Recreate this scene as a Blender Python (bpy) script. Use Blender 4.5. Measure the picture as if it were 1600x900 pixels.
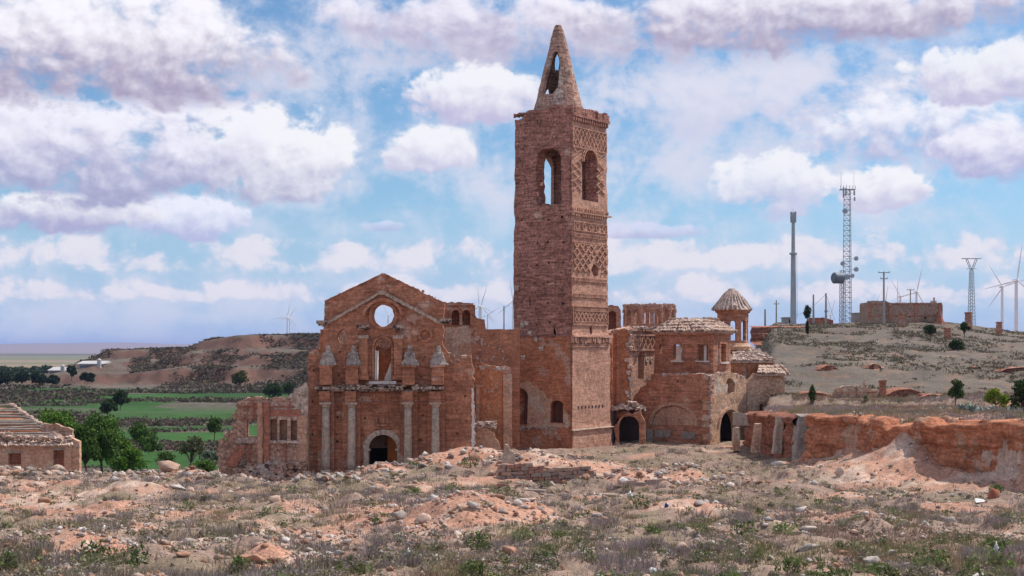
import bpy, math, random
import numpy as np
from mathutils import Vector, Matrix
from mathutils.geometry import delaunay_2d_cdt

for o in list(bpy.data.objects):
    bpy.data.objects.remove(o, do_unlink=True)
scene = bpy.context.scene
COL = scene.collection
R = math.radians
PI = math.pi

# ------------------------------------------------------------------ camera
F = 2200.0      # focal length in photo pixels (photo is 1600 wide)
HZ = 548.0      # horizon row in the photo
CZ = 12.0       # eye height above the church ground
cam_data = bpy.data.cameras.new('camera')
cam = bpy.data.objects.new('camera', cam_data)
COL.objects.link(cam)
cam.location = (0, 0, CZ)
cam.rotation_euler = (R(90), 0, 0)
cam_data.sensor_width = 36.0
cam_data.lens = 36.0 * F / 1600.0
cam_data.shift_y = (HZ - 450.0) / 1600.0
cam_data.clip_start = 0.5
cam_data.clip_end = 120000
scene.camera = cam

# ------------------------------------------------------------------ sun
SUN_H = Vector((0.86, 0.51)).normalized()    # horizontal direction towards the sun
SUN_EL = R(54)
sun_data = bpy.data.lights.new('sun', 'SUN')
sun_data.energy = 4.3
sun_data.angle = R(0.6)
sun_data.color = (1.0, 0.95, 0.87)
sun = bpy.data.objects.new('sun', sun_data)
COL.objects.link(sun)
sd = Vector((SUN_H.x * math.cos(SUN_EL), SUN_H.y * math.cos(SUN_EL), math.sin(SUN_EL)))
sun.rotation_euler = sd.to_track_quat('Z', 'Y').to_euler()

# ------------------------------------------------------------------ exposure
scene.view_settings.view_transform = 'Standard'
scene.view_settings.look = 'None'
scene.view_settings.exposure = 0.13
scene.view_settings.gamma = 1.0
scene.view_settings.use_curve_mapping = False

scene.cycles.max_bounces = 4
scene.cycles.diffuse_bounces = 2
scene.cycles.glossy_bounces = 1
scene.cycles.transmission_bounces = 2
scene.cycles.transparent_max_bounces = 4

# ------------------------------------------------------------------ world: sky + clouds
world = bpy.data.worlds.new('World')
scene.world = world
world.use_nodes = True


class NG:
    """tiny helper to write node maths as expressions"""
    def __init__(self, tree):
        self.t = tree
        self.dim = '3D'

    def new(self, kind, **kw):
        n = self.t.nodes.new(kind)
        for k, v in kw.items():
            setattr(n, k, v)
        return n

    def link(self, a, b):
        self.t.links.new(a, b)

    def setin(self, sock, v):
        if isinstance(v, (int, float)):
            sock.default_value = v
        elif isinstance(v, (tuple, list)):
            sock.default_value = tuple(v) if len(v) == len(sock.default_value) else tuple(v) + (1.0,)
        else:
            self.link(v, sock)

    def m(self, op, a, b=None, c=None, clamp=False):
        n = self.t.nodes.new('ShaderNodeMath')
        n.operation = op
        n.use_clamp = clamp
        self.setin(n.inputs[0], a)
        if b is not None:
            self.setin(n.inputs[1], b)
        if c is not None:
            self.setin(n.inputs[2], c)
        return n.outputs[0]

    def add(self, a, b): return self.m('ADD', a, b)
    def sub(self, a, b): return self.m('SUBTRACT', a, b)
    def mul(self, a, b): return self.m('MULTIPLY', a, b)
    def div(self, a, b): return self.m('DIVIDE', a, b)
    def mad(self, a, b, c): return self.m('MULTIPLY_ADD', a, b, c)

    def sstep(self, x, lo, hi, a=0.0, b=1.0):
        n = self.t.nodes.new('ShaderNodeMapRange')
        n.interpolation_type = 'SMOOTHSTEP'
        self.setin(n.inputs[0], x)
        n.inputs[1].default_value = lo
        n.inputs[2].default_value = hi
        n.inputs[3].default_value = a
        n.inputs[4].default_value = b
        return n.outputs[0]

    def lin(self, x, lo, hi, a=0.0, b=1.0):
        n = self.t.nodes.new('ShaderNodeMapRange')
        self.setin(n.inputs[0], x)
        n.inputs[1].default_value = lo
        n.inputs[2].default_value = hi
        n.inputs[3].default_value = a
        n.inputs[4].default_value = b
        return n.outputs[0]

    def mix(self, f, a, b, blend='MIX'):
        n = self.t.nodes.new('ShaderNodeMix')
        n.data_type = 'RGBA'
        n.blend_type = blend
        self.setin(n.inputs[0], f)
        self.setin(n.inputs[6], a)
        self.setin(n.inputs[7], b)
        return n.outputs[2]

    def xyz(self, x, y, z):
        n = self.t.nodes.new('ShaderNodeCombineXYZ')
        for i, v in enumerate((x, y, z)):
            self.setin(n.inputs[i], v)
        return n.outputs[0]

    def noise(self, vec, scale, detail=4.0, rough=0.55, lac=2.0, dist=0.0):
        n = self.t.nodes.new('ShaderNodeTexNoise')
        n.noise_dimensions = self.dim
        n.inputs['Scale'].default_value = scale
        n.inputs['Detail'].default_value = detail
        n.inputs['Roughness'].default_value = rough
        n.inputs['Lacunarity'].default_value = lac
        n.inputs['Distortion'].default_value = dist
        self.link(vec, n.inputs['Vector'])
        return n.outputs[0]

    def voro(self, vec, scale, detail=2.0, rough=0.5, feature='SMOOTH_F1', smooth=0.6):
        n = self.t.nodes.new('ShaderNodeTexVoronoi')
        n.feature = feature
        n.voronoi_dimensions = self.dim
        n.inputs['Scale'].default_value = scale
        n.inputs['Detail'].default_value = detail
        n.inputs['Roughness'].default_value = rough
        if 'Smoothness' in n.inputs and feature == 'SMOOTH_F1':
            n.inputs['Smoothness'].default_value = smooth
        n.normalize = True
        self.link(vec, n.inputs['Vector'])
        return n.outputs['Distance']

    def vmul(self, v, s):
        n = self.t.nodes.new('ShaderNodeVectorMath')
        n.operation = 'MULTIPLY'
        self.link(v, n.inputs[0])
        n.inputs[1].default_value = s
        return n.outputs[0]

    def vadd(self, v, s):
        n = self.t.nodes.new('ShaderNodeVectorMath')
        n.operation = 'ADD'
        self.link(v, n.inputs[0])
        if isinstance(s, tuple):
            n.inputs[1].default_value = s
        else:
            self.link(s, n.inputs[1])
        return n.outputs[0]


def build_sky():
    nt = world.node_tree
    nt.nodes.clear()
    g = NG(nt)
    g.dim = '2D'
    out = g.new('ShaderNodeOutputWorld')
    bg = g.new('ShaderNodeBackground')
    STR = 0.1
    bg.inputs['Strength'].default_value = STR
    g.link(bg.outputs[0], out.inputs['Surface'])
    sky = g.new('ShaderNodeTexSky')
    sky.sky_type = 'NISHITA'
    sky.sun_disc = False
    sky.sun_elevation = SUN_EL
    sky.sun_rotation = math.atan2(SUN_H.x, SUN_H.y)
    sky.altitude = 450
    sky.air_density = 1.0
    sky.dust_density = 0.6
    sky.ozone_density = 2.0
    tc = g.new('ShaderNodeTexCoord')
    sep = g.new('ShaderNodeSeparateXYZ')
    g.link(tc.outputs['Generated'], sep.inputs[0])
    x, y, z = sep.outputs
    az = g.mul(g.m('ARCTAN2', x, y), 22.0)                       # 1 unit ~ 100 photo pixels of sky
    hor = g.m('SQRT', g.add(g.mul(x, x), g.mul(y, y)))
    el = g.mul(g.m('ARCTAN2', z, hor), 22.0)
    # cloud noise lives on the direction
    p = g.xyz(az, g.mul(el, 1.3), 0.0)
    wv = g.noise(p, 0.55, 2, 0.5)
    wv2 = g.noise(g.vadd(p, (31.0, 7.0, 0)), 0.6, 2, .5)
    warp = g.xyz(g.mul(g.sub(wv, 0.5), 0.45), g.mul(g.sub(wv2, 0.5), 0.3), 0.0)
    pw = g.vadd(p, warp)
    n_big = g.noise(pw, 0.85, 5, 0.56)

    def cauli(vec):
        return g.sub(1.0, g.voro(vec, 1.7, 3, 0.55))
    pc = g.vadd(pw, (3.3, 1.7, 0.0))
    c0 = cauli(pc)
    c1 = cauli(g.vadd(pc, (0.09, 0.14, 0.0)))                    # a step up and towards the sun
    n_fine = g.noise(pw, 3.6, 5, 0.62)
    relief = g.add(g.mul(g.sub(c0, c1), 1.7), g.mul(g.sub(n_fine, .5), .15))
    rel = g.mad(g.sub(n_big, 0.5), .6, relief)
    field = g.add(g.mul(g.sub(n_big, 0.5), 2.3), g.add(g.mul(g.sub(c0, 0.62), 2.3), g.mul(g.sub(n_fine, 0.5), 0.55)))
    field1 = g.add(field, 1.0)
    soft1 = g.add(1.0, g.add(g.mul(g.sub(n_big, 0.5), 3.6), g.mul(g.sub(n_fine, 0.5), 0.9)))

    skyc = g.mix(1.0, sky.outputs[0], (0.70, 0.92, 1.06), 'MULTIPLY')
    hz = g.sstep(el, -0.3, 3.0)
    col = g.mix(g.sub(1.0, hz), skyc, (4.0, 5.5, 8.0))

    def px2sky(px, py):
        a = math.atan((px - 800) / F)
        e = math.atan((HZ - py) / F * math.cos(a))
        return a * 22.0, e * 22.0

    def dist2(px, py, rx, ry, base):
        cx, cy = px2sky(px, py)
        rx /= 100.0
        ry /= 100.0
        dx = g.mad(az, 1.0 / rx, -cx / rx)
        e1 = g.mad(el, 1.0 / ry, -cy / ry)
        dy = g.m('MAXIMUM', e1, g.mul(e1, -1.0 / base))
        return g.mad(dx, dx, g.mul(dy, dy)), e1

    def cloud(col, px, py, rx, ry, base=0.55, alpha=1.0, soft=0.6, wisp=False,
              top=(8.6, 8.6, 9.2), bot=(3.26, 3.03, 4.96), split=0.0):
        d2, e1 = dist2(px, py, rx, ry, base)
        a = g.sstep(g.sub(soft1 if wisp else field1, d2), 0.0, soft, 0.0, alpha)
        # tops catch the sun, bases are in their own shade
        s = g.sstep(g.add(e1, rel), -0.85 + split, 0.65 + split)
        return g.mix(a, col, g.mix(s, bot, top))

    W = (8.6, 8.6, 9.0)
    LAV = (3.7, 3.25, 4.7)
    BLU = (3.6, 3.65, 5.6)
    # generic clouds over the rest of the vault (same kind as those in view)
    inv = g.div(1.0, g.m('MAXIMUM', g.add(z, 0.10), 0.05))
    pl = g.xyz(g.mul(x, inv), g.mul(y, inv), 0.0)
    gn = g.noise(pl, 1.3, 5, 0.58)
    out_view = g.m('MAXIMUM', g.sstep(el, 5.2, 6.6), g.sstep(g.m('ABSOLUTE', az), 7.6, 9.5))
    ga = g.mul(g.mul(g.sstep(gn, 0.47, 0.60), out_view), g.sstep(el, -0.2, 0.6))
    col = g.mix(ga, col, g.mix(g.sstep(gn, 0.5, 0.75), W, (5.6, 5.4, 7.2)))
    # thin veils
    col = g.mix(g.sstep(g.add(n_big, g.mul(g.sub(n_fine, .5), .3)), .30, .75, .0, .62), col, (6.3, 6.8, 8.1))
    for a in ((1120, 190, 520, 150, .72), (560, 250, 380, 95, .55), (1250, 120, 560, 80, .6), (480, 70, 380, 110, .8),
              (330, 470, 640, 75, .42), (1180, 470, 640, 75, .38), (1050, 300, 240, 70, .5), (1430, 235, 300, 110, .7)):
        d2, e1 = dist2(a[0], a[1], a[2], a[3], 1.0)
        col = g.mix(g.sstep(g.sub(soft1, d2), 0.0, 1.6, 0.0, a[4]), col, (6.6, 6.7, 7.9))
    # rows of small cumulus low over the horizon
    bands = None
    for (py, h, off) in ((408, 40, 0.0), (462, 26, 9.0)):
        cen = (HZ - py) / 100.0
        e1 = g.mad(g.sub(el, g.mul(g.sub(n_big, .5), .5)), 100.0 / h, -cen * 100.0 / h)
        dy = g.m('MAXIMUM', e1, g.mul(e1, -1.5))
        f = g.sub(0.5, g.mul(dy, dy))
        bands = f if bands is None else g.m('MAXIMUM', bands, f)
    lf = g.add(g.mul(field, 1.1), bands)
    la = g.sstep(lf, 0.0, .8, 0.0, 0.88)
    ls = g.sstep(g.add(rel, g.mul(lf, .5)), -0.7, 0.6)
    col = g.mix(la, col, g.mix(ls, (4.9, 5.4, 7.4), (7.9, 7.6, 8.2)))
    # the big ones, far to near
    col = cloud(col, 880, 60, 420, 60, base=.9, alpha=.8, wisp=True, soft=1.3, top=(7.6, 7.4, 8.3), bot=(4.3, 3.9, 5.5))
    col = cloud(col, 300, 190, 170, 60, base=.9, alpha=.85, wisp=True, soft=1.0, top=(6.2, 6.3, 8.0), bot=(3.6, 3.7, 5.6))
    col = cloud(col, 1180, 165, 360, 60, base=.9, alpha=.55, wisp=True, soft=1.4, top=(7.2, 7.2, 8.3), bot=(5.4, 5.4, 7.2))
    col = cloud(col, 1030, 362, 90, 16, base=.7, alpha=.7, wisp=True, top=(6.9, 6.9, 8.6), bot=(4.44, 4.44, 6.56))
    col = cloud(col, 600, 354, 40, 12, base=.7, alpha=.6, wisp=True, top=(7.2, 7.3, 9.0), bot=(4.44, 4.59, 6.88))
    col = cloud(col, 290, 345, 85, 46, base=.75, alpha=.9, top=(8.4, 8.4, 9.4), bot=(4.14, 4.44, 6.88))
    col = cloud(col, 70, 332, 150, 34, base=.9, alpha=.95, top=W, bot=(3.85, 3.77, 5.92))
    col = cloud(col, 665, 238, 82, 42, base=.7, alpha=.95, top=W, bot=(5.33, 5.25, 7.04))
    col = cloud(col, 740, 155, 135, 50, base=.75, alpha=.95, top=W, bot=(5.03, 4.74, 6.72))
    col = cloud(col, 1210, 292, 95, 56, base=.8, alpha=.9, top=W, bot=(5.18, 5.33, 7.20))
    col = cloud(col, 1372, 296, 80, 42, base=.7, alpha=1.0, top=W, bot=(5.48, 5.48, 7.20))
    col = cloud(col, 1450, 205, 190, 66, base=.8, alpha=.85, top=(8.8, 8.8, 9.4), bot=(4.00, 4.00, 6.24), soft=1.0)
    col = cloud(col, 1560, 235, 130, 60, base=.8, alpha=.9, top=(8.6, 8.5, 9.3), bot=(3.63, 3.63, 6.08), soft=1.0)
    col = cloud(col, 1535, 120, 120, 52, base=.8, alpha=.9, top=W, bot=(4.88, 4.66, 6.64))
    col = cloud(col, 395, 248, 165, 80, base=.75, alpha=1.0, top=W, bot=BLU, split=-.3)
    col = cloud(col, 120, 232, 300, 92, base=.85, alpha=1.0, top=(8.4, 8.3, 9.2), bot=BLU, soft=.8)
    col = cloud(col, 700, 25, 260, 62, base=.8, alpha=.9, top=(8.6, 8.3, 9.2), bot=(4.14, 3.77, 5.52), wisp=True, soft=1.2)
    col = cloud(col, 1260, 15, 390, 66, base=.9, alpha=.96, top=(8.7, 8.4, 9.2), bot=LAV, soft=.9)
    col = cloud(col, 150, 80, 300, 115, base=.72, alpha=1.0, top=(9.0, 8.8, 9.4), bot=LAV, soft=1.0, split=.12)
    g.link(col, bg.inputs['Color'])
    world.cycles.sampling_method = 'NONE'


build_sky()

# ================================================================== helpers
rng = np.random.default_rng(7)
random.seed(7)


def P(px, py, Y):
    return Vector(((px - 800) / F * Y, Y, CZ + (HZ - py) / F * Y))


_T = np.random.default_rng(11).random((512, 512)).astype(np.float32)


def _v2(x, y, sx, sy):
    ix = np.floor(x); iy = np.floor(y)
    fx = (x - ix).astype(np.float32); fy = (y - iy).astype(np.float32)
    fx = fx * fx * (3 - 2 * fx); fy = fy * fy * (3 - 2 * fy)
    i0 = (ix.astype(np.int64) + sx) & 511; j0 = (iy.astype(np.int64) + sy) & 511
    i1 = (i0 + 1) & 511; j1 = (j0 + 1) & 511
    a = _T[i0, j0]; b = _T[i1, j0]; c = _T[i0, j1]; d = _T[i1, j1]
    a = a + (b - a) * fx
    c = c + (d - c) * fx
    return a + (c - a) * fy


def vnoise(x, y, z=None, seed=0):
    """value noise on a table; z, when given, blends two slices"""
    x = np.asarray(x, float); y = np.asarray(y, float)
    sx, sy = (seed * 37) & 511, (seed * 91 + 13) & 511
    if z is None or (np.isscalar(z) and z == 0):
        return _v2(x, y, sx, sy)
    z = np.asarray(z, float) + np.zeros_like(x)
    iz = np.floor(z)
    fz = z - iz
    fz = fz * fz * (3 - 2 * fz)
    k = iz.astype(np.int64)
    a = _v2(x, y, sx + k * 57, sy + k * 131)
    b = _v2(x, y, sx + (k + 1) * 57, sy + (k + 1) * 131)
    return a + (b - a) * fz


def fbm(x, y, z=0.0, octv=4, seed=0, gain=0.5):
    a, s, t = 1.0, 0.0, 0.0
    f = 1.0
    for i in range(octv):
        s = s + a * vnoise(np.asarray(x) * f, np.asarray(y) * f, (0 if np.isscalar(z) and z == 0 else np.asarray(z) * f), seed + i * 17)
        t += a
        a *= gain
        f *= 2.03
    return s / t


def sst(lo, hi, x):
    t = np.clip((np.asarray(x, float) - lo) / (hi - lo), 0, 1)
    return t * t * (3 - 2 * t)


def gau(x, y, cx, cy, sx, sy):
    return np.exp(-((x - cx) / sx) ** 2 - ((y - cy) / sy) ** 2)


# ------------------------------------------------------------------ tagging
def tag(o, label, cat, group=None):
    o['label'] = label
    o['category'] = cat
    if group:
        o['group'] = group
    return o


def thing(name, label, cat, loc, group=None):
    o = bpy.data.objects.new(name, None)
    COL.objects.link(o)
    o.location = loc
    o.empty_display_size = 0.5
    return tag(o, label, cat, group)


def origin_of(o):
    v = Vector((0, 0, 0))
    while o is not None:
        v += Vector(o.location)
        o = o.parent
    return v


def mesh_obj(name, verts, faces, mat, parent=None, loc=None, smooth=False, cols=None):
    """verts are given in world coordinates"""
    base = origin_of(parent) if parent else Vector((0, 0, 0))
    if loc is None:
        loc = Vector((0, 0, 0))
        off = base
    else:
        off = Vector(loc)
        loc = Vector(loc) - base
    v = np.asarray(verts, dtype=np.float64).reshape(-1, 3) - np.array(off)
    me = bpy.data.meshes.new(name)
    if isinstance(faces, np.ndarray):
        nf, k = faces.shape
        me.vertices.add(len(v))
        me.vertices.foreach_set('co', v.astype(np.float32).ravel())
        me.loops.add(nf * k)
        me.loops.foreach_set('vertex_index', faces.astype(np.int32).ravel())
        me.polygons.add(nf)
        me.polygons.foreach_set('loop_start', np.arange(0, nf * k, k, dtype=np.int32))
        me.update(calc_edges=True)
        me.validate()
    else:
        me.from_pydata([tuple(p) for p in v], [], faces)
        me.update()
    if cols is not None:
        ca = me.color_attributes.new('tint', 'FLOAT_COLOR', 'POINT')
        c = np.ones((len(v), 4), dtype=np.float32)
        c[:, :3] = cols
        ca.data.foreach_set('color', c.ravel())
    if smooth:
        me.polygons.foreach_set('use_smooth', np.ones(len(me.polygons), dtype=bool))
    if mat is not None:
        me.materials.append(mat)
    o = bpy.data.objects.new(name, me)
    COL.objects.link(o)
    o.location = loc
    if parent:
        o.parent = parent
    return o


class MB:
    def __init__(self):
        self.v = []
        self.f = []

    def add(self, vs, fs):
        b = len(self.v)
        self.v += [tuple(p) for p in vs]
        self.f += [tuple(i + b for i in q) for q in fs]
        return self

    def hexa(self, c, jit=0.0):
        """8 corners: bottom 4 ccw then top 4"""
        if jit:
            c = [(p[0] + random.uniform(-jit, jit), p[1] + random.uniform(-jit, jit), p[2] + random.uniform(-jit, jit)) for p in c]
        return self.add(c, [(3, 2, 1, 0), (4, 5, 6, 7), (0, 1, 5, 4), (1, 2, 6, 5), (2, 3, 7, 6), (3, 0, 4, 7)])

    def box(self, x0, x1, y0, y1, z0, z1, jit=0.0):
        return self.hexa([(x0, y0, z0), (x1, y0, z0), (x1, y1, z0), (x0, y1, z0), (x0, y0, z1), (x1, y0, z1), (x1, y1, z1), (x0, y1, z1)], jit)

    def tube(self, p0, p1, r0, r1=None, n=8, caps=True):
        r1 = r0 if r1 is None else r1
        p0, p1 = Vector(p0), Vector(p1)
        d = (p1 - p0).normalized()
        a = d.orthogonal().normalized()
        b = d.cross(a)
        vs = []
        for p, r in ((p0, r0), (p1, r1)):
            for i in range(n):
                t = 2 * PI * i / n
                vs.append(p + (a * math.cos(t) + b * math.sin(t)) * r)
        fs = [(i, (i + 1) % n, n + (i + 1) % n, n + i) for i in range(n)]
        if caps:
            fs += [tuple(range(n - 1, -1, -1)), tuple(range(n, 2 * n))]
        return self.add(vs, fs)

    def path(self, pts, radii, n=7):
        for i in range(len(pts) - 1):
            self.tube(pts[i], pts[i + 1], radii[i], radii[i + 1], n)
        return self

    def lathe(self, c, prof, n=16, rough=0.0, sx=1.0, sy=1.0, seed=0):
        """prof: list of (radius, z) from bottom to top"""
        vs = []
        for k, (r, z) in enumerate(prof):
            for i in range(n):
                t = 2 * PI * i / n
                rr = r
                if rough:
                    rr = r * (1 + rough * (float(vnoise(np.array([math.cos(t) * 2 + 9]), np.array([math.sin(t) * 2 + 5]), np.array([z * 2.5]), seed)[0]) - .5) * 2)
                vs.append((c[0] + rr * math.cos(t) * sx, c[1] + rr * math.sin(t) * sy, c[2] + z))
        fs = []
        for k in range(len(prof) - 1):
            for i in range(n):
                j = (i + 1) % n
                fs.append((k * n + i, k * n + j, (k + 1) * n + j, (k + 1) * n + i))
        fs.append(tuple(range(n - 1, -1, -1)))
        m = (len(prof) - 1) * n
        fs.append(tuple(range(m, m + n)))
        return self.add(vs, fs)

    def build(self, name, mat, parent=None, loc=None, smooth=False):
        return mesh_obj(name, self.v, self.f, mat, parent, loc, smooth)


class Plane:
    """a vertical wall plane: origin (x, y), unit direction along the wall; depth grows away from the viewer's side"""
    def __init__(self, O, d, inward):
        self.O = Vector(O)
        self.d = Vector(d).normalized()
        self.n = Vector(inward).normalized()

    def uv(self, px, py):
        k = (px - 800) / F
        u = (k * self.O.y - self.O.x) / (self.d.x - k * self.d.y)
        Y = self.O.y + u * self.d.y
        return (u, CZ + (HZ - py) / F * Y)

    def pt(self, u, v, dep=0.0):
        q = self.O + self.d * u + self.n * dep
        return (q.x, q.y, v)

    def box(self, mb, u0, u1, v0, v1, d0, d1, jit=0.0):
        c = [self.pt(u0, v0, d0), self.pt(u1, v0, d0), self.pt(u1, v0, d1), self.pt(u0, v0, d1),
             self.pt(u0, v1, d0), self.pt(u1, v1, d0), self.pt(u1, v1, d1), self.pt(u0, v1, d1)]
        return mb.hexa(c, jit)

    def pbox(self, mb, px0, py0, px1, py1, d0, d1, jit=0.0):
        a = self.uv(px0, py1)
        b = self.uv(px1, py0)
        return self.box(mb, a[0], b[0], a[1], b[1], d0, d1, jit)

    def trim(self, mb, u0, u1, v0, v1, d0, d1, seg=0.6, jit=0.03, gaps=0.0):
        """a worn ledge: pieces of uneven length and depth, some broken away"""
        n = max(1, int(round(abs(u1 - u0) / seg)))
        for i in range(n):
            if random.random() < gaps:
                continue
            a = u0 + (u1 - u0) * i / n
            b = u0 + (u1 - u0) * (i + 1) / n
            self.box(mb, a + .004, b - .004, v0 + random.uniform(-jit, jit) * .4, v1 + random.uniform(-jit, jit), d0 + random.uniform(-jit, jit) * 1.5, d1, jit * .25)
        return mb


def fronto(px0, Y):
    """plane parallel to the picture, u = metres to the right of photo column px0"""
    return Plane(((px0 - 800) / F * Y, Y), (1, 0), (0, 1))


def jag(pts, step=0.35):
    """pts: list of (u, v, amp): amp roughens the edge that starts at that point"""
    out = []
    n = len(pts)
    for i in range(n):
        u0, v0 = pts[i][0], pts[i][1]
        amp = pts[i][2] if len(pts[i]) > 2 else 0.0
        u1, v1 = pts[(i + 1) % n][:2]
        L = math.hypot(u1 - u0, v1 - v0)
        out.append((u0, v0))
        if amp <= 0 or L < step * 1.3:
            continue
        k = int(L / step)
        nx, ny = -(v1 - v0) / L, (u1 - u0) / L
        for j in range(1, k):
            t = (j + random.uniform(-.25, .25)) / k
            o = random.uniform(-amp, amp)
            out.append((u0 + (u1 - u0) * t + nx * o, v0 + (v1 - v0) * t + ny * o))
    return out


def inside(pts, poly):
    x, y = pts[:, 0], pts[:, 1]
    r = np.zeros(len(pts), bool)
    n = len(poly)
    j = n - 1
    for i in range(n):
        xi, yi = poly[i]
        xj, yj = poly[j]
        if yi != yj:
            c = ((yi > y) != (yj > y)) & (x < (xj - xi) * (y - yi) / (yj - yi) + xi)
            r ^= c
        j = i
    return r


def segdist(pts, loops):
    d = np.full(len(pts), 1e9)
    for lp in loops:
        for i in range(len(lp)):
            a = np.array(lp[i]); b = np.array(lp[(i + 1) % len(lp)])
            ab = b - a
            L2 = (ab ** 2).sum()
            if L2 < 1e-12:
                continue
            t = np.clip(((pts - a) @ ab) / L2, 0, 1)
            q = a + t[:, None] * ab
            d = np.minimum(d, np.hypot(pts[:, 0] - q[:, 0], pts[:, 1] - q[:, 1]))
    return d


def slab(mb, outline, holes, mapf, th, res=0.45, rough=0.06, back_rough=0.0, seed=0, erode=None):
    """wall with openings: outline and holes are (u, v) loops, mapf(u, v, depth) -> world point"""
    loops = [outline] + list(holes)
    arr = np.array(outline)
    lo, hi = arr.min(0), arr.max(0)
    gx, gy = np.meshgrid(np.arange(lo[0] + res / 2, hi[0], res), np.arange(lo[1] + res / 2, hi[1], res))
    g = np.stack([gx.ravel(), gy.ravel()], 1)
    g += np.random.default_rng(seed + 3).uniform(-.3, .3, g.shape) * res
    m = inside(g, outline)
    for h in holes:
        m &= ~inside(g, h)
    g = g[m]
    if len(g):
        g = g[segdist(g, loops) > res * .3]
    vs = []
    es = []
    for lp in loops:
        b = len(vs)
        vs += [Vector(p) for p in lp]
        es += [(b + i, b + (i + 1) % len(lp)) for i in range(len(lp))]
    vs += [Vector((float(p[0]), float(p[1]))) for p in g]
    V, E, T, _, _, _ = delaunay_2d_cdt(vs, es, [], 2, 1e-5)
    uv = np.array([(p.x, p.y) for p in V])
    n = len(uv)
    tc_ = np.array([(uv[t[0]] + uv[t[1]] + uv[t[2]]) / 3 for t in T])
    ok = inside(tc_, outline)
    for h in holes:
        ok &= ~inside(tc_, h)
    T = [t for t, k_ in zip(T, ok) if k_]
    r = (fbm(uv[:, 0] * 1.1 + seed * 3.1, uv[:, 1] * 1.4, 0.0, 3, seed + 5) - .5) * 2 * rough
    if erode is not None:
        r = r + erode(uv[:, 0], uv[:, 1])
    front = [mapf(uv[i, 0], uv[i, 1], r[i]) for i in range(n)]
    back = [mapf(uv[i, 0], uv[i, 1], th) for i in range(n)]
    faces = []
    cnt = {}
    # orientation of the front: viewer side
    a, b, c = (Vector(front[i]) for i in T[0])
    a2 = Vector(back[T[0][0]])
    flip = (b - a).cross(c - a).dot(a - a2) < 0
    for t in T:
        t = tuple(t)
        if flip:
            t = t[::-1]
        faces.append(t)
        faces.append(tuple(i + n for i in t[::-1]))
        for k in range(3):
            e = (t[k], t[(k + 1) % 3])
            cnt[e] = 1
    for (p, q) in list(cnt):
        if (q, p) not in cnt:
            faces.append((q, p, p + n, q + n))
    mb.add(front + back, faces)
    return mb


def arch(u0, u1, v0, v1, n=9, jit=0.0, rise=None):
    """loop of an arched opening: jambs from v0, round head reaching v1"""
    r = (u1 - u0) / 2
    rise = r if rise is None else rise
    c = (u0 + u1) / 2
    vs = v1 - rise
    pts = [(u0, v0), (u1, v0)]
    for i in range(n + 1):
        t = PI * i / n
        pts.append((c + r * math.cos(t) + random.uniform(-jit, jit), vs + rise * math.sin(t) + random.uniform(-jit, jit)))
    return pts


def blob(cu, cv, ru, rv, n=14, jit=0.12):
    return [(cu + ru * math.cos(2 * PI * i / n) * random.uniform(1 - jit, 1 + jit), cv + rv * math.sin(2 * PI * i / n) * random.uniform(1 - jit, 1 + jit)) for i in range(n)]


# ------------------------------------------------------------------ materials
def new_mat(name):
    m = bpy.data.materials.new(name)
    m.use_nodes = True
    nt = m.node_tree
    nt.nodes.clear()
    g = NG(nt)
    out = g.new('ShaderNodeOutputMaterial')
    b = g.new('ShaderNodeBsdfPrincipled')
    b.inputs['Roughness'].default_value = 0.92
    b.inputs['Specular IOR Level'].default_value = 0.15
    g.link(b.outputs[0], out.inputs['Surface'])
    return m, g, b


def bump(g, b, h, strength=0.6, dist=0.05):
    n = g.new('ShaderNodeBump')
    n.inputs['Strength'].default_value = strength
    n.inputs['Distance'].default_value = dist
    g.link(h, n.inputs['Height'])
    g.link(n.outputs[0], b.inputs['Normal'])


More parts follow.
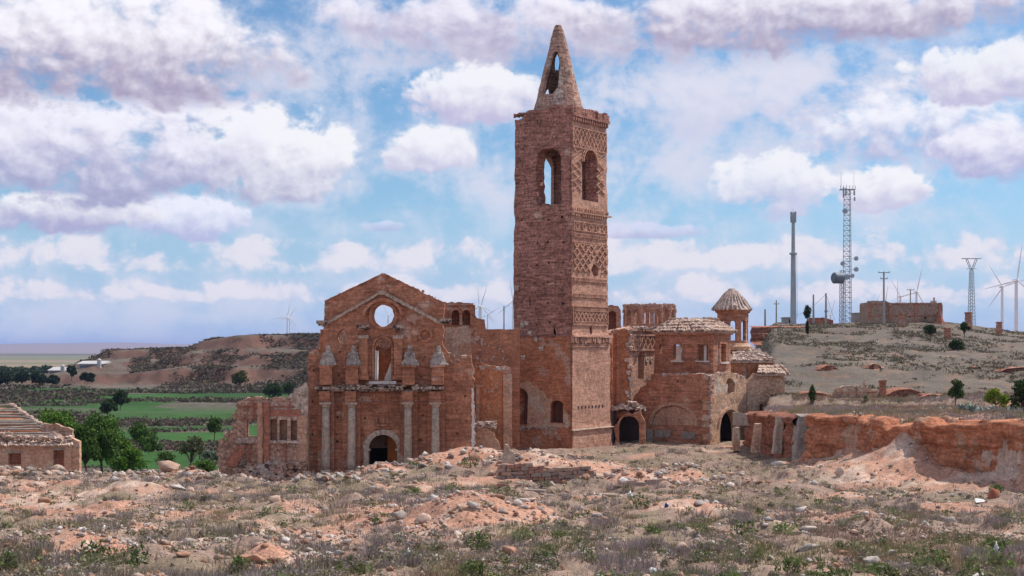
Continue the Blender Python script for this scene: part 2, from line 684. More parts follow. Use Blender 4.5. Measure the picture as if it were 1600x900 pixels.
def masonry(name, c1, c2, plaster=None, pl_amt=0.0, dark=0.5, course=0.35, pits=0.35, pale=None, pale_amt=0.0, grit=0.5, stain=0.35):
    """brick / adobe / plaster masonry; all variation belongs to the wall itself"""
    m, g, b = new_mat(name)
    geo = g.new('ShaderNodeNewGeometry')
    p = geo.outputs['Position']
    big = g.noise(p, 0.33, 4, 0.6)
    mid = g.noise(p, 1.5, 4, 0.6)
    crs = g.noise(g.vmul(p, (0.8, 0.8, 6.0)), 1.0, 4, 0.62)
    fine = g.noise(p, 4.5, 3, 0.7)
    col = g.mix(g.sstep(big, 0.33, 0.67), c1, c2)
    col = g.mix(g.mul(g.sstep(mid, 0.5, 0.72), dark), col, tuple(x * .52 for x in c1), 'MIX')
    # repairs, older faces and washed patches with edges of their own
    pt = g.noise(g.vadd(p, (7.7, 1.3, 21.0)), 0.75, 7, 0.68)
    col = g.mix(g.mul(g.sstep(pt, 0.55, 0.60), .45), col, tuple(x * .62 for x in c1))
    col = g.mix(g.mul(g.sstep(pt, 0.43, 0.37), .40), col, tuple(min(.62, x * 1.18 + .03) for x in c2))
    if plaster:
        pm = g.noise(g.vadd(p, (13.1, 4.4, 2.2)), 0.42, 6, 0.62)
        lo = 0.62 - 0.22 * pl_amt
        col = g.mix(g.sstep(pm, lo, lo + 0.035), col, g.mix(mid, plaster, tuple(x * .8 for x in plaster)))
    col = g.mix(course, col, g.mix(1.0, col, g.lin(crs, 0.3, 0.7, 0.45, 1.55), 'MULTIPLY'))
    st = g.noise(g.vmul(p, (1.3, 1.3, 0.12)), 1.0, 3, 0.6)
    col = g.mix(g.mul(g.sstep(st, 0.55, 0.75), stain), col, (0.10, 0.055, 0.045))
    col = g.mix(grit, col, g.mix(1.0, col, g.lin(fine, 0.3, 0.7, 0.35, 1.65), 'MULTIPLY'))
    vo = g.voro(p, 2.6, 0, 0.5, 'F1')
    pit = g.sstep(vo, 0.06, 0.12, 1.0, 0.0)
    pit = g.mul(pit, g.sstep(g.noise(p, 0.8, 2), 0.5, 0.6))
    col = g.mix(g.mul(pit, pits), col, (0.05, 0.03, 0.025))
    if pale:
        pn = g.noise(g.vadd(p, (5, 9, 1)), 2.8, 5, 0.7)
        lo = 0.70 - 0.2 * pale_amt
        col = g.mix(g.sstep(pn, lo, lo + 0.06), col, pale)
    g.link(col, b.inputs['Base Color'])
    h = g.add(g.mul(crs, 0.5), g.add(g.mul(fine, 0.7), g.sub(g.mul(mid, 1.2), g.mul(pit, 1.0))))
    bump(g, b, h, 0.55, 0.06)
    return m


def plain(name, c, c2=None, scale=2.0, rough=0.85, spec=0.2, metal=0.0, grit=0.25):
    m, g, b = new_mat(name)
    geo = g.new('ShaderNodeNewGeometry')
    n = g.noise(geo.outputs['Position'], scale, 5, 0.6)
    c2 = c2 or tuple(x * .7 for x in c)
    col = g.mix(g.sstep(n, 0.3, 0.7), c, c2)
    f = g.noise(geo.outputs['Position'], scale * 6, 2, 0.6)
    col = g.mix(grit, col, g.mix(1.0, col, g.lin(f, .25, .75, .45, 1.55), 'MULTIPLY'))
    g.link(col, b.inputs['Base Color'])
    b.inputs['Roughness'].default_value = rough
    b.inputs['Specular IOR Level'].default_value = spec
    b.inputs['Metallic'].default_value = metal
    bump(g, b, f, 0.4, 0.04 / max(1.0, scale * .3))
    return m


def tinted(name, var=0.25, scale=3.0, rough=0.95, transl=0.0):
    """colour comes from the mesh's own tint attribute, with fine variation"""
    m, g, b = new_mat(name)
    at = g.new('ShaderNodeAttribute')
    at.attribute_name = 'tint'
    geo = g.new('ShaderNodeNewGeometry')
    n = g.noise(geo.outputs['Position'], scale, 3, 0.6)
    col = g.mix(1.0, at.outputs['Color'], g.lin(n, .25, .75, 1 - var, 1 + var), 'MULTIPLY')
    g.link(col, b.inputs['Base Color'])
    b.inputs['Roughness'].default_value = rough
    b.inputs['Specular IOR Level'].default_value = 0.1
    if transl:
        tr = g.new('ShaderNodeBsdfTranslucent')
        g.link(col, tr.inputs['Color'])
        mx = g.new('ShaderNodeMixShader')
        mx.inputs[0].default_value = transl
        g.link(b.outputs[0], mx.inputs[1])
        g.link(tr.outputs[0], mx.inputs[2])
        out = [n_ for n_ in m.node_tree.nodes if n_.type == 'OUTPUT_MATERIAL'][0]
        g.link(mx.outputs[0], out.inputs['Surface'])
    return m


M = {}
M['facade'] = masonry('facade_brick', (.375, .160, .094), (.455, .205, .124), plaster=(.52, .33, .25), pl_amt=.12, course=.65, pits=.6, stain=.5)
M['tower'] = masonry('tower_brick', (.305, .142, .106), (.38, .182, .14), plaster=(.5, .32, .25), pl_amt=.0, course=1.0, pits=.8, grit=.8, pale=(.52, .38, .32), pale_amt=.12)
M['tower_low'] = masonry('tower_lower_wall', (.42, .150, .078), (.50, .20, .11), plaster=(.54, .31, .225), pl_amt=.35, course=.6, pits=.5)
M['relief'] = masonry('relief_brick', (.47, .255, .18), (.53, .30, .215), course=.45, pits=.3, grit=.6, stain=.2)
M['spire'] = masonry('spire_brick', (.34, .20, .15), (.40, .24, .18), plaster=(.44, .34, .28), pl_amt=.35, course=.9, grit=.9, pale=(.58, .34, .26), pale_amt=.25)
M['orange'] = masonry('orange_plaster', (.45, .175, .088), (.52, .22, .115), plaster=(.54, .32, .24), pl_amt=.3, course=.15, pits=.4)
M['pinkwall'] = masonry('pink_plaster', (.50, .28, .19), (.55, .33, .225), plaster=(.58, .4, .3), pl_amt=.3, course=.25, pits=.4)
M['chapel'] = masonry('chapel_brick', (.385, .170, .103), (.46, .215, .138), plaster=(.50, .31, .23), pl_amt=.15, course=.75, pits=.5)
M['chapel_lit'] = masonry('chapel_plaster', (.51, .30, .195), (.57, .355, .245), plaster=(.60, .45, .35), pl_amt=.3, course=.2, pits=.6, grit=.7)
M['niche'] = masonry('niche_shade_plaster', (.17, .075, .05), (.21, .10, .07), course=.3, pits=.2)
M['stone'] = masonry('pale_stone', (.45, .34, .265), (.52, .405, .32), course=.1, pits=.2, grit=.5, stain=.35)
M['cornice_stone'] = masonry('blotched_stone', (.42, .31, .25), (.50, .39, .32), course=.1, pits=.2, grit=.7, stain=.2, pale=(.07, .055, .05), pale_amt=1.05)  # pale stone with scattered dark blotches
M['graystone'] = masonry('statue_stone', (.33, .27, .235), (.41, .345, .30), course=.05, pits=.1, grit=.7, stain=.5)
M['white'] = plain('white_plaster', (.74, .70, .66), (.62, .54, .49), 1.5)
M['rubblewall'] = masonry('rubble_masonry', (.41, .24, .17), (.47, .30, .22), plaster=(.52, .40, .33), pl_amt=.4, course=.3, pits=.6, grit=1.0, pale=(.60, .52, .46), pale_amt=.22)
M['redbrick'] = masonry('red_brick_pier', (.37, .15, .10), (.43, .19, .13), course=.5, pits=.2)
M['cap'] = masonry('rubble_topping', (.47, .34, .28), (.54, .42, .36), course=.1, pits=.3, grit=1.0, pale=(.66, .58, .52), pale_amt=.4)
M['tile'] = masonry('clay_tile', (.46, .31, .24), (.53, .39, .315), course=.05, pits=.0, grit=.8, pale=(.62, .54, .46), pale_amt=.4, stain=.2)
M['wood'] = plain('old_wood', (.40, .34, .29), (.28, .22, .18), 1.6)
M['door'] = plain('door_wood', (.36, .12, .03), (.26, .08, .022), 1.2)
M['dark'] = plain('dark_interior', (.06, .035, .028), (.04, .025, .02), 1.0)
M['steel'] = plain('galvanised_steel', (.42, .44, .47), (.34, .36, .40), 1.0, 0.6, 0.4)
M['drum'] = plain('grey_drum', (.16, .19, .23), (.12, .14, .17), 1.0, 0.6, 0.4)
M['concrete'] = plain('concrete', (.42, .40, .38), (.34, .32, .30), 1.0)
M['turbine'] = plain('turbine_paint', (.80, .80, .82), (.76, .76, .79), .1, 0.5, 0.4, grit=0.03)
M['barn'] = plain('barn_white', (.50, .49, .48), (.42, .41, .40), .2, grit=.1)
M['bark'] = plain('bark', (.17, .12, .09), (.10, .07, .055), 3.0)
M['leaf'] = tinted('leaves', .3, 2.0, transl=.25)
M['dryveg'] = tinted('dry_vegetation', .25, 1.0, transl=.2)
M['rock'] = tinted('loose_stone', .35, 5.0)
M['bag'] = plain('white_plastic', (.85, .86, .88), (.75, .77, .8), 4.0, .5, .4, grit=.05)
M['bluebag'] = plain('blue_plastic', (.03, .06, .30), (.02, .05, .2), 4.0, .5, .4, grit=.05)

# ================================================================== terrain
CL_Y = [40, 60, 66, 74, 85, 108, 131, 146, 165, 205]
CL_X = [200, 120, 80, 45, 31, 23.4, 22.6, 25.8, 29, 36]
# (x, y, height, sx, sy) rubble heaps and hollows in front of the church
HEAPS = [(-1.1, 59, .75, 4.2, 3.2), (-9.6, 105, 1.0, 2.6, 3.0), (-7.2, 112, .8, 2.4, 3), (-3.0, 113, 1.35, 3.6, 3.5),
         (1.6, 107, 1.75, 4.2, 4.6), (2.4, 94.5, -1.25, 4.8, 5.5), (-5.2, 104, .8, 2.2, 2.4), (5.5, 112, .7, 3, 3), (-12, 88, .6, 3, 2.4), (14, 92, .5, 3, 3), (4, 84, .45, 3, 2), (-15.4, 110, -1.75, 2.3, 10), (-37, 109, 1.15, 5.0, 4), (-46, 108, .6, 5.0, 4),
         (-29, 111, .5, 4, 3), (-25, 110, .7, 2.2, 3), (-21, 111, .45, 2.2, 3), (-31, 100, .5, 6, 4), (6.5, 97, .5, 2.5, 3),
         (11, 99, .7, 4, 4), (8.5, 66, .55, 2.6, 2.6), (10, 50, .45, 3, 2.4), (-8, 44, .35, 3, 3), (-16, 47, .4, 4, 3),
         (-9, 70, .4, 4, 4), (-20, 78, .5, 5, 5), (16, 84, .5, 4, 4), (3.5, 45, .25, 4, 3), (-9.5, 96, .55, 2.2, 2.2)]
EARTH = [(-1.1, 57, 4.6, 3.4), (-10.5, 103, 4.0, 3.6), (-2.5, 112, 4, 3.2), (1.5, 106, 4, 3.6), (6, 93, 2.6, 5), (8.5, 66, 3.2, 3.4),
         (-7, 52, 3.2, 4.5), (-12, 45, 4.5, 3.2), (-6, 42, 4, 2), (-33, 106, 9, 3.5), (-22, 108, 6, 3), (12, 96, 3, 2), (10, 52, 3, 2.6), (-9, 76, 3, 1.6), (17, 88, 3.5, 5), (26, 92, 5, 6)]


def hills_far(x, y):
    return (35 + 85 * sst(.2, .75, fbm(x / 2600., y / 9000., 0, 3, 91)))


def H(x, y, fine=True):
    x = np.asarray(x, float); y = np.asarray(y, float)
    yy = np.maximum(y, 0)
    zf = 5.6 - .048 * (np.minimum(y, 108) - 40) + 2.9 * np.exp(-(yy / 9.0) ** 2)
    zc = .3 + 2.45 * sst(-18, -4, x)
    # left ridge of rubble, then down to the valley
    t = sst(104, 118, y)
    z = zf * (1 - t) + zc * t
    for (cx, cy, h, sx, sy) in HEAPS:
        z = z + h * (1.35 if cy < 100 and h > 0 else 1.0) * gau(x, y, cx, cy, sx, sy)
    wl = 1 - sst(-24, -17, x)
    wv = np.maximum(wl * sst(116, 170, y), sst(165, 205, y))
    zv = -4.0 + .6 * (fbm(x / 40., y / 40., 0, 3, 5) - .5)
    # field terraces climbing gently away
    zv = zv + .5 * np.floor(sst(250, 560, y) * 4 + .4 * fbm(x / 90., y / 60., 0, 2, 8)) * .9
    z = z * (1 - wv) + zv * wv
    # mesa on the far left
    pm = 800 + 2200 * x / 700.
    top = np.interp(pm + 30 * (fbm(x / 60., y / 60., 0, 3, 44) - .5), [60, 120, 165, 200, 320, 345, 400, 500, 900, 1150], [-4, -2.0, 6, 12.2, 13, 17, 19.3, 19.5, 18, 12])
    ero = fbm(x / 16., y / 30., 0, 4, 33)
    rise = np.clip((y - 545 + 38 * (ero - .5)) / 120., 0, 1)
    # stepped strata
    q_ = rise * 3.0
    st = (np.floor(q_) + sst(.45, 1.0, q_ - np.floor(q_)) * .85 + .15 * (q_ - np.floor(q_))) / 3.0
    mesa = zv + np.maximum(top - zv, 0) * np.clip(st, 0, 1) + 1.0 * (fbm(x / 7., y / 9., 0, 3, 46) - .5) * sst(.02, .15, rise) * (1 - .7 * sst(.9, 1, rise))
    back = 1 - sst(1500, 2600, y)
    z = np.where(y > 500, np.maximum(z, zv + (mesa - zv) * back), z)
    # the wide plain and the blue range
    far = sst(900, 2500, y)
    z = z - far * 5
    ridge = sst(10500, 16500, y)
    z = z + ridge * hills_far(x, y) * (.72 + .28 * sst(8000, -5000, x))
    # plateau behind the red bank on the right
    out = np.asarray(z, float).copy()
    sel = (y > 30) & (y < 430) & (x > 10)
    if sel.any():
        out[sel] = right_side(x[sel], y[sel], out[sel])
    z = out
    if fine:
        sel = y < 800
        if sel.any():
            x, y = x[sel], y[sel]
            n = (fbm(x / 5., y / 5., 0, 4, 21) - .5) * 1.3 + (fbm(x * 1.1, y * 1.1, 0, 3, 22) - .5) * .42 + .35 * np.maximum(fbm(x / 1.9, y / 2.4, 0, 2, 23) - .56, 0) * 3
            z[sel] += n * sst(6, 30, y) * (1 - sst(135, 170, y) * .5) * (1 - sst(400, 800, y)) * (1 - .4 * sst(95, 112, y))
    return z


def right_side(x, y, z):
    xc = np.interp(y, CL_Y, CL_X)
    bank = sst(.1, .9, x - xc) * sst(38, 60, y) * (1 - sst(330, 420, y))
    hp = np.clip(7.67 - .03 * (y - 85), 6.35, 7.9)
    hp = hp + .25 * (fbm(x / 7., y / 7., 0, 3, 61) - .5) * 2
    hillk = sst(.152, .188, x / np.maximum(y, 1) + .012 * (fbm(x / 20., y / 20., 0, 3, 12) - .5))
    hh = np.interp(y, [140, 150, 168, 172, 250, 262, 330], [7.0, 7.3, 8.9, 9.8, 17.0, 17.5, 17.4])
    hh = hh + .5 * (fbm(x / 3.2, y / 5., 0, 3, 73) - .5) * sst(150, 170, y)
    hh = hh - 2.1 * sst(.295, .37, x / np.maximum(y, 1)) * sst(200, 250, y) + .9 * (fbm(x / 14., y / 11., 0, 4, 71) - .5) * sst(140, 170, y) * (1 - .6 * sst(235, 255, y))
    hh = hh - .8 * gau(x / np.maximum(y, 1) * 100, y, 21.5, 300, 3, 80)
    zr = np.where(y > 140, hp + (hh - hp) * hillk, hp)
    zr = np.where(y > 140, zr - (1 - hillk) * sst(160, 200, y) * 8, zr)
    z = z * (1 - bank) + zr * bank
    # earth slumped from the bank: a wide concave fan, gullied, and a ragged apron along the foot
    wx = x + 1.6 * (fbm(x / 2.2, y / 2.2, 0, 3, 203) - .5); wy = y + 1.6 * (fbm(x / 2.2 + 9, y / 2.2, 0, 3, 204) - .5)
    d = np.hypot(wx - 26.6, (wy - 96.0) * .62)
    an = np.arctan2(wx - 26.6, wy - 96.0)
    cone = 2.7 + 3.95 * np.exp(-d / 4.7) + .45 * (fbm(an * 3.5, d / 3., 0, 3, 205) - .5) * sst(.3, 2, d) + .25 * (fbm(x * .9, y * .9, 0, 3, 206) - .5)
    apron = z + np.maximum(0, -.3 + 2.3 * fbm(y / 5.5, x * 0, 0, 2, 207)) * np.exp(-np.maximum(xc - x, 0) / 1.7) * .9
    vs = (bank < .6) & (y > 60) & (y < 128) & (d < 16)
    z = np.where((bank < .6) & (y > 62) & (y < 112), apron, z)
    z = np.where(vs, np.maximum(z, cone), z)
    return z


def Hs(x, y):
    return float(H(np.array([x]), np.array([y]))[0])


def earth_mask(x, y):
    e = np.zeros_like(x)
    for (cx, cy, sx, sy) in EARTH:
        e = np.maximum(e, gau(x, y, cx, cy, sx, sy))
    n = fbm(x / 3.0, y / 4.0, 0, 4, 55)
    n2 = fbm(x / 11., y / 14., 0, 3, 56)
    m = sst(.35, .62, e * .95 + (n - .5) * 1.1)
    m = np.maximum(m, sst(.53, .64, .55 * n + .45 * n2) * .85)
    cone = np.hypot(x - 26.6, (y - 96.0) * .62)
    m = np.maximum(m, sst(8.5, 4.0, cone + (n - .5) * 6) * .95)
    dxc = np.interp(y, CL_Y, CL_X) - x
    m = np.maximum(m, sst(4.5, 1.0, dxc + (n - .5) * 4) * (dxc > -.5) * (y < 112) * (y > 58) * .95)
    return m


PINK = np.array((.45, .24, .165)); PALE = np.array((.53, .38, .30)); DRY = np.array((.30, .205, .16)); OLIVE = np.array((.21, .17, .10))
RED = np.array((.36, .125, .06)); HILL = np.array((.15, .12, .095))


def ground_colour(x, y, z, slope):
    e = earth_mask(x, y)[:, None]
    n1 = fbm(x / 2., y / 2., 0, 4, 71)[:, None]
    n2 = fbm(x / 9., y / 9., 0, 3, 72)[:, None]
    c = DRY * (1 - n2 * .2) + (OLIVE - DRY) * sst(.45, .7, n1) * .55
    earth = PINK * (1 - sst(.5, .7, n1)) + PALE * sst(.5, .7, n1)
    c = c * (1 - e) + earth * e
    # right hill
    k = x / np.maximum(y, 1)
    wh = (sst(138, 150, y) * sst(.145, .17, k) * (1 - sst(400, 500, y)))[:, None]
    h = HILL * (.75 + .5 * n2) + (PINK * .6 - HILL) * sst(.55, .75, n1) * .5
    h = h + (np.array((.125, .105, .088)) - h) * sst(.45, .62, fbm(x / 1.6, y / 3.2, 0, 3, 79))[:, None] * .75
    c = c * (1 - wh) + h * wh
    # valley
    wv = np.maximum((1 - sst(-22, -17, x)) * sst(119, 140, y), sst(200, 215, y) * (1 - sst(.14, .16, k)))
    f = fbm(x / 55. + .3 * np.sin(y / 40.), y / 26., 0, 3, 15)
    green = sst(.40, .43, f) * sst(430, 330, y) + sst(.5, .53, fbm(x / 40., y / 50., 0, 2, 18)) * sst(330, 430, y) * sst(620, 560, y)
    green = np.clip(green + sst(175, 150, y), 0, 1)[:, None]
    gc = np.array((.030, .084, .016)) * (.45 + 1.1 * fbm(x / 30., y / 45., 0, 4, 19)[:, None])
    bc = np.array((.125, .095, .082)) * (.7 + .6 * n1)  # valley brown darkened to stand in for cloud shade
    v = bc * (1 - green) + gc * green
    # mesa: scrub on flats, red earth where it is steep
    wm = sst(520, 570, y)[:, None]
    s = .85 * sst(.14, .34, slope + .22 * (fbm(x / 9., y / 18., 0, 4, 93) - .5))[:, None]
    mc = np.array((.125, .10, .078)) * (.6 + .8 * n2)
    mr = np.array((.115, .055, .04)) * (.3 + 1.4 * fbm(x / 6., y / 9., 0, 3, 95)[:, None])
    mm = mc * (1 - s) + mr * s
    band = sst(.50, .62, fbm(x / 70., z / 3.2, y / 200., 3, 97))[:, None]
    mm = mm + (mr - mm) * band * .6 * sst(1, 6, z)[:, None] * (1 - sst(15, 18, z))[:, None]
    v = v * (1 - wm) + mm * wm
    # plain
    wp = sst(900, 1300, y)[:, None]
    pf = fbm(x / 900., y / 500., 0, 3, 99)[:, None]
    pc = np.array((.25, .185, .13)) * (1 - sst(.45, .55, pf)) + np.array((.16, .16, .09)) * sst(.45, .55, pf)
    hillc = np.array((.27, .20, .17))
    wr = sst(9500, 12000, y)[:, None]
    pc = pc * (1 - wr) + hillc * wr
    dark_strip = (sst(5200, 6000, y) * sst(9000, 7600, y))[:, None]
    pc = pc * (1 - .45 * dark_strip)
    v = v * (1 - wp) + pc * wp
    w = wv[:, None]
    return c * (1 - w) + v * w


def build_terrain():
    ys = [-25.0]
    while ys[-1] < 60000:
        y = ys[-1]
        if y < 30:
            d = 1.6
        elif y < 135:
            d = .0042 * y
        elif y < 260:
            d = .006 * y
        elif y < 1000:
            d = .009 * y
        else:
            d = .03 * y
        ys.append(y + d)
    ys = np.array(ys)
    t = np.concatenate([-np.geomspace(2.6, .46, 40)[:-1], np.arange(-.46, .46, .0016), np.geomspace(.46, 2.6, 40)])
    X = t[None, :] * (ys[:, None] + 28)
    Y = np.repeat(ys[:, None], len(t), 1)
    sh = X.shape
    z = H(X.ravel(), Y.ravel()).reshape(sh)
    gy = np.gradient(z, axis=0) / np.gradient(Y, axis=0)
    gx = np.gradient(z, axis=1) / np.gradient(X, axis=1)
    slope = np.hypot(gx, gy)
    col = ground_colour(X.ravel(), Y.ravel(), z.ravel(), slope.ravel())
    nr, nc = sh
    i = np.arange(nr * nc).reshape(sh)
    faces = np.stack([i[:-1, :-1].ravel(), i[:-1, 1:].ravel(), i[1:, 1:].ravel(), i[1:, :-1].ravel()], 1)
    v = np.stack([X.ravel(), Y.ravel(), z.ravel()], 1)
    m, g, b = new_mat('ground_earth')
    at = g.new('ShaderNodeAttribute')
    at.attribute_name = 'tint'
    p = g.new('ShaderNodeNewGeometry').outputs['Position']
    n1 = g.noise(p, 2.2, 5, .65)
    n2 = g.noise(p, 9.0, 3, .6)
    n3 = g.noise(p, .25, 5, .65)
    c = g.mix(1.0, at.outputs['Color'], g.lin(n1, .25, .75, .62, 1.38), 'MULTIPLY')
    c = g.mix(.7, c, g.mix(1.0, c, g.lin(n2, .25, .75, .45, 1.55), 'MULTIPLY'))
    c = g.mix(.6, c, g.mix(1.0, c, g.lin(n3, .25, .75, .6, 1.4), 'MULTIPLY'))
    vo = g.voro(p, 3.0, 1, .6, 'F1')
    peb = g.mul(g.sstep(vo, .10, .16, 1, 0), g.sstep(g.noise(p, .5, 3), .48, .62))
    c = g.mix(g.mul(peb, .55), c, (.58, .49, .43))
    g.link(c, b.inputs['Base Color'])
    bump(g, b, g.add(g.mul(n1, 1.0), g.add(g.mul(n2, .4), g.mul(peb, .5))), .7, .12)
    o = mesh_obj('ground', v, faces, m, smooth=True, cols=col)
    o['kind'] = 'structure'
    return o


build_terrain()


# ------------------------------------------------------------------ the red earth bank (rough face in front of the terrain step)
M['redearth'] = masonry('red_earth', (.40, .150, .078), (.47, .195, .11), plaster=(.46, .27, .185), pl_amt=.15, course=.7, pits=.3, grit=.6, pale=(.6, .46, .38), pale_amt=.12, stain=.0)


def earth_bank(name, line, zb, zt, amp, mat, label=None, res=.2, seed=1, layers=0.3, wobble=0.0, top_drop=0.0):
    pts = np.array(line, float)
    seg = np.hypot(*np.diff(pts, axis=0).T)
    s = np.concatenate([[0], np.cumsum(seg)])
    n = max(8, int(s[-1] / res))
    ss = np.linspace(0, s[-1], n)
    lx = np.interp(ss, s, pts[:, 0]); ly = np.interp(ss, s, pts[:, 1])
    k = np.ones(9) / 9
    if n > 30:
        lx[4:-4] = np.convolve(lx, k, 'valid'); ly[4:-4] = np.convolve(ly, k, 'valid')
    tx = np.gradient(lx); ty = np.gradient(ly)
    L = np.hypot(tx, ty)
    nx, ny = -ty / L, tx / L            # towards the viewer side is chosen below
    mid = n // 2
    if nx[mid] * (0 - lx[mid]) + ny[mid] * (0 - ly[mid]) < 0:
        nx, ny = -nx, -ny
    m = 44
    v = []
    # bays and noses in plan
    wob = wobble * (fbm(ss / 5.0, ss * 0 + seed, 0, 3, seed + 50) - .5) * 2
    lx = lx + nx * wob; ly = ly + ny * wob
    zbv = np.array([zb(a, b) for a, b in zip(lx, ly)])
    ztv = np.array([zt(a, b) for a, b in zip(lx, ly)]) - top_drop * np.maximum(0, fbm(ss / 2.4, ss * 0, 0, 3, seed + 60) - .45) * 2
    for j in range(m):
        f = j / (m - 1)
        z = zbv + (ztv - zbv) * f
        hollow = amp * (fbm(ss / 2.0, z / 1.3, 0, 5, seed) - .5) * 2
        big = amp * 1.3 * (fbm(ss / 4.5, z / 4., 0, 2, seed + 30) - .5)
        # hard and soft beds, running nearly level
        bed = fbm(ss / 14., z * 1.25, 0, 2, seed + 9)
        strat = layers * amp * np.where(bed > .52, 1.0, -1.0) * sst(.0, .05, np.abs(bed - .52))
        crack = -.55 * amp * sst(.62, .72, fbm(ss * .9, z / 6., 0, 3, seed + 20))
        d = .25 + hollow + strat + big + crack - .55 * amp * np.sin(np.clip((f - .08) * 3.3, 0, PI)) + .25 * amp * sst(.72, .95, f) - .6 * sst(.94, 1.0, f)
        d = d + .9 * sst(.22, .0, f) + .17 * (fbm(ss * 1.7, z * 2.4, 0, 3, seed + 77) - .5) * 2
        v.append(np.stack([lx + nx * d, ly + ny * d, z], 1))
    # lap back over the top
    v.append(np.stack([lx - nx * 1.2, ly - ny * 1.2, ztv + .03], 1))
    v = np.concatenate(v)
    i = np.arange((m + 1) * n).reshape(m + 1, n)
    faces = np.stack([i[:-1, :-1].ravel(), i[:-1, 1:].ravel(), i[1:, 1:].ravel(), i[1:, :-1].ravel()], 1)
    # make the outside face the viewer
    a, b_, c_ = v[faces[len(faces) // 2, 0]], v[faces[len(faces) // 2, 1]], v[faces[len(faces) // 2, 2]]
    if np.dot(np.cross(b_ - a, c_ - a), np.array([nx[mid], ny[mid], 0])) < 0:
        faces = faces[:, ::-1].copy()
    o = mesh_obj(name, v, faces, mat, smooth=False)
    return o


def top_of(a, b):
    return float(np.clip(7.67 - .03 * (b - 85), 6.35, 7.9)) + .05 + .5 * (float(fbm(np.array([a / 2.5]), np.array([b / 2.5]), 0, 3, 77)[0]) - .5)


bk = earth_bank('earth_bank', [(62, 70.0), (45.2, 74.3), (38, 79), (31.2, 85), (27.3, 96), (23.9, 106.5), (23.2, 110.5)],
                lambda a, b: Hs(a - 2.2, b - 1.6) - .8, top_of, .42, M['redearth'], res=.16, seed=4, wobble=1.1, top_drop=.7)
bk['kind'] = 'structure'
bk2 = earth_bank('earth_bank', [(22.9, 112.5), (22.7, 124), (22.4, 131), (22.6, 135)], lambda a, b: 1.9, lambda a, b: top_of(a, b) - .1, .3, masonry('dark_red_earth', (.27, .105, .066), (.33, .14, .09), course=.7, pits=.5, grit=.9, stain=0), seed=14)
bk2['kind'] = 'structure'

# ================================================================== the ruined church
def loop(pl, pts):
    out = []
    for p in pts:
        u, v = pl.uv(p[0], p[1])
        out.append((u, v) + tuple(p[2:]))
    return out


def parch(pl, px0, px1, py_top, py_bot, jit=0.03, n=9, rise=None):
    a = pl.uv(px0, py_bot)
    b = pl.uv(px1, py_top)
    r = None if rise is None else (b[0] - a[0]) / 2 * rise
    return arch(a[0], b[0], a[1], b[1], n, jit, r)


def pblob(pl, px, py, rx, ry, n=14, jit=.12):
    a = pl.uv(px, py)
    b = pl.uv(px + rx, py - ry)
    return blob(a[0], a[1], b[0] - a[0], b[1] - a[1], n, jit)


def prect(pl, px0, py0, px1, py1):
    a = pl.uv(px0, py1)
    b = pl.uv(px1, py0)
    return [(a[0], a[1]), (b[0], a[1]), (b[0], b[1]), (a[0], b[1])]


def rubble_top(mb, pts, n_per_m=5, r=(.08, .22), spread=.35):
    """loose broken brick lying along a wall top; pts are world points"""
    for i in range(len(pts) - 1):
        a, b = Vector(pts[i]), Vector(pts[i + 1])
        for k in range(max(1, int((b - a).length * n_per_m))):
            p = a.lerp(b, random.random()) + Vector((random.uniform(-spread, spread) * .3, random.uniform(0, spread * 2), random.uniform(-.08, .06)))
            s = random.uniform(*r)
            mb.box(p.x - s, p.x + s, p.y - s * .8, p.y + s * .8, p.z - s * .7, p.z + s * .55, s * .35)


# ------------------------------------------------------------------ facade
FY = 123.0
FP = fronto(597, FY)
fac = thing('church_facade', 'gabled red brick church front with four stone columns and round window', 'church facade', FP.pt(0, 0.2, 0))
out = jag(loop(FP, [(482, 760, 0), (741, 760, .12), (742, 690, .15), (739, 600, .18), (741, 577, .2), (735, 556, .15), (722, 559, .2), (717, 568, .2), (706, 566, .15), (700, 552, .15),
                    (692, 540, .12), (694, 516, .08), (692, 503, .0), (695, 473, .05), (660, 457, .07), (630, 442, .04), (599, 428, .03), (552, 449, .03), (508, 470, .04), (506, 500, .03),
                    (505, 548, .15), (500, 553, .2), (496, 544, .2), (486, 547, .15), (481, 556, .08)]), .32)
def sq(u, v, h=.09):
    return [(u - h, v - h), (u + h, v - h), (u + h, v + h), (u - h, v + h)]


holes = [pblob(FP, 599, 493, 16.5, 17, 20, .06), pblob(FP, 535.5, 526, 9, 11, 12, .18), parch(FP, 585, 611, 528, 595, .05), parch(FP, 576, 621, 679, 762, .0, 14)]
for (px, py) in ((529, 650), (529, 690), (569, 655), (659, 648), (659, 690), (713, 600), (713, 640), (713, 680), (727, 620), (727, 660), (490, 580), (490, 630), (490, 680), (532, 550), (665, 560), (532, 585), (660, 590)):
    holes.append(sq(*FP.uv(px + random.uniform(-2, 2), py + random.uniform(-3, 3)), random.uniform(.07, .12)))
mb = MB()
slab(mb, out, holes, FP.pt, 1.15, .32, .09, seed=1)
mb.build('wall', M['facade'], fac)
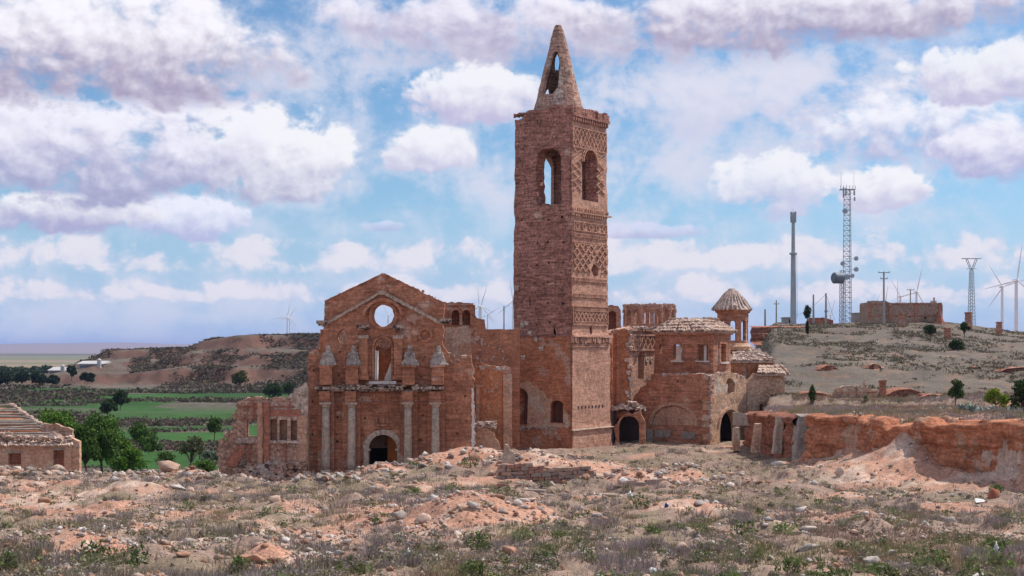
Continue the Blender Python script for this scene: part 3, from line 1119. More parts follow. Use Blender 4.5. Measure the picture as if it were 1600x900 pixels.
# cornices and mouldings
cw = lambda px: FP.uv(px, 500)[0]
cv = lambda py: FP.uv(597, py)[1]
mb = MB()
FP.trim(mb, cw(494), cw(694), cv(608), cv(603.5), -.95, 0, .7, .05, .06)
FP.trim(mb, cw(497), cw(692), cv(611), cv(608), -.62, 0, .9, .03, .03)
FP.trim(mb, cw(520), cw(655), cv(603.5), cv(601), -1.05, 0, .5, .06, .35)
mb.build('cornice', M['cornice_stone'], fac)
mb = MB()
FP.trim(mb, cw(500), cw(690), cv(622), cv(614), -.12, 0, .45, .015, .0)
for k in range(26):
    px = 524 + k * 5.0
    if random.random() < .8:
        FP.pbox(mb, px, 614.5, px + 2.6, 621.5, -.2, -.05, .01)
mb.build('frieze', M['facade'], fac)
mb = MB()
FP.trim(mb, cw(497), cw(692), cv(630.5), cv(628.5), -.22, 0, .8, .02)
mb.build('architrave_moulding', M['facade'], fac)
# pale raking cornice under the gable
mb = MB()
for (a, b, th_) in (((504, 507), (592, 457), 4.6), ((602, 456), (690, 503), 6.0)):
    n = 14
    for i in range(n):
        x0, y0 = a[0] + (b[0] - a[0]) * i / n, a[1] + (b[1] - a[1]) * i / n
        x1, y1 = a[0] + (b[0] - a[0]) * (i + 1) / n, a[1] + (b[1] - a[1]) * (i + 1) / n
        u0, v0 = FP.uv(x0, y0); u1, v1 = FP.uv(x1, y1)
        w = th_ * .0559 * random.uniform(.8, 1.1)
        d = -.34 + random.uniform(-.05, .05)
        c = [FP.pt(u0 + .01, v0 - w, d), FP.pt(u1 - .01, v1 - w, d), FP.pt(u1 - .01, v1 - w, 0), FP.pt(u0 + .01, v0 - w, 0), FP.pt(u0 + .01, v0, d), FP.pt(u1 - .01, v1, d), FP.pt(u1 - .01, v1, 0), FP.pt(u0 + .01, v0, 0)]
        mb.hexa(c, .01)
FP.pbox(mb, 590, 454.5, 604, 461, -.38, 0, .03)
mb.build('raking_cornice', M['stone'], fac)['label'] = 'pale grey sloping cornice below the gable'
mb = MB()
FP.pbox(mb, 496, 501, 513, 506, -.55, 0, .02); FP.pbox(mb, 498, 506, 511, 509.5, -.35, 0, .02)
mb.build('kneeler', M['cornice_stone'], fac)
mb = MB()
FP.pbox(mb, 687, 498, 706, 502.5, -.55, 0, .02); FP.pbox(mb, 689, 502.5, 702, 506, -.35, 0, .02)
mb.build('kneeler', M['cornice_stone'], fac)
# coping of the gable slopes
for (a, b) in (((507, 471), (598, 428)), ((600, 428), (656, 455))):
    n = 22
    mb = MB()
    for i in range(n):
        u0, v0 = FP.uv(a[0] + (b[0] - a[0]) * i / n, a[1] + (b[1] - a[1]) * i / n)
        u1, v1 = FP.uv(a[0] + (b[0] - a[0]) * (i + 1) / n, a[1] + (b[1] - a[1]) * (i + 1) / n)
        h = random.uniform(.05, .1)
        mb.hexa([FP.pt(u0, v0 - .03, -.07), FP.pt(u1, v1 - .03, -.07), FP.pt(u1, v1 - .03, 1.2), FP.pt(u0, v0 - .03, 1.2), FP.pt(u0, v0 + h, -.07), FP.pt(u1, v1 + h, -.07), FP.pt(u1, v1 + h, 1.2), FP.pt(u0, v0 + h, 1.2)], .012)
    mb.build('gable_coping', M['facade'], fac)
# ring moulding and hood round the rose window, blind medallion on the right
def ring(mb, pl, px, py, r0, r1, d0, d1, a0=0, a1=360, n=28, gaps=0.0):
    cu, cvv = pl.uv(px, py)
    s = pl.uv(px + 1, py)[0] - cu
    for i in range(n):
        if random.random() < gaps:
            continue
        t0 = R(a0 + (a1 - a0) * i / n); t1 = R(a0 + (a1 - a0) * (i + 1) / n)
        def q(t, r, d):
            return pl.pt(cu + math.cos(t) * r * s, cvv + math.sin(t) * r * s, d)
        mb.hexa([q(t0, r0, d0), q(t0, r1, d0), q(t0, r1, d1), q(t0, r0, d1), q(t1, r0, d0), q(t1, r1, d0), q(t1, r1, d1), q(t1, r0, d1)])
mb = MB()
ring(mb, FP, 599, 493, 18.5, 22.5, -.16, .02, n=32, gaps=.12)
mb.build('rose_window_ring', M['facade'], fac)
mb = MB()
ring(mb, FP, 599, 500, 29, 34, -.5, .02, 12, 168, 24, .04)
mb.build('arched_hood', M['facade'], fac)
mb = MB()
ring(mb, FP, 664.5, 523, 8.0, 11.4, -.3, .02, n=22)
mb.build('medallion_ring', M['facade'], fac)
# central aedicule
for (x0, x1) in ((562, 575), (616, 629)):
    mb = MB()
    FP.pbox(mb, x0, 529, x1, 592, -.5, 0, .015)
    FP.pbox(mb, x0 - 1.5, 586, x1 + 1.5, 593, -.62, 0, .02)
    p_ = mb.build('pilaster', M['facade'], fac)
    mb = MB()
    FP.pbox(mb, x0 - 1.5, 524, x1 + 1.5, 529.2, -.6, .0, .02)
    mb.build('capital', M['stone'], p_)
    mb = MB()
    FP.pbox(mb, x0 - 3, 508, x1 + 3, 512.5, -.85, 0, .03)
    FP.pbox(mb, x0 - 1.5, 512.5, x1 + 1.5, 516, -.45, 0, .02)
    mb.build('entablature', M['cornice_stone'], p_)
mb = MB()
ring(mb, FP, 598, 541, 13.3, 16, -.15, .02, 0, 180, 14)
FP.pbox(mb, 581.5, 541, 584.5, 594, -.13, 0, .02); FP.pbox(mb, 611.5, 541, 614.5, 594, -.13, 0, .02)
mb.build('niche_frame', M['facade'], fac)
mb = MB()
FP.trim(mb, cw(577), cw(620), cv(600), cv(595.5), -.5, 1.0, .3, .03)
mb.build('niche_sill', M['white'], fac)
mb = MB()
FP.trim(mb, cw(557), cw(634), cv(601), cv(597), -.42, 0, .4, .04, .15)
mb.build('attic_ledge', M['facade'], fac)['kind'] = 'stuff'
# the pedestals and worn statues on the entablature
mbs = [(513, 0), (553, 1), (641, 2), (686, 3)]
st_lab = ['stone statue stump at far left above the cornice', 'stone statue stump left of the central niche', 'stone statue stump right of the central niche', 'broken stone statue stump at far right above the cornice']
for (px, k) in mbs:
    mb = MB()
    FP.pbox(mb, px - 11, 572, px + 8, 601, -1.0, .02, .02)
    FP.pbox(mb, px - 13, 570.5, px + 10, 573.5, -1.1, .02, .03)
    ped = mb.build('statue_pedestal', M['facade'], fac)
    c = P(px - .5, 571, FY - .6)
    s = .0557
    mb = MB()
    prof = [(.70, 0.0), (.74, .10), (.66, .32), (.52, .60), (.40, .88), (.36, 1.05), (.26, 1.18), (.15, 1.27), (.20, 1.40), (.22, 1.56), (.12, 1.74)]
    if k == 1:
        prof = [(r * .85, z * 1.0) for r, z in prof]
    if k == 3:
        prof = prof[:7] + [(.22, 1.30), (.2, 1.36), (.18, 1.6), (.1, 1.72)]
    mb.lathe((c.x, c.y, c.z), prof, 14, .30, 1.0, .62, seed=40 + k)
    # folds of the robe and stumps of arms
    for q in range(7):
        t = PI + PI * (q + .5) / 7
        a = Vector((c.x + .58 * math.cos(t), c.y + .36 * math.sin(t), c.z + .05))
        b = Vector((c.x + .34 * math.cos(t + .2), c.y + .2 * math.sin(t + .2), c.z + 1.0 + random.uniform(-.1, .1)))
        mb.tube(a, b, .07, .045, 5)
    mb.tube((c.x - .30, c.y - .1, c.z + 1.1), (c.x - .45, c.y - .2, c.z + .7), .11, .09, 6)
    mb.tube((c.x + .30, c.y - .1, c.z + 1.1), (c.x + .42, c.y - .22, c.z + .62), .11, .08, 6)
    st = tag(mb.build('statue', M['graystone'], None, (c.x, c.y, c.z)), st_lab[k], 'statue', 'statues above the church cornice')
# columns with the bays behind them
for k, (px, x0, x1) in enumerate(((509, 497, 523), (549.5, 536, 564), (637.5, 625, 653), (680.5, 668, 695))):
    mb = MB()
    FP.pbox(mb, x0, 611, x1, 760, -.40, .0, .015)
    FP.pbox(mb, px - 8.5, 611, px + 8.5, 628, -1.05, -.02, .02)
    bay = mb.build('bay_pilaster', M['facade'], fac)
    cc = P(px, 733, FY - .85)
    mb = MB()
    hsh = cv(636) - cv(733)
    prof = [(.36 + .0 * t, hsh * t) for t in (0, .15)] + [(.355, hsh * .4), (.34, hsh * .7), (.31, hsh)]
    mb.lathe((cc.x, cc.y, cv(733)), prof, 18, .03, seed=60 + k)
    col_ = mb.build('column', M['stone'], fac, smooth=True)
    mb = MB()
    mb.lathe((cc.x, cc.y, cv(739.5)), [(.52, 0), (.53, .1), (.47, .17), (.44, .24), (.46, .30), (.40, .37)], 16)
    mb.box(cc.x - .55, cc.x + .55, cc.y - .5, cc.y + .5, cv(742), cv(739.5), .012)
    mb.build('base', M['stone'], col_)
    mb = MB()
    mb.lathe((cc.x, cc.y, cv(636)), [(.32, 0), (.37, .04), (.34, .09), (.40, .22), (.46, .28)], 16)
    mb.box(cc.x - .5, cc.x + .5, cc.y - .48, cc.y + .5, cv(631), cv(628), .015)
    mb.build('capital', M['stone'], col_)
    mb = MB()
    mb.box(cc.x - .52, cc.x + .52, cc.y - .46, FY, cv(764), cv(742) - .004, .02)
    mb.box(cc.x - .60, cc.x + .60, cc.y - .54, FY, cv(764), cv(757), .02)
    mb.build('plinth', M['stone'], col_)
mb = MB()
FP.trim(mb, cw(483), cw(576), cv(743), cv(740), -.32, 0, .8, .02)
mb.build('plinth_moulding', M['facade'], fac)
mb = MB()
FP.trim(mb, cw(622), cw(735), cv(743), cv(740), -.32, 0, .8, .02)
mb.build('plinth_moulding', M['facade'], fac)
# doorway of pale voussoirs
cu, cvv = FP.uv(598.5, 701.5)
s = .0559
nv = 11
for i in range(nv):
    t0 = PI * (i + .03) / nv; t1 = PI * (i + .97) / nv
    mb = MB()
    r0, r1 = 22.4 * s, (31 + random.uniform(-.6, .6)) * s
    pts = []
    for t, r, d in ((t0, r0, -.2), (t0, r1, -.2), (t0, r1, .35), (t0, r0, .35), (t1, r0, -.2), (t1, r1, -.2), (t1, r1, .35), (t1, r0, .35)):
        pts.append(FP.pt(cu + math.cos(t) * r, cvv + math.sin(t) * r, d))
    mb.hexa(pts, .012).build('voussoir', M['stone'], fac)
for sgn in (-1, 1):
    zt = cvv
    for i in range(4):
        mb = MB()
        h = (cvv - cv(760)) / 4
        u0, u1 = sorted((cu + sgn * 22.4 * s, cu + sgn * (30 + random.uniform(-1, 1)) * s))
        FP.box(mb, u0, u1, cvv - (i + 1) * h + .012, cvv - i * h - .012, -.18, .35, .01)
        mb.build('jamb_stone', M['stone'], fac)
mb = MB()
FP.pbox(mb, 573, 701, 579, 704, -.3, .3, .01)
mb.build('impost', M['stone'], fac)
mb = MB()
FP.pbox(mb, 618, 701, 624, 704, -.3, .3, .01)
mb.build('impost', M['stone'], fac)
# niche over the door
mb = MB()
FP.pbox(mb, 588, 642, 606, 645, -.22, 0, .02); FP.pbox(mb, 588, 662, 606, 666, -.25, 0, .03)
FP.pbox(mb, 587, 645, 590.5, 662, -.16, 0, .02); FP.pbox(mb, 603.5, 645, 607, 662, -.16, 0, .02)
FP.pbox(mb, 582, 640, 588, 643, -.1, 0, .02); FP.pbox(mb, 606, 640, 613, 643, -.1, 0, .02); FP.pbox(mb, 583, 667, 612, 670, -.1, 0, .04)
FP.pbox(mb, 593, 652, 601, 662, -.12, 0, .06)
mb.build('door_niche', M['facade'], fac)
# open door leaf, dark porch behind it
mb = MB()
hx, hy = FP.pt(cw(619.5), 0, .4)[:2]
dx, dy = -.72, .70
Lf = 1.25
zt = lambda w: cvv + math.sqrt(max(0, (22 * s) ** 2 - (22 * s - w * .9) ** 2)) - .02
nn = 6
for i in range(nn):
    a, b = Lf * i / nn + .008, Lf * (i + 1) / nn - .008
    ax, ay, bx_, by_ = hx + dx * a, hy + dy * a, hx + dx * b, hy + dy * b
    ox, oy = dy * .07, -dx * .07
    mb = MB()
    z0 = cv(760)
    mb.hexa([(ax, ay, z0), (bx_, by_, z0), (bx_ + ox, by_ + oy, z0), (ax + ox, ay + oy, z0), (ax, ay, zt(a)), (bx_, by_, zt(b)), (bx_ + ox, by_ + oy, zt(b)), (ax + ox, ay + oy, zt(a))])
    pl_ = mb.build('door_plank', M['door'], fac)
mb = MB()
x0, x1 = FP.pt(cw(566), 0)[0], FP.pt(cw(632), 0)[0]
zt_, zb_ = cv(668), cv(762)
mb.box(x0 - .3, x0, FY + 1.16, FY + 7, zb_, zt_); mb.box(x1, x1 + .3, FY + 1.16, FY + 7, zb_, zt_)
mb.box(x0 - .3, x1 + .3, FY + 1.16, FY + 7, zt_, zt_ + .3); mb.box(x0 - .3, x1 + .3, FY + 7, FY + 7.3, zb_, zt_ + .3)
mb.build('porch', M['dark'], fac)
# inner wall of the gallery, seen through niche and medallion
mb = MB()
slab(mb, jag(loop(fronto(597, FY + 4), [(500, 700, 0), (690, 700, 0), (690, 520, .1), (640, 530, .2), (560, 528, .2), (520, 512, .2), (500, 515, .1)])), [], fronto(597, FY + 4).pt, .6, .8, .05, seed=8)
mb.build('gallery_wall', M['orange'], fac)
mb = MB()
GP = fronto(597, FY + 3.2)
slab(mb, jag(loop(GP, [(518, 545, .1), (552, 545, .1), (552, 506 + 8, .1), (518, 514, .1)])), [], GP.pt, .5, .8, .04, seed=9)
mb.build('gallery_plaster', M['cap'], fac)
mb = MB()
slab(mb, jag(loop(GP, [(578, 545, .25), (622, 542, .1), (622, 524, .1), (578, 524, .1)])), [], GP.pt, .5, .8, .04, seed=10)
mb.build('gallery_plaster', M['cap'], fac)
mb = MB()
FP.pbox(mb, 585.3, 548, 589, 594, .05, 1.1, .05)
slab(mb, jag(loop(fronto(597, FY + .9), [(600, 596, .05), (612, 596, 0), (612, 565, .1)])), [], fronto(597, FY + .9).pt, .2, .5, .03, seed=12)
mb.build('niche_plaster', M['white'], fac)
# right hand broken edge with bright plaster, and the vertical crack
mb = MB()
slab(mb, jag(loop(FP, [(737, 712, .05), (741.6, 712, .05), (741.2, 640, .06), (739.5, 606, .06), (736, 606, .06), (737.2, 660, .06)]), .25), [], lambda u, v, d: FP.pt(u, v, -.08 + d), .1, .6, .02, seed=13)
mb.build('plaster_edge', M['white'], fac)['label'] = 'bright white strip of plaster on the broken right edge'
mb = MB()
rubble_top(mb, [P(482, 553, FY), P(503, 547, FY)], 7)
rubble_top(mb, [P(700, 552, FY), P(718, 567, FY), P(723, 558, FY), P(736, 557, FY)], 7)
rubble_top(mb, [P(640, 447, FY), P(696, 472, FY)], 2.5, (.06, .13))
mb.build('broken_bricks', M['rubblewall'], fac)['kind'] = 'stuff'

# ------------------------------------------------------------------ nave wall between facade and tower
NY = 130.0
NP = fronto(745, NY)
nav = thing('nave_wall', 'ruined red side wall with small arches between church front and tower', 'wall', NP.pt(0, 1.5, 0))
out = jag(loop(NP, [(684, 716, 0), (812, 716, 0), (812, 515, .03), (759, 514, .06), (757, 499, .08), (745, 497, .10), (741, 486, .12), (733, 474, .08), (684, 471, .08)]), .3)
holes = [parch(NP, 706, 717.5, 483, 508, .03), parch(NP, 722.5, 735, 483, 508, .03), prect(NP, 750.5, 528, 754.5, 540)] + [sq(*NP.uv(px, py), .1) for px, py in ((746, 560), (768, 562), (786, 560))]
mb = MB()
slab(mb, out, holes, NP.pt, .9, .5, .05, seed=21)
mb.build('wall', M['facade'], nav)
mb = MB()
NP.pbox(mb, 700, 476, 742, 545, .92, 1.2)
mb.build('arch_backing', M['facade'], nav)
mb = MB()
for px in (712, 728.7):
    ring(mb, NP, px, 490, 5.9, 8.2, -.1, .05, 0, 180, 12)
mb.build('arch_moulding', M['facade'], nav)
mb = MB()
for px in (703.8, 720.1, 737):
    NP.pbox(mb, px - 1.8, 490, px + 1.8, 508, -.12, .05, .015)
    NP.pbox(mb, px - 2.6, 489, px + 2.6, 491, -.2, .05, .015)
NP.trim(mb, NP.uv(700, 0)[0], NP.uv(740, 0)[0], NP.uv(720, 477)[1], NP.uv(720, 473.5)[1], -.22, 0, .3, .03, .1)
mb.build('arcade_pillar', M['facade'], nav)
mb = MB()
slab(mb, jag(loop(NP, [(694, 570, .1), (735, 566, .15), (736, 548, .1), (733, 509, .06), (697, 511, .12), (693, 540, .1)]), .25), [], lambda u, v, d: NP.pt(u, v, -.05 + d), .04, .5, .02, seed=23)  # sunlight on the wall, painted in as a paler plaster patch
mb.build('sunlit_plaster_patch', M['pinkwall'], nav)['label'] = 'pink plaster below the arches, painted paler as if sunlit'
mb = MB()
for k in range(26):
    px, py = random.uniform(742, 796), random.uniform(530, 600)
    NP.pbox(mb, px - random.uniform(.6, 2), py - random.uniform(.6, 2.2), px + random.uniform(.6, 2), py + 1, -.06, .0, .04)
mb.build('plaster_remnant', M['cap'], nav)['kind'] = 'stuff'

# ------------------------------------------------------------------ ruined side chapel in front of the nave wall
SY = 126.5
SP = fronto(770, SY)
sid = thing('side_chapel', 'roofless orange plastered side chapel left of the tower foot', 'chapel ruin', SP.pt(0, 1.5, 0))
out = jag(loop(SP, [(740, 716, 0), (800, 716, .06), (799, 640, .06), (799, 585, .08), (797, 576, .12), (788, 571, .15), (780, 577, .15), (771, 570, .18), (760, 575, .15), (752, 566, .15), (744, 570, .12), (741, 590, .1)]), .28)
mb = MB()
slab(mb, out, [], SP.pt, .7, .45, .06, seed=31)
mb.build('wall', M['orange'], sid)
mb = MB()
SP.pbox(mb, 786.5, 585, 799.6, 714, -.22, 0, .03)
SP.pbox(mb, 744, 604, 749.5, 700, -.18, 0, .02)
SP.pbox(mb, 742, 601, 756, 605, -.35, 0, .03)
mb.build('pilaster', M['pinkwall'], sid)
mb = MB()
for k in range(34):
    px, py = random.uniform(750, 787), random.uniform(590, 690)
    r_ = random.uniform(.8, 3.4)
    SP.pbox(mb, px - r_ * .6, py - r_, px + r_ * .6, py + r_, -.025, .0, .06)
mb.build('plaster_remnant', M['pinkwall'], sid)['kind'] = 'stuff'
mb = MB()
rubble_top(mb, [P(742, 572, SY), P(762, 574, SY), P(798, 577, SY)], 9, (.08, .25))
mb.build('broken_bricks', M['cap'], sid)['kind'] = 'stuff'
LY = 124.6
LP = fronto(757, LY)
mb = MB()
slab(mb, jag(loop(LP, [(741, 716, 0), (783, 716, .08), (779, 690, .15), (771, 676, .15), (764, 671, .15), (757, 666, .15), (741, 664, .1)]), .25), [], LP.pt, .5, .45, .08, seed=33)
mb.build('low_wall', M['pinkwall'], sid)
mb = MB()
for k in range(150):
    p = P(random.uniform(741, 774), random.uniform(659, 669), LY + random.uniform(-.2, .7))
    s_ = random.uniform(.06, .2)
    mb.box(p.x - s_, p.x + s_, p.y - s_, p.y + s_, p.z - s_ * .4, p.z + s_ * .4, s_ * .4)
mb.build('roof_debris', M['cap'], sid)['kind'] = 'stuff'

# ------------------------------------------------------------------ bell tower
TH = math.atan2(3.99, 5.64)
TL = 6.9
TC = Vector((93 / F * 132.0, 132.0))
DL = Vector((-math.cos(TH), math.sin(TH)))
DR = Vector((math.sin(TH), math.cos(TH)))
TCEN = TC + (DL + DR) * (TL / 2)
TPL = Plane(TC, DL, DR)          # left face (u from the near corner to the left)
TPR = Plane(TC, DR, DL)          # right face
tow = thing('bell_tower', 'tall square red brick bell tower with broken brick spire', 'tower', (TCEN.x, TCEN.y, 2.4))


def taper(z):
    return float(np.interp(z, [2, 4.8, 4.9, 13.4, 13.6, 26, 34, 36], [1.05, 1.045, 1.02, 1.012, .985, .965, .945, .945]))


def tmap_pt(x, y, z):
    k = taper(z)
    return (TCEN.x + (x - TCEN.x) * k, TCEN.y + (y - TCEN.y) * k, z)


def ring_map(u, v, d):
    """u runs round the tower: left face 0..L seen from the near corner, then back, ... ; d is depth into the wall"""
    L = TL
    u = u % (4 * L)
    i = int(u // L)
    t = u - i * L
    # corners in order: near, left, back, right
    cs = [TC, TC + DL * L, TC + DL * L + DR * L, TC + DR * L]
    a, b = cs[i], cs[(i + 1) % 4]
    e = (b - a) / L
    n = [DR, -DL, -DR, DL][i]           # inward normal of that face
    t2 = d + (t / L) * (L - 2 * d) if d > .3 else t
    q = a + e * t2 + n * d
    return tmap_pt(q.x, q.y, v)


LF = lambda px, py: TPL.uv(px, py)
RF = lambda px, py: TPR.uv(px, py)
L4 = 4 * TL
ztop = 34.9
pts = [(0.0, 2.2, 0), (L4, 2.2, 0), (L4, ztop - .1, .22), (L4 - .5 * TL, ztop + .25, .16), (3 * TL, ztop + .1, .2), (2 * TL, ztop - .3, .3), (TL, ztop - .6, .3), (.6 * TL, ztop + .1, .25), (.2 * TL, ztop + .35, .25), (0.0, ztop - .1, 0)]
out = jag(pts, .4)
a = LF(877, 316); b = LF(836, 232)
h_left = jag([p + (.16,) for p in arch(a[0] + .1, b[0] - .1, a[1] - .1, b[1], 10, .16)], .45)
a = RF(912, 312); b = RF(936, 234)
h_r = arch(a[0] - .1, b[0] + .1, a[1], b[1], 10, .09)
h_right = [(L4 - u, v) for (u, v) in h_r][::-1]
h_back1 = [(L4 - (TL + TL - (u)) + 0 - TL + 0, v) for (u, v) in h_r]
# openings of the two hidden faces: mirror the visible ones
h_opp_right = [(TL + 4.25 + (u - 3.3) * 1.45, v) for (u, v) in h_r]                   # face running from the left corner backwards
h_opp_left = [(3 * TL - u, v) for (u, v) in h_left][::-1]
aL = LF(826, 664); bL = LF(801, 606)
niche1 = arch(aL[0], bL[0], aL[1], bL[1], 9, .04)
aL = LF(880, 661); bL = LF(861, 625)
niche2 = arch(aL[0], bL[0], aL[1], bL[1], 9, .04, .5)
slits = []
for r_ in range(6):
    for c_ in range(4):
        if random.random() < .75:
            slits.append(sq(1.0 + c_ * 1.6 + random.uniform(-.2, .2), 14.6 + r_ * 1.9 + random.uniform(-.15, .15) + (.5 if r_ > 4 else 0), random.uniform(.07, .12)))
for (px, py, w, h) in ((826, 471, 2.2, 8), (866, 521, 2.4, 8)):
    q = LF(px, py)
    slits.append(blob(q[0], q[1], .16, .5, 8, .25))
def rhole(px, py, ru, rv, n=10):
    q = RF(px, py)
    return [(L4 - uu, vv) for uu, vv in blob(q[0], q[1], ru, rv, n, .22)][::-1]
rh = [rhole(931, 423, .62, .62), rhole(924, 516, .25, .42)]


def tower_erode(u, v):
    L = TL
    t = np.mod(u, L)
    face = np.floor(np.mod(u, 4 * L) / L)
    edge = np.minimum(t, L - t)
    up = sst(13.2, 14.5, v)
    # stripped brick on the left face, eaten corners above the first string course
    e = up * np.where(face == 0, .16 * (fbm(u * .8, v * .8, 0, 3, 301) - .25), .05 * (fbm(u, v, 0, 3, 302) - .3))
    e = e + up * np.exp(-(edge / .5) ** 2) * np.where((face == 0) | (face == 1), .42, .16) * np.clip(fbm(u * .4 * 0 + .7, v * .9, 0, 3, 303) - .28, 0, 1)
    e = e + (1 - up) * .05 * (fbm(u * 1.2, v * 1.2, 0, 3, 305) - .5)
    return e


mb = MB()
lowcut = 13.35
slab(mb, out, [h_left, h_right, h_opp_right, niche1, niche2] + slits + rh, ring_map, 1.15, .42, .03, seed=41, erode=tower_erode)
tw = mb.build('shaft', M['tower'], tow)
# split materials by height: plastered foot, bare brick above
tw.data.materials.append(M['tower_low'])
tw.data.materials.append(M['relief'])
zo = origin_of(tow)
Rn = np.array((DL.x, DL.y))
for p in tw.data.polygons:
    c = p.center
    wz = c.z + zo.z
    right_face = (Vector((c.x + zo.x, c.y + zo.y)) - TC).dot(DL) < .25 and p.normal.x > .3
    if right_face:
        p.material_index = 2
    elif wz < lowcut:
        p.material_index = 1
# closing slab under the bells keeps the shaft dark
for zf_ in (24.8, 12.0):
    mb = MB()
    q = [TC + (DL + DR) * 1.0, TC + DL * (TL - 1.0) + DR * 1.0, TC + (DL + DR) * (TL - 1.0), TC + DL * 1.0 + DR * (TL - 1.0)]
    q = [Vector(tmap_pt(v.x, v.y, zf_)) for v in q]
    mb.hexa([(v.x, v.y, zf_) for v in q] + [(v.x, v.y, zf_ + .3) for v in q])
    mb.build('floor_slab', M['tower'], tow)
# niche backs
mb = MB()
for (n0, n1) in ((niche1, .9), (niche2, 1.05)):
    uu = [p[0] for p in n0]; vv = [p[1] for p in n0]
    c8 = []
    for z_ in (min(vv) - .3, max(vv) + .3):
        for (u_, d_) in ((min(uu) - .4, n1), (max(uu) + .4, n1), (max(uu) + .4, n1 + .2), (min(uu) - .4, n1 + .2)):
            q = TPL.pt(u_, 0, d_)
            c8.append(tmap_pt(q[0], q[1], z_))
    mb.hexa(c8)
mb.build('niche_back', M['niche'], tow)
# pale plaster left round the two niches
mb = MB()
pz = jag([q + (.16,) for q in (LF(797, 668), LF(890, 668), LF(889, 650), LF(880, 636), LF(858, 622), LF(842, 606), LF(826, 596), LF(805, 598), LF(797, 610))], .3)
def plmap(u, v, d):
    q = TPL.pt(u, v, -.06 + d)
    return tmap_pt(q[0], q[1], v)
gr = lambda hl_, e: [(sum(p[0] for p in hl_) / len(hl_) + (p[0] - sum(q[0] for q in hl_) / len(hl_)) * e, sum(p[1] for p in hl_) / len(hl_) + (p[1] - sum(q[1] for q in hl_) / len(hl_)) * e) for p in hl_]
slab(mb, pz, [gr(niche1, 1.03), gr(niche2, 1.03)], plmap, .05, .4, .02, seed=47)
mb.build('plaster_remains', M['pinkwall'], tow)['label'] = 'pale pink plaster round the two niches at the tower foot'


def tbox(mb, pl, u0, u1, v0, v1, d0, d1, jit=0.0):
    c = []
    for v in (v0, v1):
        for (u, d) in ((u0, d0), (u1, d0), (u1, d1), (u0, d1)):
            q = pl.pt(u, v, d)
            c.append(tmap_pt(q[0], q[1], v))
    mb.hexa(c, jit)


def tstrip(mb, pl, u0, v0, u1, v1, w, d0, d1):
    """a brick rib on the face from (u0, v0) to (u1, v1)"""
    L = math.hypot(u1 - u0, v1 - v0)
    if L < .01:
        return
    nx, nv_ = -(v1 - v0) / L * w / 2, (u1 - u0) / L * w / 2
    c = []
    for d in (d0, d1):
        for (u, v) in ((u0 - nx, v0 - nv_), (u1 - nx, v1 - nv_), (u1 + nx, v1 + nv_), (u0 + nx, v0 + nv_)):
            q = pl.pt(u, v, d)
            c.append(tmap_pt(q[0], q[1], v))
    mb.hexa(c)


def rv(py):
    return TPR.uv(923, py)[1]


def dentils(mb, pl, u0, u1, v0, v1, d, step=.3, fill=.5, miss=.06):
    n = int((u1 - u0) / step)
    for i in range(n):
        if random.random() < miss:
            continue
        a = u0 + (u1 - u0) * i / n
        tbox(mb, pl, a, a + (u1 - u0) / n * fill, v0, v1, d, .05, .008)


E0, E1 = .35, TL - .35
# ---- right face decoration
mb = MB()
tbox(mb, TPR, .05, TL + .12, rv(187), rv(183), -.30, .05, .02)
dentils(mb, TPR, .1, TL, rv(194), rv(187), -.26, .42, .55)
TPRn = 12
for i in range(18):
    a = .0 + (TL + .1) * i / 18
    if random.random() < .88:
        tbox(mb, TPR, a, a + TL / 18 * .92, rv(183), rv(random.uniform(171, 178)), -.22 + random.uniform(-.05, .05), .6, .02)
mb.build('top_cornice', M['tower'], tow)
mb = MB()
tbox(mb, TPR, .0, TL + .15, rv(336), rv(333.5), -.32, .05, .02)
dentils(mb, TPR, .05, TL + .1, rv(340.5), rv(336), -.26, .42, .5)
dentils(mb, TPR, .15, TL, rv(332.5), rv(328), -.2, .38, .45, .25)
mb.build('string_course', M['relief'], tow)
for (p0, p1, dd) in ((372, 367.5, -.10), (382, 380.5, -.10), (440, 436, -.10), (464, 460.5, -.10), (541, 538.5, -.10)):
    mb = MB()
    tbox(mb, TPR, E0, E1, rv(p0) - .06, rv(p0), -.09, .04, .006)
    tbox(mb, TPR, E0, E1, rv(p1), rv(p1) + .06, -.09, .04, .006)
    dentils(mb, TPR, E0, E1, rv(p0), rv(p1), -.08, .22, .5, .1)
    mb.build('dentil_band', M['relief'], tow)
# diamond lattice
mb = MB()
v0, v1 = rv(425), rv(382)
nd = 6
du = (E1 - E0) / nd
hv = (v1 - v0) / 3
for i in range(-3, nd + 3):
    for sgn in (1, -1):
        ua = E0 + du * i if sgn > 0 else E0 + du * (i + 1)
        for j in range(3):
            for k in range(2):
                # zig-zag ribs built of short lengths so that they end at the panel border
                a_u = E0 + du * (i + .5 * ((j * 2 + k) % 2) * sgn)
                b_u = E0 + du * (i + .5 * ((j * 2 + k + 1) % 2) * sgn)
                a_v = v0 + hv * (j + k * .5)
                b_v = v0 + hv * (j + (k + 1) * .5)
                if min(a_u, b_u) < E0 - .01 or max(a_u, b_u) > E1 + .01:
                    continue
                cu_, cv_ = TPR.uv(931, 423)
                if math.hypot((a_u + b_u) / 2 - cu_, (a_v + b_v) / 2 - cv_) < .95 or random.random() < .05:
                    continue
                tstrip(mb, TPR, a_u, a_v, b_u, b_v, .14, -.13, .04)
mb.build('diamond_lattice', M['relief'], tow)
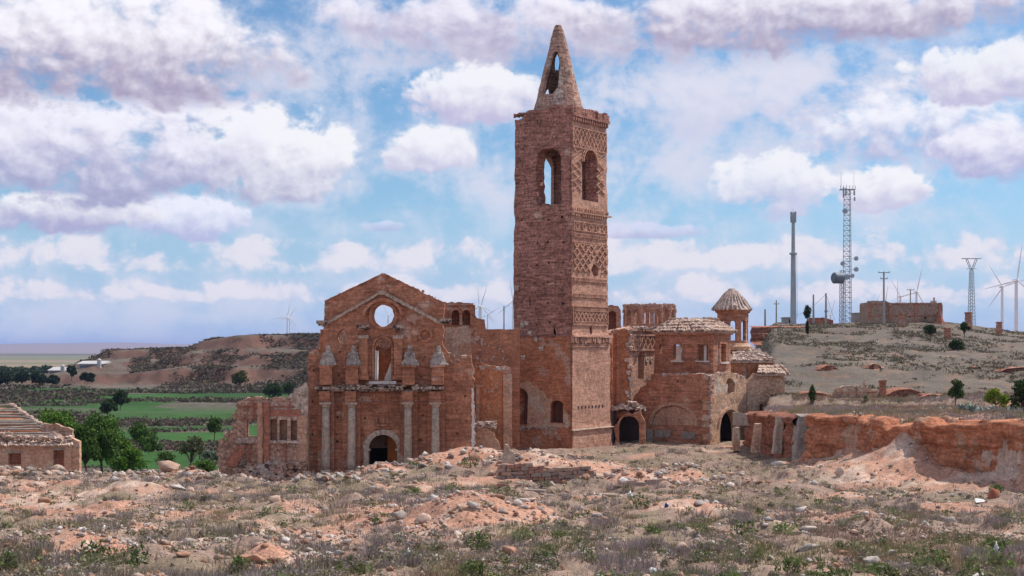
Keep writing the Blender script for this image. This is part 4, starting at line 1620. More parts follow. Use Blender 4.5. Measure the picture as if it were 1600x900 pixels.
# framed panels
def frame(mb, pl, u0, u1, v0, v1, w=.1, d=-.11):
    tbox(mb, pl, u0, u1, v0, v0 + w, d, .04); tbox(mb, pl, u0, u1, v1 - w, v1, d, .04)
    tbox(mb, pl, u0, u0 + w, v0 + w, v1 - w, d, .04); tbox(mb, pl, u1 - w, u1, v0 + w, v1 - w, d, .04)
mb = MB()
frame(mb, TPR, E0, E1, rv(363), rv(348))
for i in range(5):
    uc = E0 + (E1 - E0) * (i + .5) / 5
    for k in range(8):
        t0, t1 = 2 * PI * k / 8, 2 * PI * (k + 1) / 8
        r_ = .30
        tstrip(mb, TPR, uc + r_ * math.cos(t0), rv(355.5) + r_ * math.sin(t0), uc + r_ * math.cos(t1), rv(355.5) + r_ * math.sin(t1), .1, -.09, .04)
mb.build('knot_panel', M['relief'], tow)
mb = MB()
frame(mb, TPR, E0 - .15, E1 + .05, rv(508.5), rv(478.5), .09)
tbox(mb, TPR, E0 + .1, E1 - .1, rv(487), rv(485.8), -.1, .04); tbox(mb, TPR, E0 + .1, E1 - .1, rv(503.5), rv(502.3), -.1, .04)
dentils(mb, TPR, E0 + .1, E1 - .1, rv(485.8), rv(482), -.08, .2, .5)
dentils(mb, TPR, E0 + .1, E1 - .1, rv(507), rv(503.6), -.08, .2, .5)
nz = 9
for i in range(nz):
    a0 = E0 + .15 + (E1 - E0 - .3) * i / nz
    a1 = E0 + .15 + (E1 - E0 - .3) * (i + 1) / nz
    am = (a0 + a1) / 2
    tstrip(mb, TPR, a0, rv(501), am, rv(494.5), .11, -.1, .04); tstrip(mb, TPR, am, rv(494.5), a1, rv(501), .11, -.1, .04)
    tstrip(mb, TPR, a0, rv(488.5), am, rv(494.5), .11, -.1, .04); tstrip(mb, TPR, am, rv(494.5), a1, rv(488.5), .11, -.1, .04)
mb.build('zigzag_panel', M['relief'], tow)
mb = MB()
tbox(mb, TPR, -.05, TL + .1, rv(527), rv(523.5), -.3, .05, .04)
for i in range(26):
    a = (TL - .1) * i / 26
    if random.random() < .85:
        tbox(mb, TPR, a, a + .2, rv(random.uniform(533, 537)), rv(527), -.2 + random.uniform(-.06, .05), .05, .03)
dentils(mb, TPR, E0, E1, rv(537), rv(530), -.1, .25, .4, .2)
mb.build('lower_cornice', M['relief'], tow)
for i in range(8):
    mb = MB()
    a = 1.0 + 4.9 * i / 8
    tbox(mb, TPR, a, a + .2, rv(637.5), rv(633.5), -.03, .02, .01)  # dark blocks on the wall stand in for the shade inside putlog holes
    mb.build('putlog_shade', M['dark'], tow)
# sebka above the bell arch
mb = MB()
v0, v1 = rv(234), rv(204)
nd = 9
du = (E1 - E0) / nd
hv = (v1 - v0) / 2
for i in range(nd):
    for j in range(2):
        for (a0, a1, b0, b1) in ((0, 0, .5, .5), (.5, .5, 1, 0), (0, 1, .5, .5), (.5, .5, 1, 1)):
            ua, va, ub, vb = E0 + du * (i + a0), v0 + hv * (j + a1), E0 + du * (i + b0), v0 + hv * (j + b1)
            if random.random() < .07:
                continue
            tstrip(mb, TPR, ua, va, ub, vb, .1, -.1, .04)
frame(mb, TPR, E0 - .1, E1 + .1, v0 - .05, v1 + .12, .1)
for sgn in (0, 1):
    uu0 = E0 if sgn == 0 else 4.7
    for j in range(5):
        for (a0, a1, b0, b1) in ((0, 0, .5, .5), (.5, .5, 1, 0), (0, 1, .5, .5), (.5, .5, 1, 1)):
            if random.random() < .15:
                continue
            w_ = 1.5
            va = rv(300) + (rv(236) - rv(300)) * j / 5; vb = (rv(236) - rv(300)) / 5
            tstrip(mb, TPR, uu0 + w_ * a0, va + vb * a1, uu0 + w_ * b0, va + vb * b1, .1, -.09, .04)
mb.build('interlaced_panel', M['relief'], tow)
mb = MB()
for k in range(2):
    rr0 = 1.32 + k * .22
    uc = (h_r[0][0] + h_r[1][0]) / 2
    vc = rv(234) - 1.25
    for i in range(12):
        t0, t1 = PI * i / 12, PI * (i + 1) / 12
        tstrip(mb, TPR, uc + rr0 * math.cos(t0), vc + rr0 * math.sin(t0), uc + rr0 * math.cos(t1), vc + rr0 * math.sin(t1), .13, -.14 + .05 * k, .04)
mb.build('bell_arch_moulding', M['relief'], tow)
# plinth course of the foot
mb = MB()
tbox(mb, TPR, -.05, TL + .1, rv(670.5), rv(668.5), -.16, .05, .03)
mb.build('plinth_ledge', M['stone'], tow)
# ---- left face: worn bands
mb = MB()
lv = lambda py: TPL.uv(845, py)[1]
dentils(mb, TPL, .3, TL - .3, lv(526), lv(522.5), -.12, .26, .5, .12)
dentils(mb, TPL, .5, TL - .5, lv(440), lv(436), -.02, .26, .5, .3)
dentils(mb, TPL, .5, TL - .5, lv(463), lv(459), -.02, .26, .5, .35)
dentils(mb, TPL, 2.4, TL - 1.2, lv(193), lv(187), -.06, .4, .5, .3)
mb.build('worn_band', M['tower'], tow)['kind'] = 'stuff'
mb = MB()
for i in range(15):
    a = random.uniform(.1, TL - .3)
    tbox(mb, TPL, a, a + random.uniform(.1, .35), lv(669) - random.uniform(.0, .3), lv(669) + .12, -.1, .03, .05)
for (px, py) in ((806, 450), (822, 505), (827, 520), (847, 545), (818, 558), (808, 537), (838, 530), (815, 508)):
    q = LF(px, py)
    tbox(mb, TPL, q[0] - .2, q[0] + .2, q[1] - .2, q[1] + .2, -.08, .05, .1)
mb.build('exposed_stone', M['cap'], tow)['kind'] = 'stuff'
mb = MB()
cor = [Vector(tmap_pt(*(TC + DL * (TL * t)).to_tuple(), ztop)) for t in (0, .25, .5, .75, 1.0)]
rubble_top(mb, [(v.x, v.y, v.z - .1) for v in cor], 5, (.1, .26), .5)
cor = [Vector(tmap_pt(*(TC + DR * (TL * t)).to_tuple(), ztop)) for t in (0, .5, 1.0)]
rubble_top(mb, [(v.x, v.y, v.z + .1) for v in cor], 3, (.08, .2), .5)
mb.build('broken_bricks', M['tower'], tow)['kind'] = 'stuff'

# ---- spire: eight-sided brick cone, open on the left
def spire():
    z0, z1 = 34.6, 43.6
    r0, r1 = 2.60, .40
    H_ = z1 - z0
    nu = 8
    Wd = 2 * PI

    def smap(u, v, d):
        # u in radians * 2.4 so that cells are about square
        t = u / 2.0
        f = (v - z0) / H_
        r = r0 + (r1 - r0) * f
        if f > .93:
            r *= 1 - ((f - .93) / .07) ** 2 * .25
        # octagon
        a = (t % (PI / 4)) - PI / 8
        rr = (r - d) * math.cos(PI / 8) / math.cos(a)
        rr = rr * .5 + .5 * (r - d)
        return (TCEN.x - .25 + rr * math.cos(t), TCEN.y + rr * math.sin(t), v)
    U = 4 * PI
    out = jag([(0, z0, 0), (U, z0, 0), (U, z1, .05), (0, z1, 0)], .5)
    ang = lambda px, f: None
    # front-left opening faces the viewer a little left of centre; t = -90 deg is straight at the viewer
    def hole(tdeg, zc, du, dv, n=12, jit=.2):
        return blob(((R(tdeg)) % (2 * PI)) * 2.0, zc, du, dv, n, jit)
    hs = [[(((R(a)) % (2 * PI)) * 2.0, z) for a, z in ((-140, 36.7), (-108, 36.6), (-94, 37.2), (-90, 38.3), (-86, 39.3), (-88, 40.2), (-98, 40.9), (-118, 40.8), (-128, 40.2), (-134, 39.2), (-146, 38.2))],
          hole(96, 40.2, .5, .8), hole(128, 37.2, .38, .5), hole(84, 37.3, .42, .6)]
    mb = MB()
    slab(mb, out, hs, smap, .34, .3, .05, seed=51)
    return mb


spire().build('spire', M['spire'], tow)

# ------------------------------------------------------------------ tiled roof: rows of curved clay tiles between eave line and ridge line
def tile_roof(parent, e0, e1, r0, r1, row_w=.27, rad=.13, jit=.05, mat='tile', courses=3, miss=.03, base_mat='tile'):
    e0, e1, r0, r1 = map(Vector, (e0, e1, r0, r1))
    n = max(2, int((e1 - e0).length / row_w))
    up = (e1 - e0).cross((r0 + r1) / 2 - (e0 + e1) / 2).normalized()
    if up.z < 0:
        up = -up
    mb = MB()
    mb.add([e0 - up * .05, e1 - up * .05, r1 - up * .05, r0 - up * .05, e0 - up * .2, e1 - up * .2, r1 - up * .2, r0 - up * .2], [(0, 1, 2, 3), (7, 6, 5, 4), (0, 4, 5, 1), (1, 5, 6, 2), (2, 6, 7, 3), (3, 7, 4, 0)])
    deck = mb.build('roof_deck', M[base_mat], parent)
    for i in range(n):
        if random.random() < miss:
            continue
        t = (i + .5) / n
        a = e0.lerp(e1, t)
        b = r0.lerp(r1, t)
        L = (b - a).length
        if L < .25:
            continue
        ax = (b - a).normalized()
        side = ax.cross(up).normalized()
        k = max(1, min(courses, int(L / .45)))
        mb = MB()
        for c in range(k):
            s0 = a + ax * (L * c / k) + up * random.uniform(-.03, .13) + side * random.uniform(-.05, .05)
            s1 = a + ax * (L * (c + 1.12) / k) + up * random.uniform(-.05, .01) + side * random.uniform(-.03, .03)
            vs = []
            m = 5
            for (q, rr) in ((s0, rad * 1.12), (s1, rad * .92)):
                for j in range(m):
                    w = PI * j / (m - 1)
                    vs.append(q + side * (math.cos(w) * rr) + up * (math.sin(w) * rr - .03))
            mb.add(vs, [(j, j + 1, m + j + 1, m + j) for j in range(m - 1)] + [tuple(range(m))[::-1]])
        mb.build('tile_row', M[mat], deck)
    return deck


# ------------------------------------------------------------------ chapel group on the right of the tower
CY = 140.0
CC = Vector((309 / F * CY, CY))
CPL = Plane(CC, DL, DR)
CPR = Plane(CC, DR, DL)
cha = thing('ruined_chapel', 'two storey brick chapel ruin with tiled roof and blind arch beside the tower', 'chapel', (CC.x, CC.y, 2.4))
# lower left wall, in shade, with the broad blind arch
z_base = 2.2
out = jag(loop(CPL, [(1109, 712, .05), (1109, 588, .1), (1090, 584, .1), (1050, 586, .12), (1018, 585, .2), (1010, 598, .25), (1000, 608, .25), (990, 628, .25), (962, 640, .2), (955, 712, 0)]), .32)
mb = MB()
hl = [pblob(CPL, 1059, 596, 1.6, 1.8, 8, .1), pblob(CPL, 1105, 627, 1.3, 1.3, 8, .1)]
slab(mb, out, hl, CPL.pt, .9, .5, .05, seed=61)
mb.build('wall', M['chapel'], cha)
mb = MB()
def arch_band(mb, pl, px0, px1, py_top, py_spring, w, d0, d1, n=16):
    a = pl.uv(px0, py_spring); b = pl.uv(px1, py_spring); t = pl.uv((px0 + px1) / 2, py_top)
    cu_ = (a[0] + b[0]) / 2; ru = abs(b[0] - a[0]) / 2; rvv = t[1] - (a[1] + b[1]) / 2; v0_ = (a[1] + b[1]) / 2
    for i in range(n):
        t0, t1 = PI * i / n, PI * (i + 1) / n
        q = lambda t, e, d: pl.pt(cu_ + math.cos(t) * (ru + e), v0_ + math.sin(t) * (rvv + e), d)
        mb.hexa([q(t0, 0, d0), q(t0, w, d0), q(t0, w, d1), q(t0, 0, d1), q(t1, 0, d0), q(t1, w, d0), q(t1, w, d1), q(t1, 0, d1)], .01)
arch_band(mb, CPL, 1019, 1087, 633, 664, .32, -.22, .02)
mb.build('blind_arch', M['pinkwall'], cha)
mb = MB()
slab(mb, jag(loop(CPL, [(1086, 664, 0), (1020, 664, 0), (1024, 650, 0), (1036, 640, 0), (1053, 635, 0), (1070, 639, 0), (1082, 650, 0)]), .5), [], lambda u, v, d: CPL.pt(u, v, -.04 + d), .03, .6, .01, seed=62)
mb.build('arch_plaster', M['pinkwall'], cha)
mb = MB()
for (x0, x1, y0, y1) in ((1024, 1047, 672, 683), (1066, 1086, 674, 686)):
    CPL.pbox(mb, x1, y0, x0, y1, -.05, .0, .02)
mb.build('bricked_window', M['graystone'], cha)
mb = MB()
for k in range(3):
    CPL.pbox(mb, 1011.5 + k * 4.6, 671, 1007.4 + k * 4.6, 700, -.14, .0, .012)
mb.build('plank_door', M['wood'], cha)
# lower right wall, sunlit, with arched doorway and hole
out = jag(loop(CPR, [(1109, 712, .08), (1166, 705, .0), (1166, 592, .15), (1160, 588, .1), (1150, 584, .12), (1138, 582, .12), (1109, 587, .1)]), .32)
mb = MB()
slab(mb, out, [parch(CPR, 1125, 1153.5, 641, 712, .03), pblob(CPR, 1141, 605, 6.5, 14, 12, .2)], CPR.pt, .8, .45, .08, seed=63)
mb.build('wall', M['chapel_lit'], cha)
mb = MB()
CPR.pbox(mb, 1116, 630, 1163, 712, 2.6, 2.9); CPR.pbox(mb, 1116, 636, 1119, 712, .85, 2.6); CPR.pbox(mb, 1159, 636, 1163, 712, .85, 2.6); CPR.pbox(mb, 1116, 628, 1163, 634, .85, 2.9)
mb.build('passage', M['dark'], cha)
mb = MB()
arch_band(mb, CPR, 1124, 1154.5, 640, 662, .28, -.16, .05, 14)
mb.build('door_arch', M['pinkwall'], cha)
mb = MB()
rubble_top(mb, [Vector(CPR.pt(*CPR.uv(px, py), .1)) for px, py in ((1110, 587), (1138, 582), (1166, 591))], 8, (.08, .2), .4)
rubble_top(mb, [Vector(CPL.pt(*CPL.uv(px, py), .1)) for px, py in ((1109, 587), (1085, 584), (1050, 586), (1018, 586), (990, 628))], 7, (.08, .22), .4)
for k in range(60):
    q = CPR.pt(*CPR.uv(1109.6, random.uniform(588, 690)), random.uniform(-.1, .05))
    s_ = random.uniform(.06, .16)
    mb.box(q[0] - s_, q[0] + s_, q[1] - s_, q[1] + s_, q[2] - s_ * .6, q[2] + s_ * .6, s_ * .3)
mb.build('broken_bricks', M['cap'], cha)['kind'] = 'stuff'
# upper body
UC = Vector((315 / F * 143.2, 143.2))
UPL = Plane(UC, DL, DR)
UPR = Plane(UC, DR, DL)
out = jag(loop(UPL, [(1115, 600, 0), (1115, 519, 0), (1024, 519, 0), (1021, 600, 0)]), .5)
wins_l = [prect(UPL, 1067, 538, 1052, 564), prect(UPL, 1107, 538, 1090, 564), prect(UPL, 1034, 538, 1030, 552)]
mb = MB()
slab(mb, out, wins_l, UPL.pt, .6, .45, .04, seed=64)
mb.build('upper_wall', M['chapel'], cha)
out = jag(loop(UPR, [(1115, 600, 0), (1142, 600, .1), (1142, 519, 0), (1115, 519, 0)]), .5)
mb = MB()
slab(mb, out, [prect(UPR, 1125.5, 537, 1134, 566)], UPR.pt, .6, .45, .04, seed=65)
mb.build('upper_wall', M['chapel'], cha)
for (pl_, x0, x1, y0, y1) in ((UPL, 1067, 1052, 538, 564), (UPL, 1107, 1090, 538, 564), (UPR, 1125.5, 1134, 537, 566)):
    sg = -1 if x1 < x0 else 1
    mb = MB()
    pl_.pbox(mb, x0 - 2 * sg, y0 - 2.5, x1 + 2 * sg, y0 + .3, -.1, .3, .01)
    pl_.pbox(mb, x0 - 2.4 * sg, y0, x0 + .3 * sg, y1, -.08, .3, .01); pl_.pbox(mb, x1 - .3 * sg, y0, x1 + 2.4 * sg, y1, -.08, .3, .01)
    wf = mb.build('window', M['chapel'], cha)
    mb = MB()
    pl_.pbox(mb, x0 - 2 * sg, y1 - .5, x1 + 2 * sg, y1 + 2.0, -.28, .55, .03)
    mb.build('sill', M['white'], wf)
    mb = MB()
    w_ = (x1 - x0)
    pl_.pbox(mb, x0 + w_ * .28, y0 + 1.5, x0 + w_ * .52, y1, .25, .55, .01)
    mb.build('reveal_plaster', M['white'], wf)
mb = MB()
UPL.trim(mb, UPL.uv(1115, 500)[0], UPL.uv(1024, 500)[0], UPL.uv(1070, 523)[1], UPL.uv(1070, 519)[1], -.25, .1, .6, .02)
UPR.trim(mb, UPR.uv(1115, 500)[0], UPR.uv(1142, 500)[0], UPR.uv(1130, 523)[1], UPR.uv(1130, 519)[1], -.25, .1, .6, .02)
mb.build('eave_cornice', M['chapel'], cha)
mb = MB()
UPL.trim(mb, UPL.uv(1115, 500)[0], UPL.uv(1026, 500)[0], UPL.uv(1070, 592)[1], UPL.uv(1070, 587)[1], -.2, .1, .4, .05, .2)
mb.build('string_course', M['chapel'], cha)
# inner partition so that the windows show plaster and a little sky
mb = MB()
for (d, x0, x1, y0, y1) in ((3.0, 1085, 1040, 528, 600), (3.2, 1108, 1099, 520, 600)):
    UPL.pbox(mb, x0, y0, x1, y1, d, d + .3, .02)
mb.build('inner_wall', M['pinkwall'], cha)
# roof: left slope and right slope around a broken hip
zE = UPL.uv(1070, 518)[1]
e_l = Vector(UPL.pt(UPL.uv(1021, 518)[0], zE, -.35)); e_c = Vector((UC.x, UC.y, zE)) - Vector((*(DR * .35), 0)) - Vector((*(DL * .35), 0)); e_r = Vector(UPR.pt(UPR.uv(1148, 518)[0], zE, -.35))
ap = Vector(P(1088, 499, 146.3)); ap2 = Vector(P(1046, 500, 147.5)); ap3 = Vector(P(1122, 501, 147))
tile_roof(cha, e_l, e_c, ap2, ap, .30, .15, courses=4)
tile_roof(cha, e_c, e_r, ap, ap3, .30, .15, courses=4)
mb = MB()
for k in range(70):
    q = ap2.lerp(ap3, random.random()) + Vector((0, random.uniform(-.4, .3), random.uniform(-.1, .2)))
    s_ = random.uniform(.08, .2)
    mb.box(q.x - s_, q.x + s_, q.y - s_, q.y + s_, q.z - s_ * .5, q.z + s_ * .5, s_ * .4)
mb.build('broken_tiles', M['tile'], cha)['kind'] = 'stuff'

# ------------------------------------------------------------------ arched doorway wall at the tower's right foot
AY = 138.6
AP = Plane((163 / F * AY, AY), (.80, -.12), (.12, .80))
aw = thing('arched_gateway', 'broken wall with dark arched doorway right of the tower foot', 'gateway', AP.pt(1.5, 2.2, 0))
out = jag(loop(AP, [(961, 708, .05), (1008, 708, 0), (1008, 662, .1), (1003, 650, .1), (1001, 640, .12), (988, 648, .12), (975, 655, .1), (961, 664, .1)]), .3)
mb = MB()
slab(mb, out, [parch(AP, 967, 999, 650, 712, .04)], AP.pt, .7, .4, .06, seed=66)
mb.build('wall', M['chapel'], aw)
mb = MB()
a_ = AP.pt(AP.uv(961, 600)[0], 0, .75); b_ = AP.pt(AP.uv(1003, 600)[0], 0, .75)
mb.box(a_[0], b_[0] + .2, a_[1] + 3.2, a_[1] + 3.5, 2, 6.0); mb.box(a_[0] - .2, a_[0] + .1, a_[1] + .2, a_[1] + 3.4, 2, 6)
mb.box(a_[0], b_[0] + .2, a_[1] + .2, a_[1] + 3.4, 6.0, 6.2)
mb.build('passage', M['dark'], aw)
mb = MB()
arch_band(mb, AP, 966, 1000, 649, 671, .2, -.06, .02, 14)
mb.build('door_arch', M['chapel'], aw)
mb = MB()
for k in range(110):
    t = random.random()
    p = P(960 + 46 * t, 640 + random.uniform(-3, 5), AY + random.uniform(.6, 3.5))
    p.z = 6.15 + random.uniform(0, .1) + .7 * random.random() ** 2 * math.sin(PI * t)
    s_ = random.uniform(.1, .3)
    mb.box(p.x - s_, p.x + s_, p.y - s_, p.y + s_, p.z - s_ * .5, p.z + s_ * .5, s_ * .4)
mb.build('fallen_rubble', M['cap'], aw)['kind'] = 'stuff'

# ------------------------------------------------------------------ transept wall with lattice frieze and pointed window
TPY = 145.0
TP2 = Plane((158 / F * 143.0, 143.0), DR, DL)
tr = thing('transept_wall', 'sunlit wall with brick diamond frieze and narrow arched window behind the tower', 'wall', TP2.pt(1, 3, 0))
out = jag(loop(TP2, [(958, 660, 0), (1032, 640, 0), (1032, 513, .05), (1000, 512, .1), (978, 512, .12), (962, 516, .12), (956, 520, .1)]), .3)
mb = MB()
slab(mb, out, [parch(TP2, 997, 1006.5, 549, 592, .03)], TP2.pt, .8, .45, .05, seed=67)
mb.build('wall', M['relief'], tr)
mb = MB()
u0, u1 = TP2.uv(983, 530)[0], TP2.uv(1024, 530)[0]
v0, v1 = TP2.uv(1003, 545)[1], TP2.uv(1003, 525)[1]
nd = 6
du = (u1 - u0) / nd
for i in range(nd):
    for (a0, b0, a1, b1) in ((0, 0, 1, 1), (0, 1, 1, 0)):
        ua, va, ub, vb = u0 + du * (i + a0), v0 + (v1 - v0) * b0, u0 + du * (i + a1), v0 + (v1 - v0) * b1
        L_ = math.hypot(ub - ua, vb - va)
        nx, nz_ = -(vb - va) / L_ * .08, (ub - ua) / L_ * .08
        c = []
        for d in (-.15, .02):
            for (u, v) in ((ua - nx, va - nz_), (ub - nx, vb - nz_), (ub + nx, vb + nz_), (ua + nx, va + nz_)):
                c.append(TP2.pt(u, v, d))
        mb.hexa(c)
TP2.box(mb, u0, u1, v1, v1 + .22, -.2, .02, .01); TP2.box(mb, u0, u1, v0 - .22, v0, -.2, .02, .01)
TP2.box(mb, u0, u1, v1 + .5, v1 + .7, -.3, .02, .01)
mb.build('diamond_frieze', M['relief'], tr)
mb = MB()
TP2.pbox(mb, 995, 540, 1009, 600, .82, 1.1)
mb.build('window_back', M['redbrick'], tr)
mb = MB()
arch_band(mb, TP2, 996.5, 1007, 548, 555, .16, -.1, .05, 10)
mb.build('window_arch', M['relief'], tr)
mb = MB()
ring(mb, TP2, 1011, 562, 1.0, 2.4, -.08, .02, n=10); ring(mb, TP2, 1018, 562, 1.0, 2.4, -.08, .02, n=10)
mb.build('roundel', M['cap'], tr)
FPX = fronto(972, 140.5)
mb = MB()
slab(mb, jag(loop(FPX, [(958, 655, 0), (984, 650, .12), (981, 620, .2), (988, 580, .2), (982, 560, .18), (984, 530, .15), (978, 514, .12), (966, 516, .1), (958, 522, 0)]), .3), [], FPX.pt, .8, .45, .06, seed=68)
mb.build('buttress', M['orange'], tr)
mb = MB()
FPX.pbox(mb, 963, 518, 967.5, 650, -.25, 0, .02)
mb.build('pilaster', M['chapel'], tr)
mb = MB()
for k in range(40):
    p = P(random.choice((981, 984, 986)) + random.uniform(-3, 3), random.uniform(515, 640), 140.4)
    s_ = random.uniform(.06, .2)
    mb.box(p.x - s_, p.x + s_, p.y - s_, p.y + s_ * 2, p.z - s_, p.z + s_, s_ * .4)
rubble_top(mb, [P(958, 518, 141), P(982, 514, 141)], 9, (.1, .25))
rubble_top(mb, [P(980, 512, 146), P(1028, 512, 148)], 9, (.1, .25))
mb.build('broken_bricks', M['cap'], tr)['kind'] = 'stuff'

# ------------------------------------------------------------------ ruined drum with arcade
def drum(name, label, px, py0, py1, Y, rad, nfac, arches, mat, seed, a_off=0.0, breaks=()):
    c = P(px, py1, Y)
    zt = CZ + (HZ - py0) / F * Y
    root = thing(name, label, 'drum ruin', (c.x, c.y, c.z))
    U = 2 * PI * rad

    def m_(u, v, d):
        t = u / rad + a_off
        a = (t % (2 * PI / nfac)) - PI / nfac
        rr = (rad - d) * math.cos(PI / nfac) / math.cos(a)
        return (c.x + rr * math.cos(t), c.y + rr * math.sin(t), v)
    out = jag([(0, c.z - 2.5, 0), (U, c.z - 2.5, 0), (U, zt, .12), (U * .5, zt + .05, .14), (0, zt, 0)], .3)
    hs = []
    fw = U / nfac
    h = zt - c.z
    for f in range(nfac):
        for k in range(arches):
            uc = fw * (f + (k + .5) / arches)
            w = fw / arches * .30
            hs.append(arch(uc - w, uc + w, c.z + h * .05, c.z + h * .78, 8, .02))
    mb = MB()
    slab(mb, out, hs, m_, .45, .35, .04, seed=seed)
    mb.build('wall', mat, root)
    mb = MB()
    for f in range(nfac):
        for k in range(arches):
            uc = fw * (f + (k + .5) / arches)
            w = fw / arches * .30
            vs = c.z + h * .78 - w
            for i in range(9):
                t0, t1 = PI * i / 9, PI * (i + 1) / 9
                q = lambda t, e, d: m_(uc + math.cos(t) * (w + e), vs + math.sin(t) * (w + e), d)
                mb.hexa([q(t0, .0, -.1), q(t0, .16, -.1), q(t0, .16, .05), q(t0, .0, .05), q(t1, .0, -.1), q(t1, .16, -.1), q(t1, .16, .05), q(t1, .0, .05)])
    mb.build('arch_moulding', mat, root)
    mb = MB()
    for f in range(nfac):
        for du_ in (0,):
            u = fw * f
            p = Vector(m_(u, c.z, -.05))
            mb.tube(p, (p.x, p.y, zt), .2, .2, 6)
    mb.build('corner_shaft', mat, root)
    mb = MB()
    for i in range(90):
        u = random.uniform(0, U)
        p = Vector(m_(u, zt, random.uniform(0, .4)))
        s_ = random.uniform(.06, .17)
        mb.box(p.x - s_, p.x + s_, p.y - s_, p.y + s_, p.z - s_, p.z + s_ * .7, s_ * .4)
    mb.build('broken_bricks', M['cap'], root)['kind'] = 'stuff'
    return root


drum('dome_drum', 'roofless brick drum with arcade standing behind the chapel roof', 1015, 477, 508, 155, 2.95, 8, 2, M['relief'], 71, R(22))
FR = fronto(962, 150)
fr = thing('arch_fragment', 'small ruined arch fragment just right of the tower', 'arch ruin', FR.pt(0, 12, 0))
mb = MB()
slab(mb, jag(loop(FR, [(940, 560, 0), (972, 560, .1), (972, 520, .1), (970, 485, .12), (966, 478, .1), (955, 476, .1), (940, 480, 0)]), .3), [parch(FR, 950, 963, 486, 515, .05)], FR.pt, .8, .4, .05, seed=73)
mb.build('wall', M['relief'], fr)
mb = MB()
FR.pbox(mb, 944, 482, 966, 530, .85, 1.1)
mb.build('arch_backing', M['redbrick'], fr)
mb = MB()
arch_band(mb, FR, 949.5, 963.5, 485, 493, .2, -.1, .05, 10)
mb.build('arch_moulding', M['relief'], fr)

# ------------------------------------------------------------------ lantern turret with conical tiled roof
LTY = 154.0
c = P(1145, 540, LTY)
lan = thing('lantern_turret', 'open arched brick lantern turret with pointed rubble tile roof', 'turret', (c.x, c.y, c.z))
zt = CZ + (HZ - 486) / F * LTY
rad = 1.72
def lmap(u, v, d):
    t = u / rad + R(14)
    a = (t % (PI / 4)) - PI / 8
    rr = (rad - d) * math.cos(PI / 8) / math.cos(a)
    return (c.x + rr * math.cos(t), c.y + rr * math.sin(t), v)
U = 2 * PI * rad
hs = [arch(U / 8 * (f + .5) - .34, U / 8 * (f + .5) + .34, c.z + .55, c.z + 2.75, 8, .01) for f in range(8)]
mb = MB()
slab(mb, [(0, c.z - 1), (U, c.z - 1), (U, zt), (0, zt)], hs, lmap, .3, .3, .02, seed=75)
mb.build('wall', M['chapel'], lan)
mb = MB()
mb.lathe((c.x, c.y, zt - .02), [(1.75, -.25), (1.9, -.12), (1.95, .0), (2.05, .06), (2.1, .14)], 8)
mb.build('eave_cornice', M['chapel'], lan)
mb = MB()
mb.lathe((c.x, c.y, c.z), [(2.1, -.5), (2.15, -.1), (1.95, .0), (1.8, .25)], 16, .03)
mb.build('base_ledge', M['chapel_lit'], lan)
mb = MB()
mb.lathe((c.x - .1, c.y, zt + .1), [(2.1, 0), (1.76, .5), (1.36, 1.08), (.92, 1.65), (.6, 2.05), (.3, 2.36)], 20, .16, seed=4)
rf = mb.build('roof', M['cap'], lan)
for i in range(26):
    t = 2 * PI * i / 26
    prof = [(2.14, .0), (1.78, .5), (1.37, 1.08), (.93, 1.65), (.6, 2.04)]
    t += random.uniform(-.07, .07)
    pts = [(c.x - .1 + r_ * math.cos(t) * random.uniform(.98, 1.03), c.y + r_ * math.sin(t), zt + .1 + z_ + random.uniform(-.03, .04)) for r_, z_ in prof]
    mb = MB()
    mb.path(pts, [.13, .12, .10, .08, .05], 5)
    mb.build('tile_row', M['cap'], rf)

# ------------------------------------------------------------------ low vaulted annexes on the right of the chapel
AN = Vector((352 / F * 149, 149.0))
NPL = Plane(AN, DL, DR); NPR = Plane(AN, Vector((.93, .36)), Vector((-.36, .93)))
ann = thing('chapel_annex', 'low annex with half fallen rubble roof below the lantern turret', 'annex', (AN.x, AN.y, 5))
mb = MB()
slab(mb, jag(loop(NPR, [(1143, 650, 0), (1212, 650, 0), (1210, 566, .06), (1180, 563, .06), (1143, 564, .06)]), .4), [], NPR.pt, .6, .5, .04, seed=81)
mb.build('wall', M['orange'], ann)
e0 = Vector(NPR.pt(NPR.uv(1140, 565)[0], NPR.uv(1140, 564)[1], -.3)); e1 = Vector(NPR.pt(NPR.uv(1209, 565)[0], NPR.uv(1209, 564)[1], -.3))
tile_roof(ann, e0, e1, P(1150, 546, 153), P(1186, 547, 153), .32, .15, courses=3, mat='cap', base_mat='cap')
mb = MB()
for k in range(130):
    t = random.random(); q = random.random()
    p = e0.lerp(e1, t).lerp(Vector(P(1150, 546, 153)).lerp(Vector(P(1186, 547, 153)), t), q) + Vector((0, 0, random.uniform(0, .15)))
    s_ = random.uniform(.08, .2)
    mb.box(p.x - s_, p.x + s_, p.y - s_, p.y + s_, p.z - s_ * .5, p.z + s_ * .5, s_ * .4)
mb.build('roof_debris', M['cap'], ann)['kind'] = 'stuff'
BX = Vector((368 / F * 147, 147.0))
BPR = Plane(BX, Vector((.93, .36)), Vector((-.36, .93)))
BPL = Plane(BX, Vector((-.36, .93)), Vector((.93, .36)))
sac = thing('sacristy', 'small ochre walled building with short tiled eave at the right end of the church', 'building', (BX.x, BX.y, 5))
mb = MB()
slab(mb, jag(loop(BPR, [(1168, 655, 0), (1226, 655, .03), (1226, 583, .03), (1180, 583, .05), (1168, 598, .1)]), .4), [parch(BPR, 1187, 1194, 631, 652, .02), parch(BPR, 1207, 1211, 631, 640, .02)], BPR.pt, .6, .45, .03, seed=83)
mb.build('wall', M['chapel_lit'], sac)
mb = MB()
BPR.pbox(mb, 1184, 628, 1214, 654, .62, .9)
mb.build('opening_back', M['dark'], sac)
q1 = BPR.uv(1226, 600)[0]
